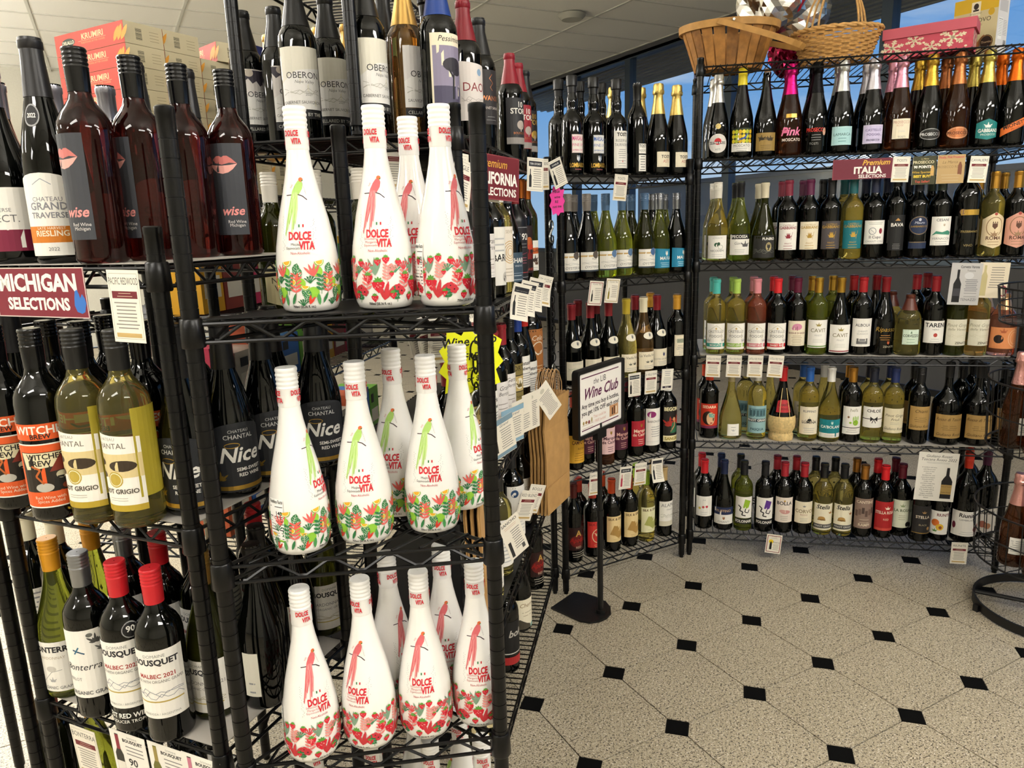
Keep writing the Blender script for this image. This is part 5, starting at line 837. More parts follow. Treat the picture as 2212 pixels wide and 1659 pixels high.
def make_rack(key, label, posts, shelves, top, wdir, spacing=.025, liners=(), single=False, lm=LINER, per=.075):
    o = thing('wire_rack', label, 'rack')
    hs = top if isinstance(top, (list, tuple)) else [top] * len(posts)
    for p, h in zip(posts, hs):
        if h not in _post: _post[h] = post_mesh(h)
        ob('post', _post[h], o, (p[0], p[1], 0))
    for n, z in enumerate(shelves): shelf_part(o, 'shelf', posts, z, wdir, spacing, lm if n in liners else None, single, per)
    return o
def rect_rack(key, label, A_, B_, depth, shelves, top, **kw):
    A_, B_ = Vector((*A_, 0)), Vector((*B_, 0)); d = (B_ - A_).normalized(); bk = Vector((-d.y, d.x, 0))
    o = make_rack(key, label, [A_, B_, B_ + bk * depth, A_ + bk * depth], shelves, top, bk, **kw)
    RACK[key] = dict(A=A_, B=B_, d=d, bk=bk, z=shelves, yaw=math.atan2(-bk.x, bk.y), depth=depth)
    return o
ZT = [.10, .485, .82, 1.213, 1.585]; ZR = [.11, .515, .873, 1.249, 1.642, 1.98]; ZN = [.105, .446, .842, 1.232, 1.597]; ZL = [.20, .578, .977, 1.38]; ZM = [.2, .57, .925, 1.30]
rect_rack('T', 'black wire rack with five shelves behind the sign stand', (.147, .211), (.740, .220), .40, ZT, 1.645)
ra = Vector((.785, .222, 0)); rb = ra + az(-40) * 1.19
rect_rack('R', 'long black wire rack under the window with baskets on top', (ra.x, ra.y), (rb.x, rb.y), .43, ZR, 2.01, liners=(1, 2))
rect_rack('N', 'black wire rack with chain and paper bags hung on its post', (-.66, -.71), (.112, .236), .455, ZN, 1.645, liners=(1, 2, 3, 4), lm=DLINER)
P1, P0 = Vector((-1.198, -.852, 0)), Vector((-1.47, -.52, 0))
rect_rack('L', 'short black wire rack hung with the maroon state sign', (P0.x, P0.y), (P1.x, P1.y), .36, ZL, 1.436, liners=(0, 1, 2, 3), per=.066)
kd = (P0 - P1).normalized(); KB = P0 + Vector((-.035, .04, 0))
rect_rack('K', 'black wire rack standing beside the maroon sign rack', (KB + kd * .6).to_2d(), KB.to_2d(), .30, [1.04, 1.27], 1.3)
M2, M3 = Vector((-1.166, -.89, 0)), Vector((-.772, -1.035, 0)); M4 = M2 + az(25) * .297
make_rack('M', 'triangular black wire corner rack holding the white bottles', [M2, M3, M4], ZM, 1.592, az(25), .031, liners=(3,), single=True, lm=DLINER, per=.082)
mf = (M3 - M2).normalized(); mb = Vector((-mf.y, mf.x, 0)); RACK['M'] = dict(A=M2, B=M3, d=mf, bk=mb, z=ZM, yaw=math.atan2(-mb.x, mb.y), depth=.2)
# a low rack of snack boxes behind, back to back with N
nb = RACK['N']['bk']; nd = RACK['N']['d']; s0 = RACK['N']['A'] + nb * 1.12 + nd * .2
SA = s0 + nd * 1.2; SB = s0
rect_rack('S', 'black wire snack rack behind the sign rack', SA.to_2d(), SB.to_2d(), -.5 if False else .45, [.25, .62, .98, 1.22, 1.52], 1.56)
# upper tier standing on top of N: posts and a wire shelf overhead
up = thing('shelf_riser', 'raised black wire tier standing on the tall bottle rack', 'rack')
n0, nB = RACK['N']['A'], RACK['N']['B']
rp = [n0 + nb * .20 + nd * .02, n0 + nd * .60 + nb * .20, n0 + nd * .60 + nb * .44, n0 + nb * .44 + nd * .02]
bm = bmesh.new(); r = .0127; pr = [(0, .012), (.006, .012), (.006, .006), (.016, .006), (.016, .0145), (.022, .0145), (.022, r)]; z = .04
while z < .40: pr += [(z - .0007, r), (z - .0005, r - .0005), (z + .0005, r - .0005), (z + .0007, r)]; z += .0254
pr += [(.42, r)]; lathe(bm, pr, 14); PM = mesh('post', bm, BLACKWIRE, 35)
for p in rp: ob('post', PM, up, (p.x, p.y, ZN[4] + .0046))
shelf_part(up, 'shelf', rp, 1.94, nb, .024)
# ------------------------------------------------------------------ bottles
_lab = {}
def label_meshes(key):
    if key not in _lab:
        d = DES[key]; P = PROF[d['t']]; R = max(r for z, r in P); out_ = []
        if d['t'] == 'dolce': P = [p for p in P if p[0] < .25] + [(.255, .0182), (.29, .0182)]
        for art, th in d['arts']: out_.append(wrap_art('label_' + key, art, P, R, math.radians(th), dv=.012 if d['t'] == 'dolce' else .02, local=d['t'] == 'dolce') if art.items else None)
        _lab[key] = [x for x in out_ if x]
    return _lab[key]
STRAW = mat('straw', '#d9bd82', .8, bump=.8, bscale=120, vary=.25)
WHERE = {'T': 'sign-stand rack', 'R': 'window rack', 'N': 'paper-bag rack', 'L': 'state-sign rack', 'M': 'corner rack', 'S': 'snack rack'}
ORD = {'T': ['bottom', 'fourth', 'third', 'second', 'top'], 'R': ['bottom', 'fourth', 'third', 'second', 'bottle-top', 'top'], 'N': ['bottom', 'fourth', 'third', 'second', 'top'], 'L': ['bottom', 'third', 'second', 'top'], 'M': ['bottom', 'third', 'second', 'top']}
ORD['R'][4] = 'first'
COUNT = {}
def bottle(key, x, y, z, yaw, rack, shelf, tilt=0.0, s=1.0):
    d = DES[key]; d0 = d['d'].split(); where = '%s shelf, %s' % (ORD[rack][shelf], WHERE[rack]) if rack in ORD else WHERE.get(rack, rack)
    lab_ = d['d'] + ', ' + where
    t = thing('sparkling_wine_bottle' if d['t'] == 'champ' else 'wine_bottle', ' '.join(lab_.split()[:16]), 'bottle', (x, y, z), yaw)
    COUNT.setdefault(t['label'], []).append(t)
    if tilt: t.rotation_euler = (tilt, 0, yaw)
    t.scale = (s, s, s * (.91 if d['t'] == 'dolce' else 1)); t.scale.x *= .93 if d['t'] == 'dolce' else 1; t.scale.y = t.scale.x
    ob('glass_body', glass_mesh(d['t']), t, m=GL[d['g']]); ck, cc = d['cap']
    ob({'screw': 'screw_cap', 'dscrew': 'screw_cap', 'wire': 'foil_hood', 'stop': 'stopper', 'cork': 'cork'}.get(ck, 'foil_capsule'), cap_mesh(d['t'], ck), t, m=capmat(cc))
    for k, me in enumerate(label_meshes(key)): ob('printed_artwork' if d['t'] == 'dolce' else 'label', me, t)
    if d['extra'] == 'straw':
        bm = bmesh.new(); P = [(.0004, .040), (.001, .0475), (.02, .0495), (.028, .0455), (.034, .0455), (.05, .0535), (.075, .0562), (.098, .0545), (.104, .052)]; lathe(bm, P, 40, close=False)
        for v in bm.verts:
            a = math.atan2(v.co.y, v.co.x); q = 1 + .018 * math.sin(a * 20); v.co.x *= q; v.co.y *= q
        ob('straw_basket', mesh('straw_basket', bm, STRAW, 70), t)
        bm = bmesh.new()
        for a in (-.3, .5, 2.4): tube(bm, [(.054 * math.sin(a), -.054 * math.cos(a), .1), (.04 * math.sin(a), -.04 * math.cos(a), .155), (.021 * math.sin(a + .1), -.021 * math.cos(a + .1), .218)], .0016, 5)
        ob('straw_cord', mesh('straw_cord', bm, STRAW, 70), t)
    return t
PLACED = [('N', 4, p_.to_2d(), .0155) for p_ in rp]
def put(key, rack, shelf, px, py, off=.052, yaw=0.0, tilt=0.0, D=None, s=1.0, dz=0.0):
    if key in ('jungle', 'martini'): s = .94
    R_ = RACK[rack]; p0 = R_['A'] + R_['bk'] * off
    p = atD(px, py, D) if D else onpl(px, py, p0, R_['bk'])
    r0 = max(r for _, r in PROF[DES[key]['t']]) * s
    if not D:                                   # keep clear of the end posts
        al = (p - p0).dot(R_['d']); ln = (R_['B'] - R_['A']).length; p = p0 + R_['d'] * min(max(al, .02), ln - r0 - .006)
    q = Vector((p.x, p.y))
    for it in range(6):                         # ease apart from what already stands on that shelf
        for (k2, z2, q2, r2) in PLACED:
            if k2 == rack and z2 == shelf:
                dv = q - q2; dist = dv.length
                if 1e-5 < dist < r0 + r2 + .0015: q = q2 + dv / dist * (r0 + r2 + .0016)
    PLACED.append((rack, shelf, q, r0))
    lift = .0045 if rack in ('N', 'L') or (rack == 'R' and shelf in (1, 2)) or (rack == 'M' and shelf == 3) else .0028
    return bottle(key, q.x, q.y, R_['z'][shelf] + lift + dz, R_['yaw'] + math.radians(yaw), rack, shelf, tilt, s)
def row(rack, shelf, py, items, off=.052, yaw=0.0):
    for it in items: put(it[0], rack, shelf, it[1], py, it[2] if len(it) > 2 else off, it[3] if len(it) > 3 else yaw)
B2 = .14; B3 = .23
row('T', 4, 300, [('mars_p', 1236), ('mars_b', 1282), ('verm', 1331), ('split', 1376), ('asti', 1421), ('asti', 1461), ('mars_p', 1212, .12, 60), ('mars_p', 1253, B2), ('mars_b', 1299, B2), ('asti', 1323, B2 + .03), ('asti', 1384, B2)])
row('T', 3, 530, [('oys_pn', 1226), ('oys_pn', 1265), ('oys_pg', 1307), ('oys_pg', 1343, .09), ('oys_sb', 1380), ('mat_w', 1421), ('mat_r', 1459), ('oys_pn', 1240, B2), ('oys_pg', 1282, B2), ('oys_sb', 1362, B2 + .03), ('mat_r', 1400, B2), ('mat_w', 1440, B2)])
row('T', 2, 740, [('rh1', 1235), ('rh2', 1272), ('vf_r', 1312), ('vf_y', 1349), ('vf_c', 1385), ('rh2', 1418, .075), ('chat', 1458), ('rh1', 1249, B2), ('rh2', 1288, B2), ('vf_r', 1371, B2), ('chat', 1424, B2 + .03)])
row('T', 1, 940, [('campo', 1240), ('marq_pu', 1264, .085), ('marq_ro', 1294), ('marq_pu', 1332), ('marq_rd', 1372), ('baron', 1404), ('begonia', 1441), ('campo', 1252, B2 + .03), ('marq_ro', 1310, B2 + .03), ('marq_rd', 1355, B2), ('baron', 1390, B2 + .03), ('marq_pu', 1425, B2)])
row('T', 0, 1150, [('apo', 1239), ('silk_rd', 1280), ('silk_tn', 1321), ('silk_tn', 1358), ('silk_gr', 1394), ('alamos', 1432), ('silk_rd', 1250, B2), ('silk_tn', 1300, B2), ('silk_gr', 1374, B2), ('alamos', 1452, B2)])
row('R', 4, 280, [('martini', 1550), ('moscato', 1596), ('jungle', 1650), ('pinky', 1701), ('problack', 1758), ('lamarca', 1815), ('poggio', 1881), ('proroso', 1940), ('progold', 2003), ('procop', 2060), ('gabpro', 2123), ('mion', 2182),
   ('martini', 1541, B2), ('moscato', 1601, B2 + .03), ('jungle', 1643, B2 + .03), ('pinky', 1693, B2), ('problack', 1737, B2), ('lamarca', 1802, B2), ('poggio', 1867, B2), ('proroso', 1908, B2), ('progold', 1956, B2), ('procop', 2030, B2), ('gabpro', 2100, B2 - .02), ('mion', 2153, B2 - .02)])
row('R', 3, 500, [('nico', 1549), ('picossa', 1591), ('funiro', 1645), ('gab_w', 1687), ('gab_c', 1742), ('gab_g', 1786), ('gab_t', 1829), ('cupo', 1880), ('bava', 1930), ('bluoval', 1975), ('cesani', 2023), ('band', 2076), ('roma_w', 2132), ('roma_r', 2185),
   ('nico', 1540, B2), ('picossa', 1585, B2), ('funiro', 1634, B2), ('gab_w', 1672, B2), ('gab_c', 1716, B2 - .03), ('gab_g', 1764, B2), ('gab_t', 1815, B2), ('cupo', 1856, B2), ('cupo', 1894, B2), ('bava', 1915, B2 + .03), ('cesani', 2005, B2), ('bluoval', 1955, B2), ('roma_w', 2106, B2 + .02), ('roma_r', 2158, B2)])
row('R', 2, 700, [('cas_t', 1546), ('cas_l', 1589), ('cas_p', 1633), ('cas_r', 1677), ('pinktree', 1719, .065), ('cavit_y', 1760), ('cavit_r', 1804, .048), ('albola', 1855), ('ripasso', 1904), ('corv', 1953), ('tareni', 2013), ('zen_d', 2061), ('zen_y', 2107), ('orange', 2158),
   ('cas_t', 1539, B2), ('cas_l', 1581, B2), ('cas_p', 1625, B2), ('cas_r', 1664, B2), ('pinktree', 1705, B2 + .02), ('cavit_y', 1750, B2), ('cavit_y', 1781, B2), ('albola', 1834, B2), ('ripasso', 1887, B2), ('tareni', 1973, B2), ('tareni', 1995, B2 + .07), ('corv', 1937, B2), ('orange', 2126, B2)])
row('R', 1, 900, [('sedara', 1531), ('yelflask', 1576), ('pasqua', 1634), ('fiasco', 1688), ('lumina', 1745), ('bolani', 1789), ('hand', 1837), ('chloe', 1882), ('rosati', 1927), ('tan_c', 1983), ('tan_m', 2043, .064), ('tan_m', 2098, .064), ('tan_p', 2140),
   ('sedara', 1522, B2), ('pasqua', 1608, B2), ('yelflask', 1660, B2 + .02), ('lumina', 1731, B2), ('bolani', 1775, B2), ('hand', 1829, B2), ('chloe', 1866, B2), ('rosati', 1912, B2), ('tan_c', 1968, B2), ('tan_c', 2070, B2 + .02), ('tan_p', 2090, B2 + .1), ('tan_c', 2112, B2 + .02), ('tan_p', 2136, B2 + .02)])
row('R', 0, 1090, [('hearts', 1520), ('ruffnv', 1561), ('drag_g', 1604), ('drag_p', 1650), ('bolla', 1690), ('corvo', 1730), ('stella', 1770), ('stella', 1813), ('cantine', 1856), ('stelred', 1904), ('larosa', 1937, .075), ('stelblk', 1973), ('riu_p', 2026), ('riu_r', 2084, .058), ('riu_g', 2128, .09),
   ('hearts', 1514, B2), ('ruffnv', 1549, B2), ('drag_g', 1594, B2), ('bolla', 1675, B2), ('corvo', 1712, B2), ('stella', 1757, B2), ('stella', 1797, B2), ('cantine', 1845, B2), ('stelred', 1890, B2), ('larosa', 1925, B2 + .02), ('riu_r', 2110, B2 + .05), ('riu_p', 2006, B2)])
# N rack
put('ob_a', 'N', 4, 784, 200, D=1.43, yaw=-28); put('ob_a', 'N', 4, 651, 200, D=1.50, yaw=-62); put('ob_a', 'N', 4, 716, 200, D=1.60, yaw=-55)
put('ob_o', 'N', 4, 838, 200, D=1.58, yaw=-20); put('ob_s', 'N', 4, 881, 200, D=1.52, yaw=-15)
put('ob_o', 'N', 4, 538, 200, D=1.68, yaw=-20); put('ob_o', 'N', 4, 606, 200, D=1.66, yaw=-20)
for px, D_ in ((578, 1.85), (748, 1.78), (690, 1.8), (800, 1.76)): put('ob_s', 'N', 4, px, 60, D=D_, yaw=-30)
def nrow(shelf, items, yaw=-36):
    R_ = RACK['N']
    for it in items:
        o_ = it[2] if len(it) > 2 else .055; q = R_['A'] + R_['d'] * it[1] + R_['bk'] * o_; PLACED.append(('N', shelf, q.to_2d(), .04))
        bottle(it[0], q.x, q.y, R_['z'][shelf] + .0045, R_['yaw'] + math.radians(yaw), 'N', shelf)
nrow(4, [('pourer', .225, .11), ('pess', .11), ('daou', .32), ('swan', .47), ('story_k', .86), ('story_r', 1.0), ('story_g', 1.12), ('aco', .50, .15), ('swan', .74, .13), ('story_k', .62, .13)])
nrow(3, [('bari', .52), ('seven', .63), ('charm', .755), ('nineteen', .87), ('chile', .985), ('skel', 1.10), ('chile', .93, .15), ('charm', .70, .16), ('grand_a', .39), ('nineteen', .26), ('bari', .13)])
nrow(2, [('grand_a', .50), ('grand_b', .61), ('forth', .73), ('hist_a', .86), ('hist_b', .98), ('celob', 1.11, .06), ('hist_a', .36), ('forth', .22), ('grand_b', .08, .06), ('hist_b', .8, .16)])
nrow(1, [('sv', .50), ('sans', .70), ('bronc_a', .84), ('bronc_b', .97), ('gildark', 1.10), ('sv', .36), ('bronc_a', .22), ('sans', .6, .16)])
nrow(0, [('tanside', .27), ('redblk', .55), ('cherry', .78, .06), ('apo', 1.06), ('redback', .70, .16), ('tanside', .13)])
# M rack: the printed white bottles
def dolput(k, shelf, p, yaw):
    q = Vector((p.x, p.y)); obst = [(x, .0472) for (r_, z_, x, _) in PLACED if r_ == 'M' and z_ == shelf] + [(M2.to_2d(), .013), (M3.to_2d(), .013), (M4.to_2d(), .013)]
    for it in range(8):
        for x, r_ in obst:
            dv = q - x
            if 1e-5 < dv.length < .0472 + r_ + .0008: q = x + dv.normalized() * (.0472 + r_ + .001)
    PLACED.append(('M', shelf, q, .0495))
    t = bottle('dol_' + k, q.x, q.y, ZM[shelf] + (.0045 if shelf == 3 else .0028), RACK['M']['yaw'] + math.radians(yaw), 'M', shelf)
    if yaw > 55: COUNT[t['label']].remove(t); t['label'] = t['label'].replace('limes and leaves', 'turned to its nutrition panel'); COUNT.setdefault(t['label'], []).append(t)
    return t
def dol(k, shelf, px, py, yaw):
    p = atz(px, py, ZM[shelf]); return dolput(k, shelf, p, yaw)
def dolD(k, shelf, px, py, D_, yaw):
    p = atD(px, py, D_); return dolput(k, shelf, p, yaw)
dolD('m', 3, 664, 560, 1.10, -12); dolD('s', 3, 826, 550, 1.11, -14); dolD('s', 3, 958, 560, 1.12, 34); dolD('s', 3, 892, 480, 1.22, -20)
for k, px, py, yw in (('m', 655, 1182, 62), ('m', 793, 1160, -10), ('m', 938, 1137, -14), ('m', 866, 1104, -25), ('m', 1002, 1090, 45)): dol(k, 2, px, py, yw)
for k, px, py, yw in (('s', 680, 1617, 20), ('s', 796, 1592, -30), ('s', 918, 1570, -14), ('s', 1032, 1545, -12), ('s', 845, 1533, 40), ('s', 970, 1512, -10)): dol(k, 1, px, py, yw)
for k, px, D_, yw in (('s', 695, 1.42, 10), ('m', 820, 1.42, -8), ('s', 940, 1.40, -10), ('m', 1048, 1.40, 5), ('s', 890, 1.52, 60), ('m', 1000, 1.50, 100)): dolD(k, 0, px, 1800, D_, yw)
# L rack
def Lb(key, shelf, px, py, D_, yaw=0.0): return put(key, 'L', shelf, px, py, D=D_, yaw=yaw)
Lb('lips', 3, 206, 430, 1.10, -14); Lb('lips', 3, 300, 430, 1.15, -30); Lb('lips', 3, 380, 430, 1.20, -30); Lb('lips', 3, 446, 430, 1.24, 10)
Lb('hock', 3, 118, 430, 1.16, 30); Lb('select', 3, 20, 430, 1.20, 30); Lb('select', 3, 128, 300, 1.32, 10); Lb('select', 3, 214, 300, 1.34); Lb('hock', 3, 275, 300, 1.33); Lb('hock', 3, 415, 300, 1.38); Lb('select', 3, 50, 300, 1.30)
Lb('witch', 2, 24, 950, 1.23, 44); Lb('witch', 2, 108, 980, 1.18, 42); Lb('pgrig', 2, 198, 990, 1.16, 10); Lb('pgrig', 2, 284, 990, 1.14, 8); Lb('nice', 2, 362, 990, 1.17, 16); Lb('nice', 2, 476, 950, 1.24, 60); Lb('nice', 2, 556, 900, 1.31, 60); Lb('nice', 2, 690, 880, 1.40, 42)
for key, px, D_ in (('witch', 100, 1.26), ('witch', 180, 1.25), ('witch', 318, 1.22), ('hock', 50, 1.3), ('nice', 625, 1.38), ('witch', 390, 1.26), ('witch', 250, 1.33)): Lb(key, 2, px, 860, D_, 20)
Lb('bonc', 1, 146, 1420, 1.39, 22); Lb('bonm', 1, 206, 1430, 1.32, 28); Lb('bous_a', 1, 284, 1450, 1.28, 26); Lb('bous_b', 1, 358, 1465, 1.25, 30); Lb('bousc', 1, 436, 1480, 1.30, 10)
Lb('darkrow', 1, 508, 1420, 1.32, 60); Lb('darkrow', 1, 580, 1400, 1.42, 60); Lb('darkrow', 1, 640, 1380, 1.50, 60); Lb('bousc', 1, 690, 1340, 1.56, 55)
for key, px, D_ in (('bonc', 218, 1.46), ('bonm', 285, 1.42), ('bous_b', 358, 1.38), ('bous_b', 420, 1.36), ('cream', 85, 1.52), ('cream', 130, 1.50), ('cream', 480, 1.48), ('bous_a', 560, 1.52)): Lb(key, 1, px, 1300, D_, 15)
for key, px, D_ in (('redback', 150, 1.62), ('bonc', 235, 1.58), ('redback', 330, 1.55), ('bonm', 420, 1.5)): Lb(key, 0, px, 1750, D_, 15)
for lab_, ts in COUNT.items():
    if len(ts) > 1:
        for t in ts: t['group'] = ' '.join(lab_.split(',')[0].split()) + ' set'
# ------------------------------------------------------------------ cards hung on the shelf edges
CDESC = {}
def hang(key, rack, px, py, label, roll=0.0, tilt=0.0, yaw=None, off=-.010, D=None, bend=0.0, s=1.0, name='shelf_card', cat='card', group=None):
    """px, py: the middle of the card's top edge"""
    if yaw is None: yaw = -42 if rack == 'N' else 0
    if rack == 'N' and not D: off = min(off, -.034) - (.014 if key == 'california' else 0)
    R_ = RACK[rack]; p = atD(px, py, D) if D else onpl(px, py, R_['A'] + R_['bk'] * off, R_['bk'])
    if rack == 'N' and not D:
        s_ = (p - R_['A']).dot(R_['d'])
        if s_ > 1.2 or s_ < 0 or (p - CAM).dot(Vector(RZ)) < 0:
            e_ = R_['A'] + R_['d'] * (1.2 if px > 1050 else .02) + R_['bk'] * off; e_.z = p.z if 0 < p.z < 2 else 1.0; p = atD(px, py, (e_ - CAM).dot(Vector(RZ)))
    A_, w, h = CARDS[key]; y0 = min(v for l, it in A_.items if it[0] == 'P' for _, v in it[1]); y1 = max(v for l, it in A_.items if it[0] == 'P' for _, v in it[1])
    o = ob(name, card_mesh(key, bend)); tag(o, label, cat, group)
    o.matrix_world = Matrix.Translation(p) @ Matrix.Rotation(R_['yaw'] + math.radians(yaw), 4, 'Z') @ Matrix.Rotation(math.radians(roll), 4, 'Y') @ Matrix.Rotation(math.radians(tilt), 4, 'X') @ Matrix.Scale(s, 4) @ Matrix.Translation((0, 0, -y1))
    return o
hang('tosti', 'T', 1343, 377, 'white card with maroon stripe below the vermouth bottle', 4, 4)
hang('oys1', 'T', 1290, 607, 'white card in a thin red frame below the second shelf', 6, 4); hang('oys2', 'T', 1326, 602, 'white card in a thin gold frame below the second shelf', 6, 4)
hang('blk2', 'T', 1371, 806, 'black-headed card beside the club sign'); hang('vieille', 'T', 1407, 801, 'maroon-striped card on the third shelf of the sign-stand rack', 2); hang('perrin', 'T', 1443, 797, 'white card with dark foot band above the sangria bottle', 4)
hang('campo', 'T', 1288, 1020, 'maroon-striped card behind the sign pole', 4); hang('blk5', 'T', 1353, 1008, 'black-headed card with a pink bottle picture', 5); hang('marques', 'T', 1385, 1000, 'maroon-striped card beside the pink bottle card', 4); hang('blk6', 'T', 1421, 990, 'black-headed card curling away from the low shelf', 4, 10, bend=4)
hang('italia', 'R', 1864, 343, 'maroon sign reading PREMIUM ITALIA SELECTIONS', name='shelf_sign', cat='sign'); hang('tosti', 'R', 1949, 338, 'white card with maroon stripe next to the Italia sign', 2, s=.98); hang('prosecco', 'R', 1999, 337, 'olive card reading 90 POINTS BEST BUY', off=-.012); hang('pinkpro', 'R', 2057, 334, 'shiny tan card about pink prosecco', off=-.013); hang('cavaliere', 'R', 2118, 337, 'white card with maroon stripe at the end of the sign row', 3)
hang('corvetto', 'R', 2091, 568, 'grey card picturing a black bottle', 2, off=-.012); hang('ficaia', 'R', 2151, 567, 'beige card picturing a pale bottle', 2)
for px, c in ((1542, 'aqua-capped'), (1587, 'lime-capped'), (1633, 'pink-capped'), (1678, 'red-capped')): hang('castello', 'R', px, 768, 'white maroon-striped card below the %s bottle' % c, 2 if px < 1670 else 4, s=.97)
hang('rosatitosc', 'R', 2030, 978, 'large white notice with a black bottle picture', 2); hang('golden', 'R', 1674, 1155, 'red-framed card hanging below the bottom shelf', 5); hang('riunite', 'R', 2074, 1172, 'maroon-striped card hanging beneath the grape-label bottles', 0)
hang('oberon', 'N', 848, 308, 'white maroon-striped card below the owl-label bottle', 0, yaw=-35, D=1.46); hang('daou', 'N', 993, 330, 'maroon-striped card just behind the corner post', 3, yaw=-20); hang('plain', 'N', 1002, 345, 'white card tucked behind another at the corner post', 12, yaw=-20, off=-.004)
hang('california', 'N', 1072, 335, 'maroon sign reading PREMIUM CALIFORNIA SELECTIONS', 3, name='shelf_sign', cat='sign', off=-.008, s=.85, yaw=-25); hang('blk3', 'N', 1058, 336, 'black-headed card overlapping the California sign', 6, off=-.016)
hang('blk1', 'N', 1157, 341, 'black-headed card with bottle picture near the far post', 3); hang('redblend', 'N', 1176, 343, 'maroon-striped card angled beside the black-headed one', -3, yaw=-15, off=-.012); hang('blk4', 'N', 1196, 345, 'black-headed card slanting toward the pink star', -22)
for n, (px, py, k) in enumerate(((1131, 614, 'blk1'), (1147, 608, 'blk3'), (1163, 602, 'blk4'), (1181, 596, 'redblend'))): hang(k, 'N', px, py, ('black-headed card, first of the fanned four', 'black-headed card, second of the fanned four', 'black-headed card, third of the fanned four', 'maroon-striped card, last of the fanned four')[n], 14, 12, off=-.012 - .002 * n, bend=3)
hang('blue1', 'N', 1107, 880, 'white card with blue head tilting off the third shelf', -10, 14, off=-.014); hang('khaki', 'N', 1127, 862, 'white card with khaki square on the third shelf', -12, 14, off=-.016); hang('notes', 'N', 1146, 848, 'white card of close-set lines on the third shelf', -10, 12, off=-.012); hang('notes', 'N', 1166, 838, 'white card of close-set lines slanting over the bags', -40, 10, off=-.05); hang('blue2', 'N', 1080, 905, 'white card with grey-blue foot beside the corner post', -18, 14, off=-.014)
hang('redblend', 'N', 1147, 1060, 'maroon-striped card lower down near the bags', 16, 8, off=-.014); hang('plain', 'N', 1164, 1047, 'maroon-striped card half hidden by the paper bags', 18, 8, off=-.012)
hang('sancho', 'N', 1096, 1122, 'white card with a dark bottle print, tilted low', -24, 8, off=-.02); hang('sancho', 'N', 1048, 1165, 'white card glimpsed behind the corner post', -14, 8, off=-.02)
hang('redblend', 'N', 897, 690, 'maroon-striped card, leftmost of three behind the corner bottles'.replace('leftmost', 'first'), -14, yaw=-40, D=1.52); hang('third', 'N', 922, 694, 'maroon-striped card, middle of three behind the corner bottles', -8, yaw=-40, D=1.50); hang('nobles', 'N', 950, 688, 'maroon-striped card, last of three behind the corner bottles', 4, yaw=-35, D=1.50); hang('third', 'N', 1012, 668, 'maroon-striped card peeping over the yellow star', 3, yaw=-30, D=1.45)
hang('yellowstar', 'N', 1020, 702, 'neon yellow starburst card with handwriting', 4, yaw=-62, D=1.34, name='starburst_card'); hang('pinkstar', 'N', 1204, 400, 'neon pink starburst card with handwriting', 2, yaw=-50, off=-.03, name='starburst_card')
hang('michigan', 'L', 76, 578, 'maroon sign reading MICHIGAN SELECTIONS with blue map', 0, off=-.014, name='shelf_sign', cat='sign'); hang('redwood', 'L', 262, 583, 'white card reading PACIFIC REDWOOD over a maroon stripe', 1, off=-.018)
hang('bonterra', 'L', 176, 1573, 'white card reading BONTERRA on the low shelf', 2, 4, off=-.014)
for n, (px, py) in enumerate(((272, 1585), (356, 1612), (432, 1636))): hang('bous%d' % n, 'L', px, py, ('bottle-picture card with a red-capped bottle', 'bottle-picture card with an olive bottle', 'bottle-picture card with a pink-capped bottle')[n], 1, 3, off=-.014)
# rings that hold the cards
STEEL = mat('steel', '#b8b8b4', .25, .9)
# ------------------------------------------------------------------ club sign on its stand
BKM = mat('black_metal', '#0c0c0d', .45, bump=.15, bscale=200)
ss = thing('sign_stand', 'black floor stand with the wine club sign', 'sign', (.174, .017, 0), math.radians(24))
bm = bmesh.new(); pts = [(-.17, -.05), (-.02, -.115)] + [(.02 + .115 * math.cos(a), .115 * math.sin(a)) for a in [-PI / 2 + k * PI / 12 for k in range(13)]] + [(-.06, .115), (-.17, .02)]
pts = [(.07, -.1), (.085, -.04), (.085, .04), (.06, .1), (.0, .13)] 
pts = [(.105 * math.cos(a), .105 * math.sin(a)) for a in [-PI * .55 + k * PI * 1.1 / 14 for k in range(15)]] + [(-.10, .10), (-.235, .06), (-.20, -.085)]
pts = []
for px, py in ((1190, 1312), (1240, 1278), (1262, 1280), (1290, 1290), (1309, 1299), (1319, 1311), (1320, 1324), (1311, 1334), (1295, 1341), (1275, 1344), (1252, 1340)):
    q = Matrix.Rotation(-math.radians(24), 4, 'Z') @ (atz(px, py, .008) - Vector((.174, .017, 0))); pts.append((q.x, q.y))
pts.reverse(); prism(bm, pts, .001, .008); bmesh.ops.recalc_face_normals(bm, faces=bm.faces); ob('base_plate', mesh('base_plate', bm, BKM), ss)
bm = bmesh.new(); tube(bm, [(0, 0, .01), (0, 0, .40)], .0105, 12); tube(bm, [(0, 0, .39), (0, 0, .735)], .0085, 12); tube(bm, [(0, 0, .385), (0, 0, .41)], .0135, 12); tube(bm, [(0, 0, .008), (0, 0, .02)], .02, 12); ob('pole', mesh('pole', bm, BKM, 40), ss)
fr = ob('sign_frame', None, ss) if False else None
bm = bmesh.new(); zc, W_, H_ = .825, .312, .238
def rrect(w, h, r, n=5): return [(sx * (w / 2 - r) + r * math.cos(a), sy * (h / 2 - r) + r * math.sin(a)) for sx, sy, a0 in ((1, 1, 0), (-1, 1, PI / 2), (-1, -1, PI), (1, -1, 1.5 * PI)) for a in [a0 + k * PI / 2 / n for k in range(n + 1)]]
o1, i1 = rrect(W_, H_, .014), rrect(W_ - .026, H_ - .026, .006); n = len(o1); vs = {}
for nm, pp, yy in (('of', o1, -.012), ('ob', o1, .012), ('if', i1, -.012), ('ib', i1, -.004)): vs[nm] = [bm.verts.new((x, yy, z + zc)) for x, z in pp]
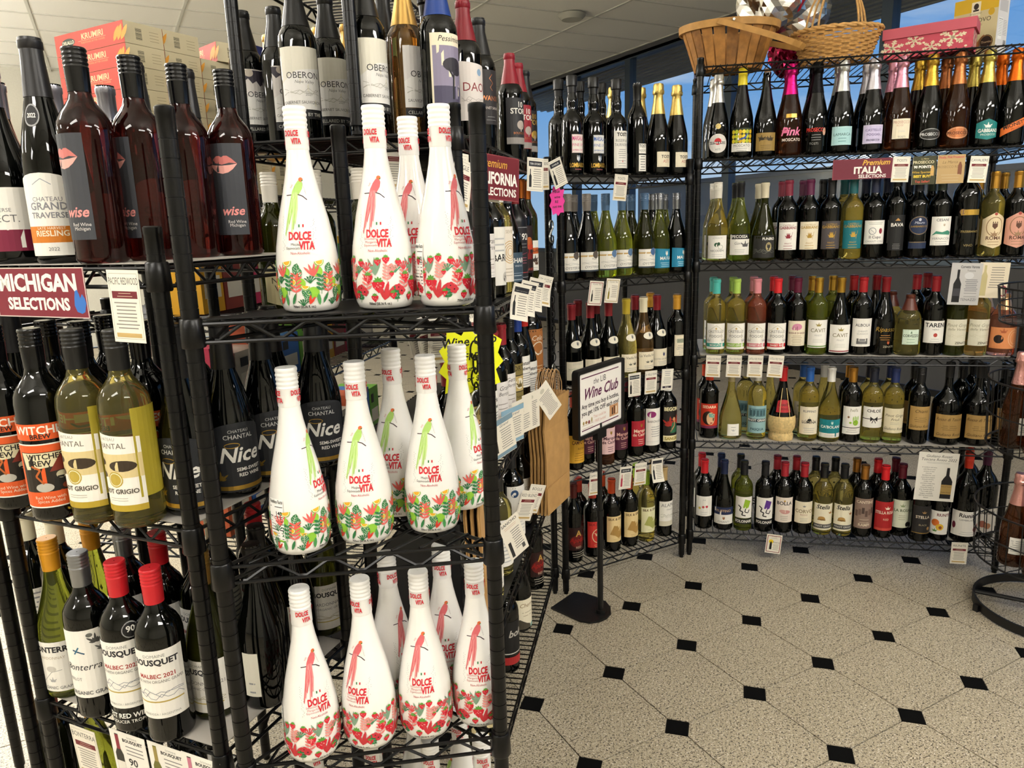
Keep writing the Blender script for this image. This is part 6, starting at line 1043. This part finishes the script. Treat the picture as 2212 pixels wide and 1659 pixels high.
for k in range(n):
    j = (k + 1) % n
    for a, b in (('of', 'if'), ('if', 'ib'), ('ob', 'of')): bm.faces.new((vs[a][k], vs[a][j], vs[b][j], vs[b][k]))
bm.faces.new(vs['ob']); bx(bm, (0, .0, zc - H_ / 2 - .012), (.06, .02, .03)); bmesh.ops.recalc_face_normals(bm, faces=bm.faces); ob('sign_frame', mesh('sign_frame', bm, BKM), ss)
ob('sign_face', flat_art('sign_face', CARDS['clubsign'][0], .0008), ss, (0, -.0052, zc - .1075))
# ------------------------------------------------------------------ chain, hooks, paper bags
CHAIN = mat('black_chain', '#101012', .35, .5)
def links(t, x, y, z0, z1, r=.009, l=.03):
    z = z0; k = 0
    while z > z1:
        bm = bmesh.new(); c = [((r * math.cos(a)) if abs(math.sin(a)) < 2 else 0, (l / 2 + r * .3) * math.sin(a)) for a in [q * PI / 8 for q in range(17)]]
        tube(bm, [(u if k % 2 == 0 else 0, 0 if k % 2 == 0 else u, w) for u, w in c], .0018, 5, cap=False); ob('chain_link', mesh('chain_link', bm, CHAIN, 60), t, (x, y, z)); z -= l * .86; k += 1
def shook(t, x, y, z, s=1.0, yaw=0.0):
    bm = bmesh.new(); pts = [(.012 * s * math.cos(a), 0, .016 * s + .013 * s * math.sin(a)) for a in [PI * 1.15 - q * PI / 8 for q in range(12)]] + [(-.012 * s * math.cos(a), 0, -.016 * s - .013 * s * math.sin(a)) for a in [PI * -.0 + q * PI / 8 for q in range(-1, 10)]]
    tube(bm, pts, .0022 * s, 7); o = ob('hook', mesh('hook', bm, STEEL, 60), t, (x, y, z)); o.rotation_euler = (0, 0, yaw)
KRAFT = mat('kraft_paper', '#b98f58', .85, bump=.25, bscale=30, vary=.12); CORD = mat('paper_cord', '#bb9468', .8)
def bag_set(x, y, ztop, yaw, n, label, chain_to=None, w=.2, h=.37):
    for k in range(n):
        t = thing('paper_bag', label, 'bag', (x - k * .0125 * math.sin(yaw), y + k * .0125 * math.cos(yaw), ztop), yaw, 'folded kraft bags on the ' + ('chain' if chain_to else 'hook'))
        bm = bmesh.new(); bx(bm, (0, 0, -.09 - h / 2), (w, .006, h)); bmesh.ops.subdivide_edges(bm, edges=bm.edges, cuts=3, use_grid_fill=True); rr = random.Random(k)
        for v in bm.verts: v.co.y += .004 * math.sin(v.co.z * 25); v.co.x += rr.uniform(-.001, .001)
        ob('bag_body', mesh('bag_body', bm, KRAFT), t)
        if k == 0:
            bm = bmesh.new(); bx(bm, (0, -.0045, -.09 - h + .045), (w * .96, .002, .09)); tube(bm, [(-w * .48, -.0062, -.09 - h + .092), (w * .48, -.0062, -.09 - h + .092)], .0009, 4)
            ob('bag_fold', mesh('bag_fold', bm, KRAFT), t)
        bm = bmesh.new()
        for sy in (-.0038, .0038): tube(bm, [(-w * .2, sy, -.095), (-w * .19, sy, -.05), (-w * .1, sy * .6, -.012), (0, 0, 0), (w * .1, sy * .6, -.012), (w * .19, sy, -.05), (w * .2, sy, -.095)], .0017, 5)
        ob('cord_handle', mesh('cord_handle', bm, CORD, 60), t)
cp = atD(1192, 560, 2.56)
ch = thing('hanging_chain', 'black chain with steel hooks on the far post', 'chain'); zt = atD(1190, 500, 2.56).z
shook(ch, cp.x, cp.y, zt, 1.3, .6); links(ch, cp.x, cp.y, zt - .03, zt - .46); shook(ch, cp.x, cp.y, zt - .50, 1.1, .6)
bg_ = atD(1200, 797, 2.32); bag_set(bg_.x, bg_.y, bg_.z, math.radians(36), 5, 'flat brown kraft paper bag hung from the chain', True)
c2 = atD(1030, 860, 1.36); ch2 = thing('hanging_chain', 'short black chain with silver hook behind the corner post', 'chain'); links(ch2, c2.x, c2.y, c2.z + .09, c2.z + .0); shook(ch2, c2.x, c2.y, c2.z - .02, 1.2, .3)
bag_set(c2.x + .005, c2.y + .01, c2.z - .045, math.radians(62), 3, 'flat brown paper bag hung behind the corner post', None, .14, .30)
# ------------------------------------------------------------------ round bottle stand
rs = thing('round_display_stand', 'round black wire stand with three bottle baskets', 'stand', (1.545, -.825, 0))
bm = bmesh.new()
for k in range(48):
    a0, a1 = k * PI / 24, (k + 1) * PI / 24; q = []
    for a in (a0, a1): q.append([bm.verts.new((r * math.cos(a), r * math.sin(a), z)) for r, z in ((.245, .004), (.245, .036), (.238, .036), (.238, .004))])
    for j in range(4): bm.faces.new((q[0][j], q[0][(j + 1) % 4], q[1][(j + 1) % 4], q[1][j]))
bmesh.ops.remove_doubles(bm, verts=bm.verts, dist=1e-5); bmesh.ops.recalc_face_normals(bm, faces=bm.faces); ob('base_ring', mesh('base_ring', bm, BKM, 40), rs)
bm = bmesh.new(); tube(bm, [(0, 0, .02), (0, 0, 1.5)], .016, 14)
for a in (0, PI * 2 / 3, PI * 4 / 3): tube(bm, [(0, 0, .03), (.24 * math.cos(a), .24 * math.sin(a), .03)], .008, 8)
ob('centre_pole', mesh('centre_pole', bm, BKM, 40), rs)
for a in (2.5, 4.6, .4): bm = bmesh.new(); bx(bm, (.25 * math.cos(a), .25 * math.sin(a), .012), (.018, .018, .024)); ob('foot', mesh('foot', bm, BKM), rs)
for z0, z1 in ((.21, .40), (.62, .85), (1.05, 1.165)):
    bm = bmesh.new(); circ = lambda r, z: [(r * math.cos(k * PI / 20), r * math.sin(k * PI / 20), z) for k in range(41)]
    tube(bm, circ(.27, z1), .0035, 6, cap=False); tube(bm, circ(.265, (z0 + z1) / 2), .0025, 5, cap=False); tube(bm, circ(.258, z0), .0035, 6, cap=False)
    bk_ = ob('wire_basket', mesh('wire_basket', bm, BKM, 60), rs); bm = bmesh.new()
    for k in range(36): a = k * PI / 18; tube(bm, [(.27 * math.cos(a), .27 * math.sin(a), z1), (.258 * math.cos(a), .258 * math.sin(a), z0), (.02 * math.cos(a), .02 * math.sin(a), z0 - .006)], .0018, 5)
    ob('basket_wire', mesh('basket_wire', bm, BKM, 60), bk_)['kind'] = 'stuff'
WHERE['B'] = 'round stand'
for n, (px, py, zb) in enumerate(((2172, 1150, .214), (2205, 1170, .214), (2240, 1185, .214))):
    p = Vector((1.545, -.825, 0)) + Vector(((-.17, .07), (-.205, -.03), (-.16, -.13))[n] + (0,)); t = bottle(('rosestand', 'rosestand', 'intern')[n], p.x, p.y, zb, RACK['R']['yaw'] - .2 - .2 * n, 'B', 0)
for n, dx in enumerate(((-.19, .02), (-.15, .12))): p = Vector((1.545, -.825, 0)) + Vector(dx + (0,)); bottle('rosestand', p.x, p.y, .624, RACK['R']['yaw'] + .3, 'B', 0)
ts = [o for o in COL.objects if o.get('category') == 'bottle' and 'round stand' in o['label']]
for t in ts:
    if t['label'].startswith('rose'): t['group'] = 'rose bottles in the round stand'
A = label_art(.06, .045, 0, '#d8d2c4', [('CHAMPAGNE', 0, .6, .2, Bk, b_), ('#n', 0, .15, .45, 1.4, 2, '#777')]); GLYPH_OK = True
# ------------------------------------------------------------------ on top of the window rack
WOOD = mat('basket_wood', '#a87436', .6, bump=.4, bscale=40, vary=.3); WOODB = mat('basket_wood_dark', '#8a5c28', .6, bump=.4, bscale=40, vary=.35); WOOD2 = mat('basket_rim', '#b98a4a', .6, bump=.3, bscale=30, vary=.2); WICK = mat('wicker', '#cf9f5e', .6, bump=.3, bscale=80, vary=.25)
ZTOP = ZR[5] + .003
def rtop(px, py, off): return onpl(px, py, RACK['R']['A'] + RACK['R']['bk'] * off, RACK['R']['bk'])
p = rtop(1572, 140, .17); t = thing('bushel_basket', 'slatted wooden basket with handle on top of the rack', 'basket', (p.x, p.y, ZTOP), RACK['R']['yaw'] + .05)
ns = 22; HB = .165
for k in range(ns):
    bm = bmesh.new(); a0, a1 = (k + .07) * 2 * PI / ns, (k + .93) * 2 * PI / ns; vv = []
    for z, rx, ry in ((0, .128, .088), (HB * .5, .155, .108), (HB, .185, .128)):
        for th in (0, .004): vv.append([bm.verts.new(((rx - th) * math.cos(a), (ry - th) * math.sin(a), z)) for a in (a0, (a0 + a1) / 2, a1)])
    for i in (0, 2):
        for j in (0, 1):
            bm.faces.new((vv[i][j], vv[i][j + 1], vv[i + 2][j + 1], vv[i + 2][j])); bm.faces.new((vv[i + 1][j + 1], vv[i + 1][j], vv[i + 3][j], vv[i + 3][j + 1]))
        for j in (0, 2): bm.faces.new((vv[i][j], vv[i + 2][j], vv[i + 3][j], vv[i + 1][j]))
    bmesh.ops.recalc_face_normals(bm, faces=bm.faces); ob('slat', mesh('slat', bm, (WOOD, WOODB)[k % 3 == 1]), t)
bm = bmesh.new(); bmesh.ops.create_circle(bm, cap_ends=True, radius=1, segments=30, matrix=Matrix.Translation((0, 0, .004)) @ Matrix.Diagonal((.125, .085, 1, 1))); ob('basket_bottom', mesh('basket_bottom', bm, WOOD), t)
bm = bmesh.new()
for q in range(40):
    a0, a1 = q * PI / 20, (q + 1) * PI / 20; g = []
    for a in (a0, a1): g.append([bm.verts.new((rx * math.cos(a), ry * math.sin(a), z)) for rx, ry, z in ((.190, .133, HB - .022), (.192, .135, HB + .004), (.181, .124, HB + .004), (.181, .124, HB - .022))])
    for j in range(4): bm.faces.new((g[0][j], g[0][(j + 1) % 4], g[1][(j + 1) % 4], g[1][j]))
bmesh.ops.remove_doubles(bm, verts=bm.verts, dist=1e-5); bmesh.ops.recalc_face_normals(bm, faces=bm.faces); ob('rim', mesh('rim', bm, WOOD2, 40), t)
bm = bmesh.new(); pts = [(.0 + .36 * math.sin(a) * .78, .142 * math.cos(a), HB - .006 - .105 * math.sin(a)) for a in [q * PI / 14 for q in range(15)]]
for (a, b) in zip(pts, pts[1:]):
    a, b = Vector(a), Vector(b); u = Vector((.012, 0, .018)); w_ = Vector((0, 0, 0)); v1 = [bm.verts.new(a + u * .5), bm.verts.new(a - u * .5), bm.verts.new(b - u * .5), bm.verts.new(b + u * .5)]; bm.faces.new(v1)
bmesh.ops.remove_doubles(bm, verts=bm.verts, dist=1e-5); bmesh.ops.solidify(bm, geom=list(bm.faces), thickness=.004); ob('handle', mesh('handle', bm, WOOD2), t, None, (0, 0, math.radians(-22)))
for sy in (-1, 1): bm = bmesh.new(); lathe(bm, [(-.003, .006), (.003, .005)], 12); o = ob('rivet', mesh('rivet', bm, STEEL), t, (0, sy * .142, HB - .006), (PI / 2, 0, 0))
# wicker basket
p = rtop(1804, 120, .19); t = thing('wicker_basket', 'woven oval wicker basket with tall hoop handle', 'basket', (p.x, p.y, ZTOP + .004), RACK['R']['yaw']); t.scale = (.93, .93, .93)
HW = .12; nst = 30; RXb, RYb, RXt, RYt = .125, .085, .170, .12
for k in range(14):
    z = .006 + k * (HW - .012) / 13; f = z / HW; bm = bmesh.new(); pts = []
    for q in range(nst * 4 + 1):
        a = q * 2 * PI / (nst * 4); w_ = .0045 * math.cos(a * nst / 2 + PI * (k % 2)); pts.append(((RXb + (RXt - RXb) * f + w_) * math.cos(a), (RYb + (RYt - RYb) * f + w_) * math.sin(a), z))
    tube(bm, pts, .0042, 5, cap=False); ob('wicker_strand', mesh('wicker_strand', bm, WICK, 70), t)
for k in range(nst):
    a = k * 2 * PI / nst + PI / nst; bm = bmesh.new(); tube(bm, [(RXb * math.cos(a), RYb * math.sin(a), 0), (RXt * math.cos(a), RYt * math.sin(a), HW)], .003, 5); ob('stake', mesh('stake', bm, WICK, 70), t)
bm = bmesh.new()
for ph in (0, 1): tube(bm, [((RXt + .003) * math.cos(a) * (1 + .02 * math.sin(a * 14 + ph * PI)), (RYt + .003) * math.sin(a) * (1 + .02 * math.sin(a * 14 + ph * PI)), HW + .004 + .004 * math.cos(a * 14 + ph * PI)) for a in [q * PI / 60 for q in range(121)]], .006, 6, cap=False)
ob('braided_rim', mesh('braided_rim', bm, WICK, 70), t)
for n, (r_, ph) in enumerate(((.0045, -.02), (.0045, .0), (.0045, .02))):
    bm = bmesh.new(); tube(bm, [((RXt - .01) * math.cos(a) * .62 + ph * math.cos(a), ph * 1.4, HW - .05 + .25 * math.sin(a) ** .8 if a > 0 and a < PI else HW - .05) for a in [q * PI / 20 for q in range(21)]], r_, 6); ob('handle_rod', mesh('handle_rod', bm, WICK, 70), t)
# crumpled silver foil and red foil-wrapped vase
def crumple(name, rx, ry, rz, m_, seed, lvl=4, amp=.3):
    bm = bmesh.new(); bmesh.ops.create_icosphere(bm, subdivisions=lvl, radius=1); rr = random.Random(seed); dirs = [(Vector((rr.gauss(0, 1), rr.gauss(0, 1), rr.gauss(0, 1))).normalized(), rr.uniform(3, 10), rr.uniform(0, 6)) for _ in range(9)]
    for v in bm.verts:
        q = v.co.normalized(); s = sum(abs(math.sin(q.dot(d) * f_ + ph)) for d, f_, ph in dirs) / 9 - .6; v.co = Vector((q.x * rx, q.y * ry, q.z * rz)) * (1 + amp * s * 2)
    zmin = min(v.co.z for v in bm.verts)
    for v in bm.verts: v.co.z -= zmin
    return mesh(name, bm, m_)
FOIL = mat('silver_foil', '#dcd8d0', .2, 1.0, bump=.6, bscale=14); RFOIL = mat('red_foil', '#7a1030', .15, .9, bump=.4, bscale=60)
p = rtop(1702, 120, .40); t = thing('foil_gift', 'silver and red foil wrapped gift between the baskets', 'gift', (p.x, p.y, ZTOP))
ob('red_wrap', crumple('red_wrap', .075, .075, .085, RFOIL, 3), t); ob('silver_wrap', crumple('silver_wrap', .235, .09, .14, FOIL, 8, 4, .42), t, (-.03, 0, .125))
ob('red_ribbon', crumple('red_ribbon', .05, .03, .06, mat('red_ribbon', '#b01828', .3, .4), 11, 3, .5), t, (-.06, -.07, .22))
# snowflake box
p = rtop(2001, 120, .10); t = thing('snowflake_box', 'pink gift box with cream snowflakes', 'box', (p.x, p.y, ZTOP), RACK['R']['yaw'] - .42); t.scale = (1.22, 1.1, .86)
PINK = mat('pink_box', '#c04658', .7); LID = mat('pink_lid', '#c25866', .6)
bm = bmesh.new(); bx(bm, (0, .06, .0525), (.235, .12, .105)); ob('box_body', mesh('box_body', bm, PINK), t); bm = bmesh.new(); bx(bm, (0, .06, .102), (.247, .132, .042)); ob('box_lid', mesh('box_lid', bm, LID), t)
ob('snowflake_print', flat_art('snowflake_print', SNOW), t, (0, -.0003, 0)); ob('snowflake_print', flat_art('snowflake_print_side', SNOW), t, (.1178, .06, 0), (0, 0, PI / 2), None).scale = (.5, 1, 1)
# gold biscuit box
p = rtop(2100, 110, .27); t = thing('biscuit_box', 'gold and cream biscuit carton standing on the rack', 'box', (p.x, p.y, ZTOP), RACK['R']['yaw'] - .75)
bm = bmesh.new(); bx(bm, (0, .045, .11), (.155, .09, .22)); ob('carton', mesh('carton', bm, mat('carton', '#d0c49a', .45)), t); ob('front_print', flat_art('front_print', VICF), t, (0, -.0003, 0)); ob('side_print', flat_art('side_print', VICS), t, (.0778, .045, 0), (0, 0, PI / 2))
# ------------------------------------------------------------------ snack boxes on the rack behind
def box_thing(key, x, y, z, yaw, label, group=None, end=True):
    A_, w, h, dp, fc, oc = BOXART[key]; t = thing('cookie_box', label, 'box', (x, y, z), yaw, group); t.scale = (KS, KS, 1.15)
    if key not in _cmesh:
        bm = bmesh.new(); bx(bm, (0, dp / 2, h / 2), (w, dp, h)); _cmesh[key] = (mesh('box', bm, mat('box_' + key, oc, .55)), flat_art('front_print', A_), flat_art('end_print', ENDK))
    a, b, c = _cmesh[key]; ob('carton', a, t); ob('front_print', b, t, (0, -.0003, 0))
    if end and key == 'krumiri': ob('end_print', c, t, (w / 2 + .0003, dp / 2, 0), (0, 0, PI / 2))
    return t
ZS = 1.555; kz = RACK['S']['z'][4]
c0 = atD(285, 200, 1.78)           # the near corner of the stack
bx_dir = (atD(110, 200, 1.93) - c0); bx_dir.z = 0; bx_dir.normalize(); byaw = math.atan2(-bx_dir.y, -bx_dir.x)
ex = Vector((math.cos(byaw), math.sin(byaw), 0)); ey = Vector((-math.sin(byaw), math.cos(byaw), 0))
for col_, nrow in ((0, 8), (1, 8), (2, 7), (3, 6), (4, 5)):
    for k in range(nrow):
        q = c0 - ex * .14 + ey * (col_ * .107); box_thing('krumiri', q.x, q.y, kz + .004 + k * .0505, byaw, 'red cookie carton stacked on the snack rack', 'stacked red cookie cartons')
q = c0 - ex * .13 + ey * .30; box_thing('krumiri', q.x, q.y, kz + .004 + 7 * .0505 + .0002, byaw - .25, 'single red cookie carton lying askew on the stack')
q = c0 - ex * .36; t = box_thing('krumiri', q.x, q.y, kz + .145, byaw, 'red cookie carton standing on end beside the stack'); t.rotation_euler = (0, PI / 2, byaw + .5)
q = atD(470, 150, 2.5)
for k in range(6): box_thing('canes', q.x, q.y, kz + .205 + k * .052, byaw + .1, 'navy cookie carton stacked behind the dark bottles', 'navy cookie cartons', False)
bm = bmesh.new(); bx(bm, (0, 0, .1), (.22, .3, .2)); tag(ob('cardboard_carton', mesh('cardboard_carton', bm, mat('brown_card', '#8a6a44', .9, vary=.1)), None, (q.x + .03, q.y + .04, kz + .003)), 'plain brown carton under the navy cookie cartons', 'carton')
SNK = [('#6fae3a', 'green tea carton'), ('#c8603a', 'orange cracker carton'), ('#c8385a', 'pink sweet packet'), ('#d8a020', 'yellow snack bag'), ('#3a6ab0', 'blue biscuit carton'), ('#b8b0a0', 'pale grey carton'), ('#8a3a2a', 'brick-red carton')]
rr = random.Random(12)
for lev in (1, 2, 3):
    s = .06; k = lev
    while s < 1.15:
        w_ = rr.uniform(.09, .16); c_, nm = SNK[k % 7]; p = RACK['S']['B'] - RACK['S']['d'] * (s + w_ / 2) + RACK['S']['bk'] * .30; h_ = min(rr.uniform(.12, .2), RACK['S']['z'][lev + 1] - RACK['S']['z'][lev] - .05)
        t = thing('snack_carton', '%s on the %s level of the snack rack' % (nm, ('low', 'middle', 'upper')[lev - 1]), 'carton', (p.x, p.y, RACK['S']['z'][lev] + .004), RACK['S']['yaw'], '%ss on the %s snack level' % (nm, ('low', 'middle', 'upper')[lev - 1]))
        bm = bmesh.new(); bx(bm, (0, 0, h_ / 2), (w_ - .006, .16, h_)); ob('carton', mesh('carton', bm, mat('snack' + c_, c_, .45)), t)
        bm = bmesh.new(); bx(bm, (0, .0805, h_ * .35), (w_ * .7, .001, h_ * .3), 0); bx(bm, (w_ * .2, .081, h_ * .75), (w_ * .25, .001, h_ * .2), 1); ob('printed_panel', mesh('printed_panel', bm, [mat('snack_p', '#e0d8c4', .5), mat('snack_q', '#26241e', .5)]), t)
        s += w_; k += 3
for n, (al, dp_) in enumerate(((.06, .42), (.06, .32), (.06, .22), (.15, .40))):
    p = RACK['N']['A'] + RACK['N']['d'] * al + RACK['N']['bk'] * dp_; t = bottle('noble', p.x, p.y, ZN[3] + .0045, RACK['L']['yaw'] + 1.1, 'N', 3)
    t['label'] = 'olive wine bottle with ivory monogram cap, seen through the sign rack'; t['group'] = 'ivory-capped bottles seen through the sign rack'
